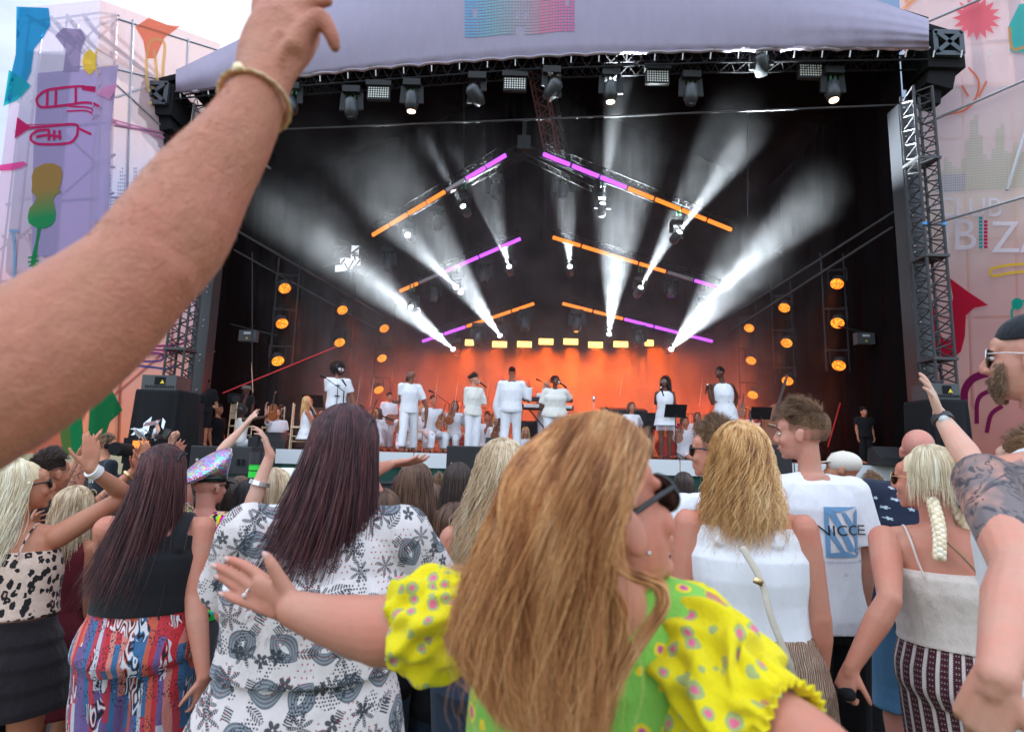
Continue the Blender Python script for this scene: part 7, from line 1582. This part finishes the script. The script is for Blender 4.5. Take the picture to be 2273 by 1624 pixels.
p = perf('violinist in a white strap dress raising her bow high', 540, 897, 12.7, 50, 'f', darksk, ('black', .12), sit=True, sl=0, tee_=WC2(), skirt=None, L=dict(e=(537, 905), w=(547, 878), h=(.1, 1, 0), curl=.9, fe=1), Rr=dict(e=(590, 925), w=(618, 905), h=(.7, .5, 0), curl=.9)); p.puff('black', p.head.p(0, -.03, 0), (.10, .12, .12), 160, .05); bow(P(562, 870, 12.6), P(558, 805, 12.6), 'bow held straight up in front of the black drape')
fiddle(P(606, 915, 12.5), (0, .05, 1), (-.2, -1, 0), .62, 'violin held upright by the raised dark arm', 'violin', grp='violins'); chair(P(530, 960, 12.8).x, 12.85, .8, 'slim gilt chair at the left end of the orchestra')
perf('dark-haired violinist in a lilac-white blouse smiling, one hand raised', 617, 905, 13.2, 165, 'f', pale, ('brown', .25), sit=True, w=1.12, L=dict(e=(592, 935), w=(590, 905), h=(.1, 1, 0), fe=-1)); chair(P(605, 960, 13.4).x, 13.4, 3.0, 'slim gilt chair of the smiling violinist')
perf('blond violinist in a white playsuit seated in profile', 685, 880, 12.5, 75, 'f', tan, ('gold', .45), sit=True, sl=0, pants=0, skirt=.45, L=dict(e=(668, 945), w=(700, 935), h=(.8, .3, 0)), Rr=dict(e=(700, 950), w=(708, 925), h=(.3, 1, 0))); chair(P(670, 960, 12.5).x - .05, 12.55, 1.3, 'slim gilt chair under the blond violinist'); fiddle(P(708, 935, 12.3), (-.5, .1, 1), (-.5, -1, .2), .6, 'violin on the lap of the blond violinist', grp='violins'); bow(P(702, 918, 12.2), P(680, 880, 12.3), 'bow leaning against the blond violinist')
p = perf('singer with a round afro, white visor glasses and a buckled white vest', 752, 808, 12.3, 160, 'm', (.26, .13, .08), None, hy=125, w=1.05, sl=.5, L=dict(e=(733, 890), w=(755, 868), h=(.7, .5, -.3), fw=-1, curl=.6), Rr=dict(e=(785, 895), w=(770, 850), h=(-.4, .8, 0), fw=-1, curl=.9)); hd = p.head; p.puff('black', hd.p(0, -.04, .05), (.15, .15, .16), 700, .05); p.shades(frame=plain('white_frame', (.85, .85, .88), .3), lens=plain('white_frame', (.85, .85, .88), .3), r=.03, name='visor_glasses'); p.beard('black', 150, .02)
mic(P(760, 843, 12.05), (.5, -.3, -.6), 'microphone held by the singer with the afro'); b = MB()
for z in (.74, .62): b.box(p.ctr(z) + p.f * .15 * 1 + V(0, -.01, 0), (.10, .02, .02))
b.tube([p.ctr(.76) + p.f * .155, p.ctr(.5) + p.f * .155], .006, 5); p.add('buckle', b, BLK())
p = perf('bald bearded singer in a white t-shirt and jeans looking left', 912, 822, 12.55, 150, 'm', (.20, .10, .065), None, hy=-100, w=1.08, stride=.13, Rr=dict(e=(947, 905), w=(945, 938), h=(-.1, -1, 0), curl=.6), L=dict(e=(890, 890), w=(884, 893), h=(-1, .1, 0))); p.beard('black', 260, .03)
p = perf('singer with dark hair in a bun and cream wide-sleeve top', 1053, 830, 12.8, 160, 'f', pale, ('dark', .06), hy=80, L=dict(e=(1035, 905), w=(1055, 882), h=(.6, .7, 0), fw=-1), Rr=dict(e=(1075, 900), w=(1070, 858), h=(-.2, 1, 0), fw=-1, curl=.8), tee_=WC2(), sl=1.5, pants=WC()); hd = p.head; p.puff('dark', hd.p(0, -.11, .05), (.04,) * 3, 60, .01, name='bun'); mic(P(1066, 849, 12.5), (.8, -.2, -.6), 'microphone held by the singer with the bun')
perf('bandleader with his back to the crowd in a white suit jacket', 1137, 814, 12.9, 5, 'm', (.20, .10, .065), ('black', .02), w=1.16, sl=1.95, L=dict(e=(1100, 900), w=(1108, 930)), Rr=dict(e=(1173, 890), w=(1175, 858), h=(0, 1, .2)), stride=.06)
p = perf('large singer with short dark locks in an oversized cream t-shirt', 1233, 834, 12.7, 175, 'f', (.11, .05, .032), ('black', .10, 'curly'), w=1.5, hy=160, tee_=WC2(), pants=WC(), sl=.75, L=dict(e=(1200, 905), w=(1222, 890), h=(.9, -.2, -.1), fw=-1, spread=.3), Rr=dict(e=(1268, 890), w=(1255, 862), h=(-.3, .9, -.2), fw=-1, curl=.9)); mic(P(1243, 850, 12.35), (.8, -.2, -.55), 'microphone held by the large singer')
p = perf('singer with long black curls, sunglasses and a fringed white playsuit', 1476, 836, 12.9, 195, 'f', (.13, .055, .035), None, hy=-140, sl=0, pants=0, skirt=.40, L=dict(e=(1455, 895), w=(1468, 870), h=(.1, 1, 0), fw=-1, curl=.8), Rr=dict(e=(1500, 915), w=(1470, 935), h=(-.9, -.1, 0), fw=-1)); hd = p.head; p.hair('black', .34, 420, 'curly', m=16, r=.005, wave=.02, vol=.03, front=70); p.shades(frame=silver(), r=.024); mic(P(1468, 862, 12.5), (.2, -.3, -1), 'microphone held by the singer with long curls')
b = MB()
for i in range(46): a = i / 46 * 2 * math.pi; q = p.ctr(.41) + p.r * .20 * math.cos(a) + p.f * .16 * math.sin(a); b.tube([q, q + V(.005, 0, -.12)], .005, 4)
p.add('fringe', b, WC())
p = perf('singer with cropped hair in a long white halter dress with a bronze belt', 1597, 815, 12.6, 190, 'f', (.10, .045, .03), ('black', .03), hy=-110, w=1.05, sl=0, skirt=.12, pants=0, head_dx=-.06, L=dict(e=(1582, 895), w=(1572, 862), h=(.1, 1, -.3), fw=-1, curl=.9), Rr=dict(e=(1636, 880), w=(1628, 915), h=(-.2, -1, 0)), hipx=.06); p.strap(WC(), 1, .79, .012, lat=.05); p.strap(WC(), -1, .79, .012, lat=.05)
b = MB(); b.rings([p.ring(.615, .138, .1, 0, .03), p.ring(.635, .138, .1, 0, .03)], 24); p.add('belt', b, plain('bronze_belt', (.30, .15, .07), .3, .7)); mic(P(1570, 856, 12.1), (-.3, -.2, -1), 'microphone held low by the singer in the long dress')
# orchestra
perf('guitarist with beard and glasses in a white shirt behind the bald singer', 865, 872, 14.6, 150, 'm', tan, ('dark', .04), sl=1.0)
fiddle(P(880, 935, 14.2), (-.9, 0, .3), (0, -1, .1), .95, 'guitar held by the bearded guitarist', 'guitar')
def section(lst):
    for lb, px, py, D, yaw, sex, sk, hr, fx, fy, bx, by in lst:
        perf(lb, px, py, D, yaw, sex, sk, hr, sit=True, sl=1.85, L=dict(e=(px - 22, py + 55), w=(px - 2, py + 30), h=(.3, 1, 0), fw=-1), Rr=dict(e=(px + 22, py + 52), w=(px + 8, py + 38), h=(-.4, .9, 0), fw=-1))
        if fx: fiddle(P(fx, fy, D - .35), (.25, .1, 1), (-.2, -1, .1), .6, 'violin of the ' + lb[:60], grp='violins')
        if bx: bow(P(bx, by, D - .4), P(bx + 8, by - 62, D - .3), 'bow of the ' + lb[:60])
section([('string player half hidden behind the afro singer', 800, 900, 13.6, 200, 'f', tan, ('black', .25), 0, 0, 792, 900), ('violinist with bow crossing behind the plum hair', 838, 905, 13.8, 210, 'f', pale, ('brown', .3), 825, 925, 822, 900), ('violinist seated in white left of the cream top singer', 962, 878, 13.4, 150, 'm', tan, ('dark', .04), 978, 935, 965, 890), ('second violinist beside the drum stands', 1010, 890, 13.7, 190, 'f', pale, ('brown', .2), 1000, 925, 1010, 895),
         ('cellist in dark glasses between the bun singer and bandleader', 1103, 922, 14.0, 180, 'f', pale, ('gold', .2), 1100, 960, 0, 0), ('musician with fair hair in glasses low behind the bandleader', 1167, 948, 13.8, 170, 'f', pale, ('gold', .35), 0, 0, 0, 0), ('violinist in puffed sleeves stretching arms to the left', 1402, 893, 13.4, 170, 'f', tan, ('brown', .22), 0, 0, 1375, 880), ('bearded cellist right of the fringed playsuit', 1520, 925, 13.6, 170, 'm', tan, ('black', .10), 1508, 965, 0, 0),
         ('string player behind the long halter dress', 1575, 920, 14.2, 200, 'f', pale, ('dark', .2), 0, 0, 0, 0), ('violinist in white between the singer\'s elbow and strings', 900, 905, 14.0, 160, 'm', tan, ('dark', .05), 888, 945, 880, 905), ('violist in white behind the afro singer\'s elbow', 780, 905, 14.6, 190, 'f', pale, ('brown', .2), 0, 0, 772, 905), ('flautist seated beyond the bald singer', 935, 900, 14.9, 175, 'f', pale, ('gold', .25), 0, 0, 0, 0), ('violist between the cream top singer and the bandleader', 1082, 915, 14.8, 185, 'm', tan, ('dark', .05), 1085, 950, 1078, 905), ('trumpeter near the silver stand', 1345, 905, 14.6, 180, 'm', pale, ('dark', .05), 0, 0, 0, 0), ('string player seen between the playsuit and the long dress', 1548, 915, 14.8, 190, 'f', tan, ('brown', .25), 1545, 950, 1552, 900), ('player in white far right beside the guitar', 1690, 915, 14.8, 195, 'f', pale, ('dark', .25), 0, 0, 0, 0),
         ('musician with raised hands under the right amber lamps', 1650, 905, 14.4, 190, 'm', tan, ('dark', .05), 1645, 910, 0, 0)])
for px, D, yw, lb in ((915, 13.2, .2, 'slim gilt chair behind the bald singer\'s legs'), (975, 13.5, 2.8, 'slim gilt chair right of the bald singer'), (1015, 13.9, 3.1, 'slim gilt chair behind the cream top singer')): chair(P(px, 960, D).x, D, yw, lb)
perf('keyboard player with fair hair behind the large singer', 1212, 845, 15.2, 175, 'f', pale, ('gold', .3), L=dict(e=(1195, 890), w=(1185, 905), h=(-.3, -.5, -.5)))
t = empty('keyboard', P(1220, 910, 14.8), 'stage piano with a second keyboard on top behind the large singer', 'keyboard'); c_ = P(1215, 905, 14.8); b = MB(); b.box(c_, (1.3, .4, .10)); b.box(c_ + V(0, .12, .22), (1.25, .3, .09)); b.build('body', black_metal(), t); b = MB(); b.box(c_ + V(0, -.18, .03), (1.2, .12, .06), Matrix.Rotation(.3, 3, 'X')); b.build('keys', plain('keys_white', (.8, .8, .8), .4), t); b = MB()
for k in (-1, 1): b.tube([c_ + V(k * .5, 0, 0), (c_.x - k * .5, c_.y, DECK)], .02, 6)
b.build('frame', black_metal(), t)
t = empty('riser', P(1250, 980, 15.2), 'black riser and equipment table under the keyboards', 'riser'); c_ = P(1290, 935, 15.6); b = MB(); b.box((c_.x, 15.8, DECK + .45), (3.6, 1.2, .85)); b.box((c_.x + 1.2, 15.6, DECK + 1.0), (1.6, .6, .35)); b.build('case', BLK(), t); b = MB(); b.box((c_.x + 1.1, 15.5, DECK + 1.23), (1.2, .4, .08), Matrix.Rotation(.2, 3, 'X')); b.build('mixer', grey_metal(), t)
# drums and percussion
def drumkit(px, D, lb):
    c = P(px, 930, D); x, y = c.x, D; t = empty('drum_kit', (x, y, DECK), lb, 'drum kit'); red = plain('red_drum', (.35, .02, .02), .25); b = MB(); b.cyl((x, y - .2, DECK + .3), (x, y + .2, DECK + .3), .28, 28); b.build('bass_drum', red, t)
    for dx, z, r in ((-.25, .75, .15), (.2, .75, .15), (.5, .5, .2), (-.5, .55, .17)): b = MB(); b.cyl((x + dx, y, DECK + z), (x + dx, y, DECK + z + .18), r, 22); o = b.build('drum', red, t); b = MB(); b.cyl((x + dx, y, DECK + z + .18), (x + dx, y, DECK + z + .19), r * .97, 22); b.build('skin', plain('drum_skin', (.7, .68, .64), .5), o)
    for dx, z in ((-.7, 1.15), (.65, 1.2), (.1, 1.3)): b = MB(); b.cyl((x + dx, y + .1, DECK + z), (x + dx, y + .1, DECK + z + .02), .22, 26, .05); b.build('cymbal', plain('cymbal_brass', (.55, .38, .12), .25, .9), t); b = MB(); b.tube([(x + dx, y + .1, DECK), (x + dx, y + .1, DECK + z)], .012, 6); b.build('cymbal_stand', alu(), t)
drumkit(1010, 15.4, 'red drum kit with cymbals behind the violinists'); drumkit(1480, 15.6, 'red drum kit with brass cymbals behind the fringed playsuit')
for px, D, h, lb, kd in ((1500, 12.6, .95, 'black music stand in front of the bearded cellist', 'music'), (1690, 13.2, 1.0, 'music stand beside the double bass', 'music'), (995, 13.9, 1.15, 'microphone stand over the violinists', 'mic'), (1235, 13.6, 1.45, 'boom microphone stand rising behind the large singer', 'mic'), (690, 13.2, 1.0, 'music stand between the two seated violinists', 'music'), (758, 12.0, 1.2, 'microphone stand in front of the singer with the afro', 'mic')): p_ = P(px, 950, D); stand(p_.x, D, h, lb, kd)
fiddle(P(1712, 945, 13.8), (.35, 0, 1), (-.3, -1, .2), 1.75, 'double bass with pale scroll leaning behind the tall boy', 'double bass'); t = fiddle(P(1668, 975, 12.6), (-.05, 0, 1), (0, -1, 0), .95, 'guitar on a stand with inlaid neck near the stage edge', 'guitar')
perf('security man in black standing at the right of the stage', 1917, 905, 12.9, 185, 'm', tan, ('black', .03), tee_=BLK(), pants=BLK(), w=1.1, H=1.78)
perf('double bass player behind the tall boy', 1735, 905, 14.2, 200, 'm', tan, ('dark', .05), w=1.0)
b = MB(); p_ = P(665, 925, 12.8); t = empty('trumpet', P(1318, 915, 14.0), 'silver trumpet on its stand right of the large singer', 'trumpet'); c_ = P(1318, 915, 14.0); b.tube([c_, c_ + V(0, 0, .25)], [.012, .012], 8); b.cyl(c_ + V(0, 0, .25), c_ + V(0, 0, .38), .015, 14, .06); b.build('tube', silver(), t, True); b = MB(); b.tube([c_, (c_.x, c_.y, DECK)], .01, 6); b.build('stand', BLK(), t)
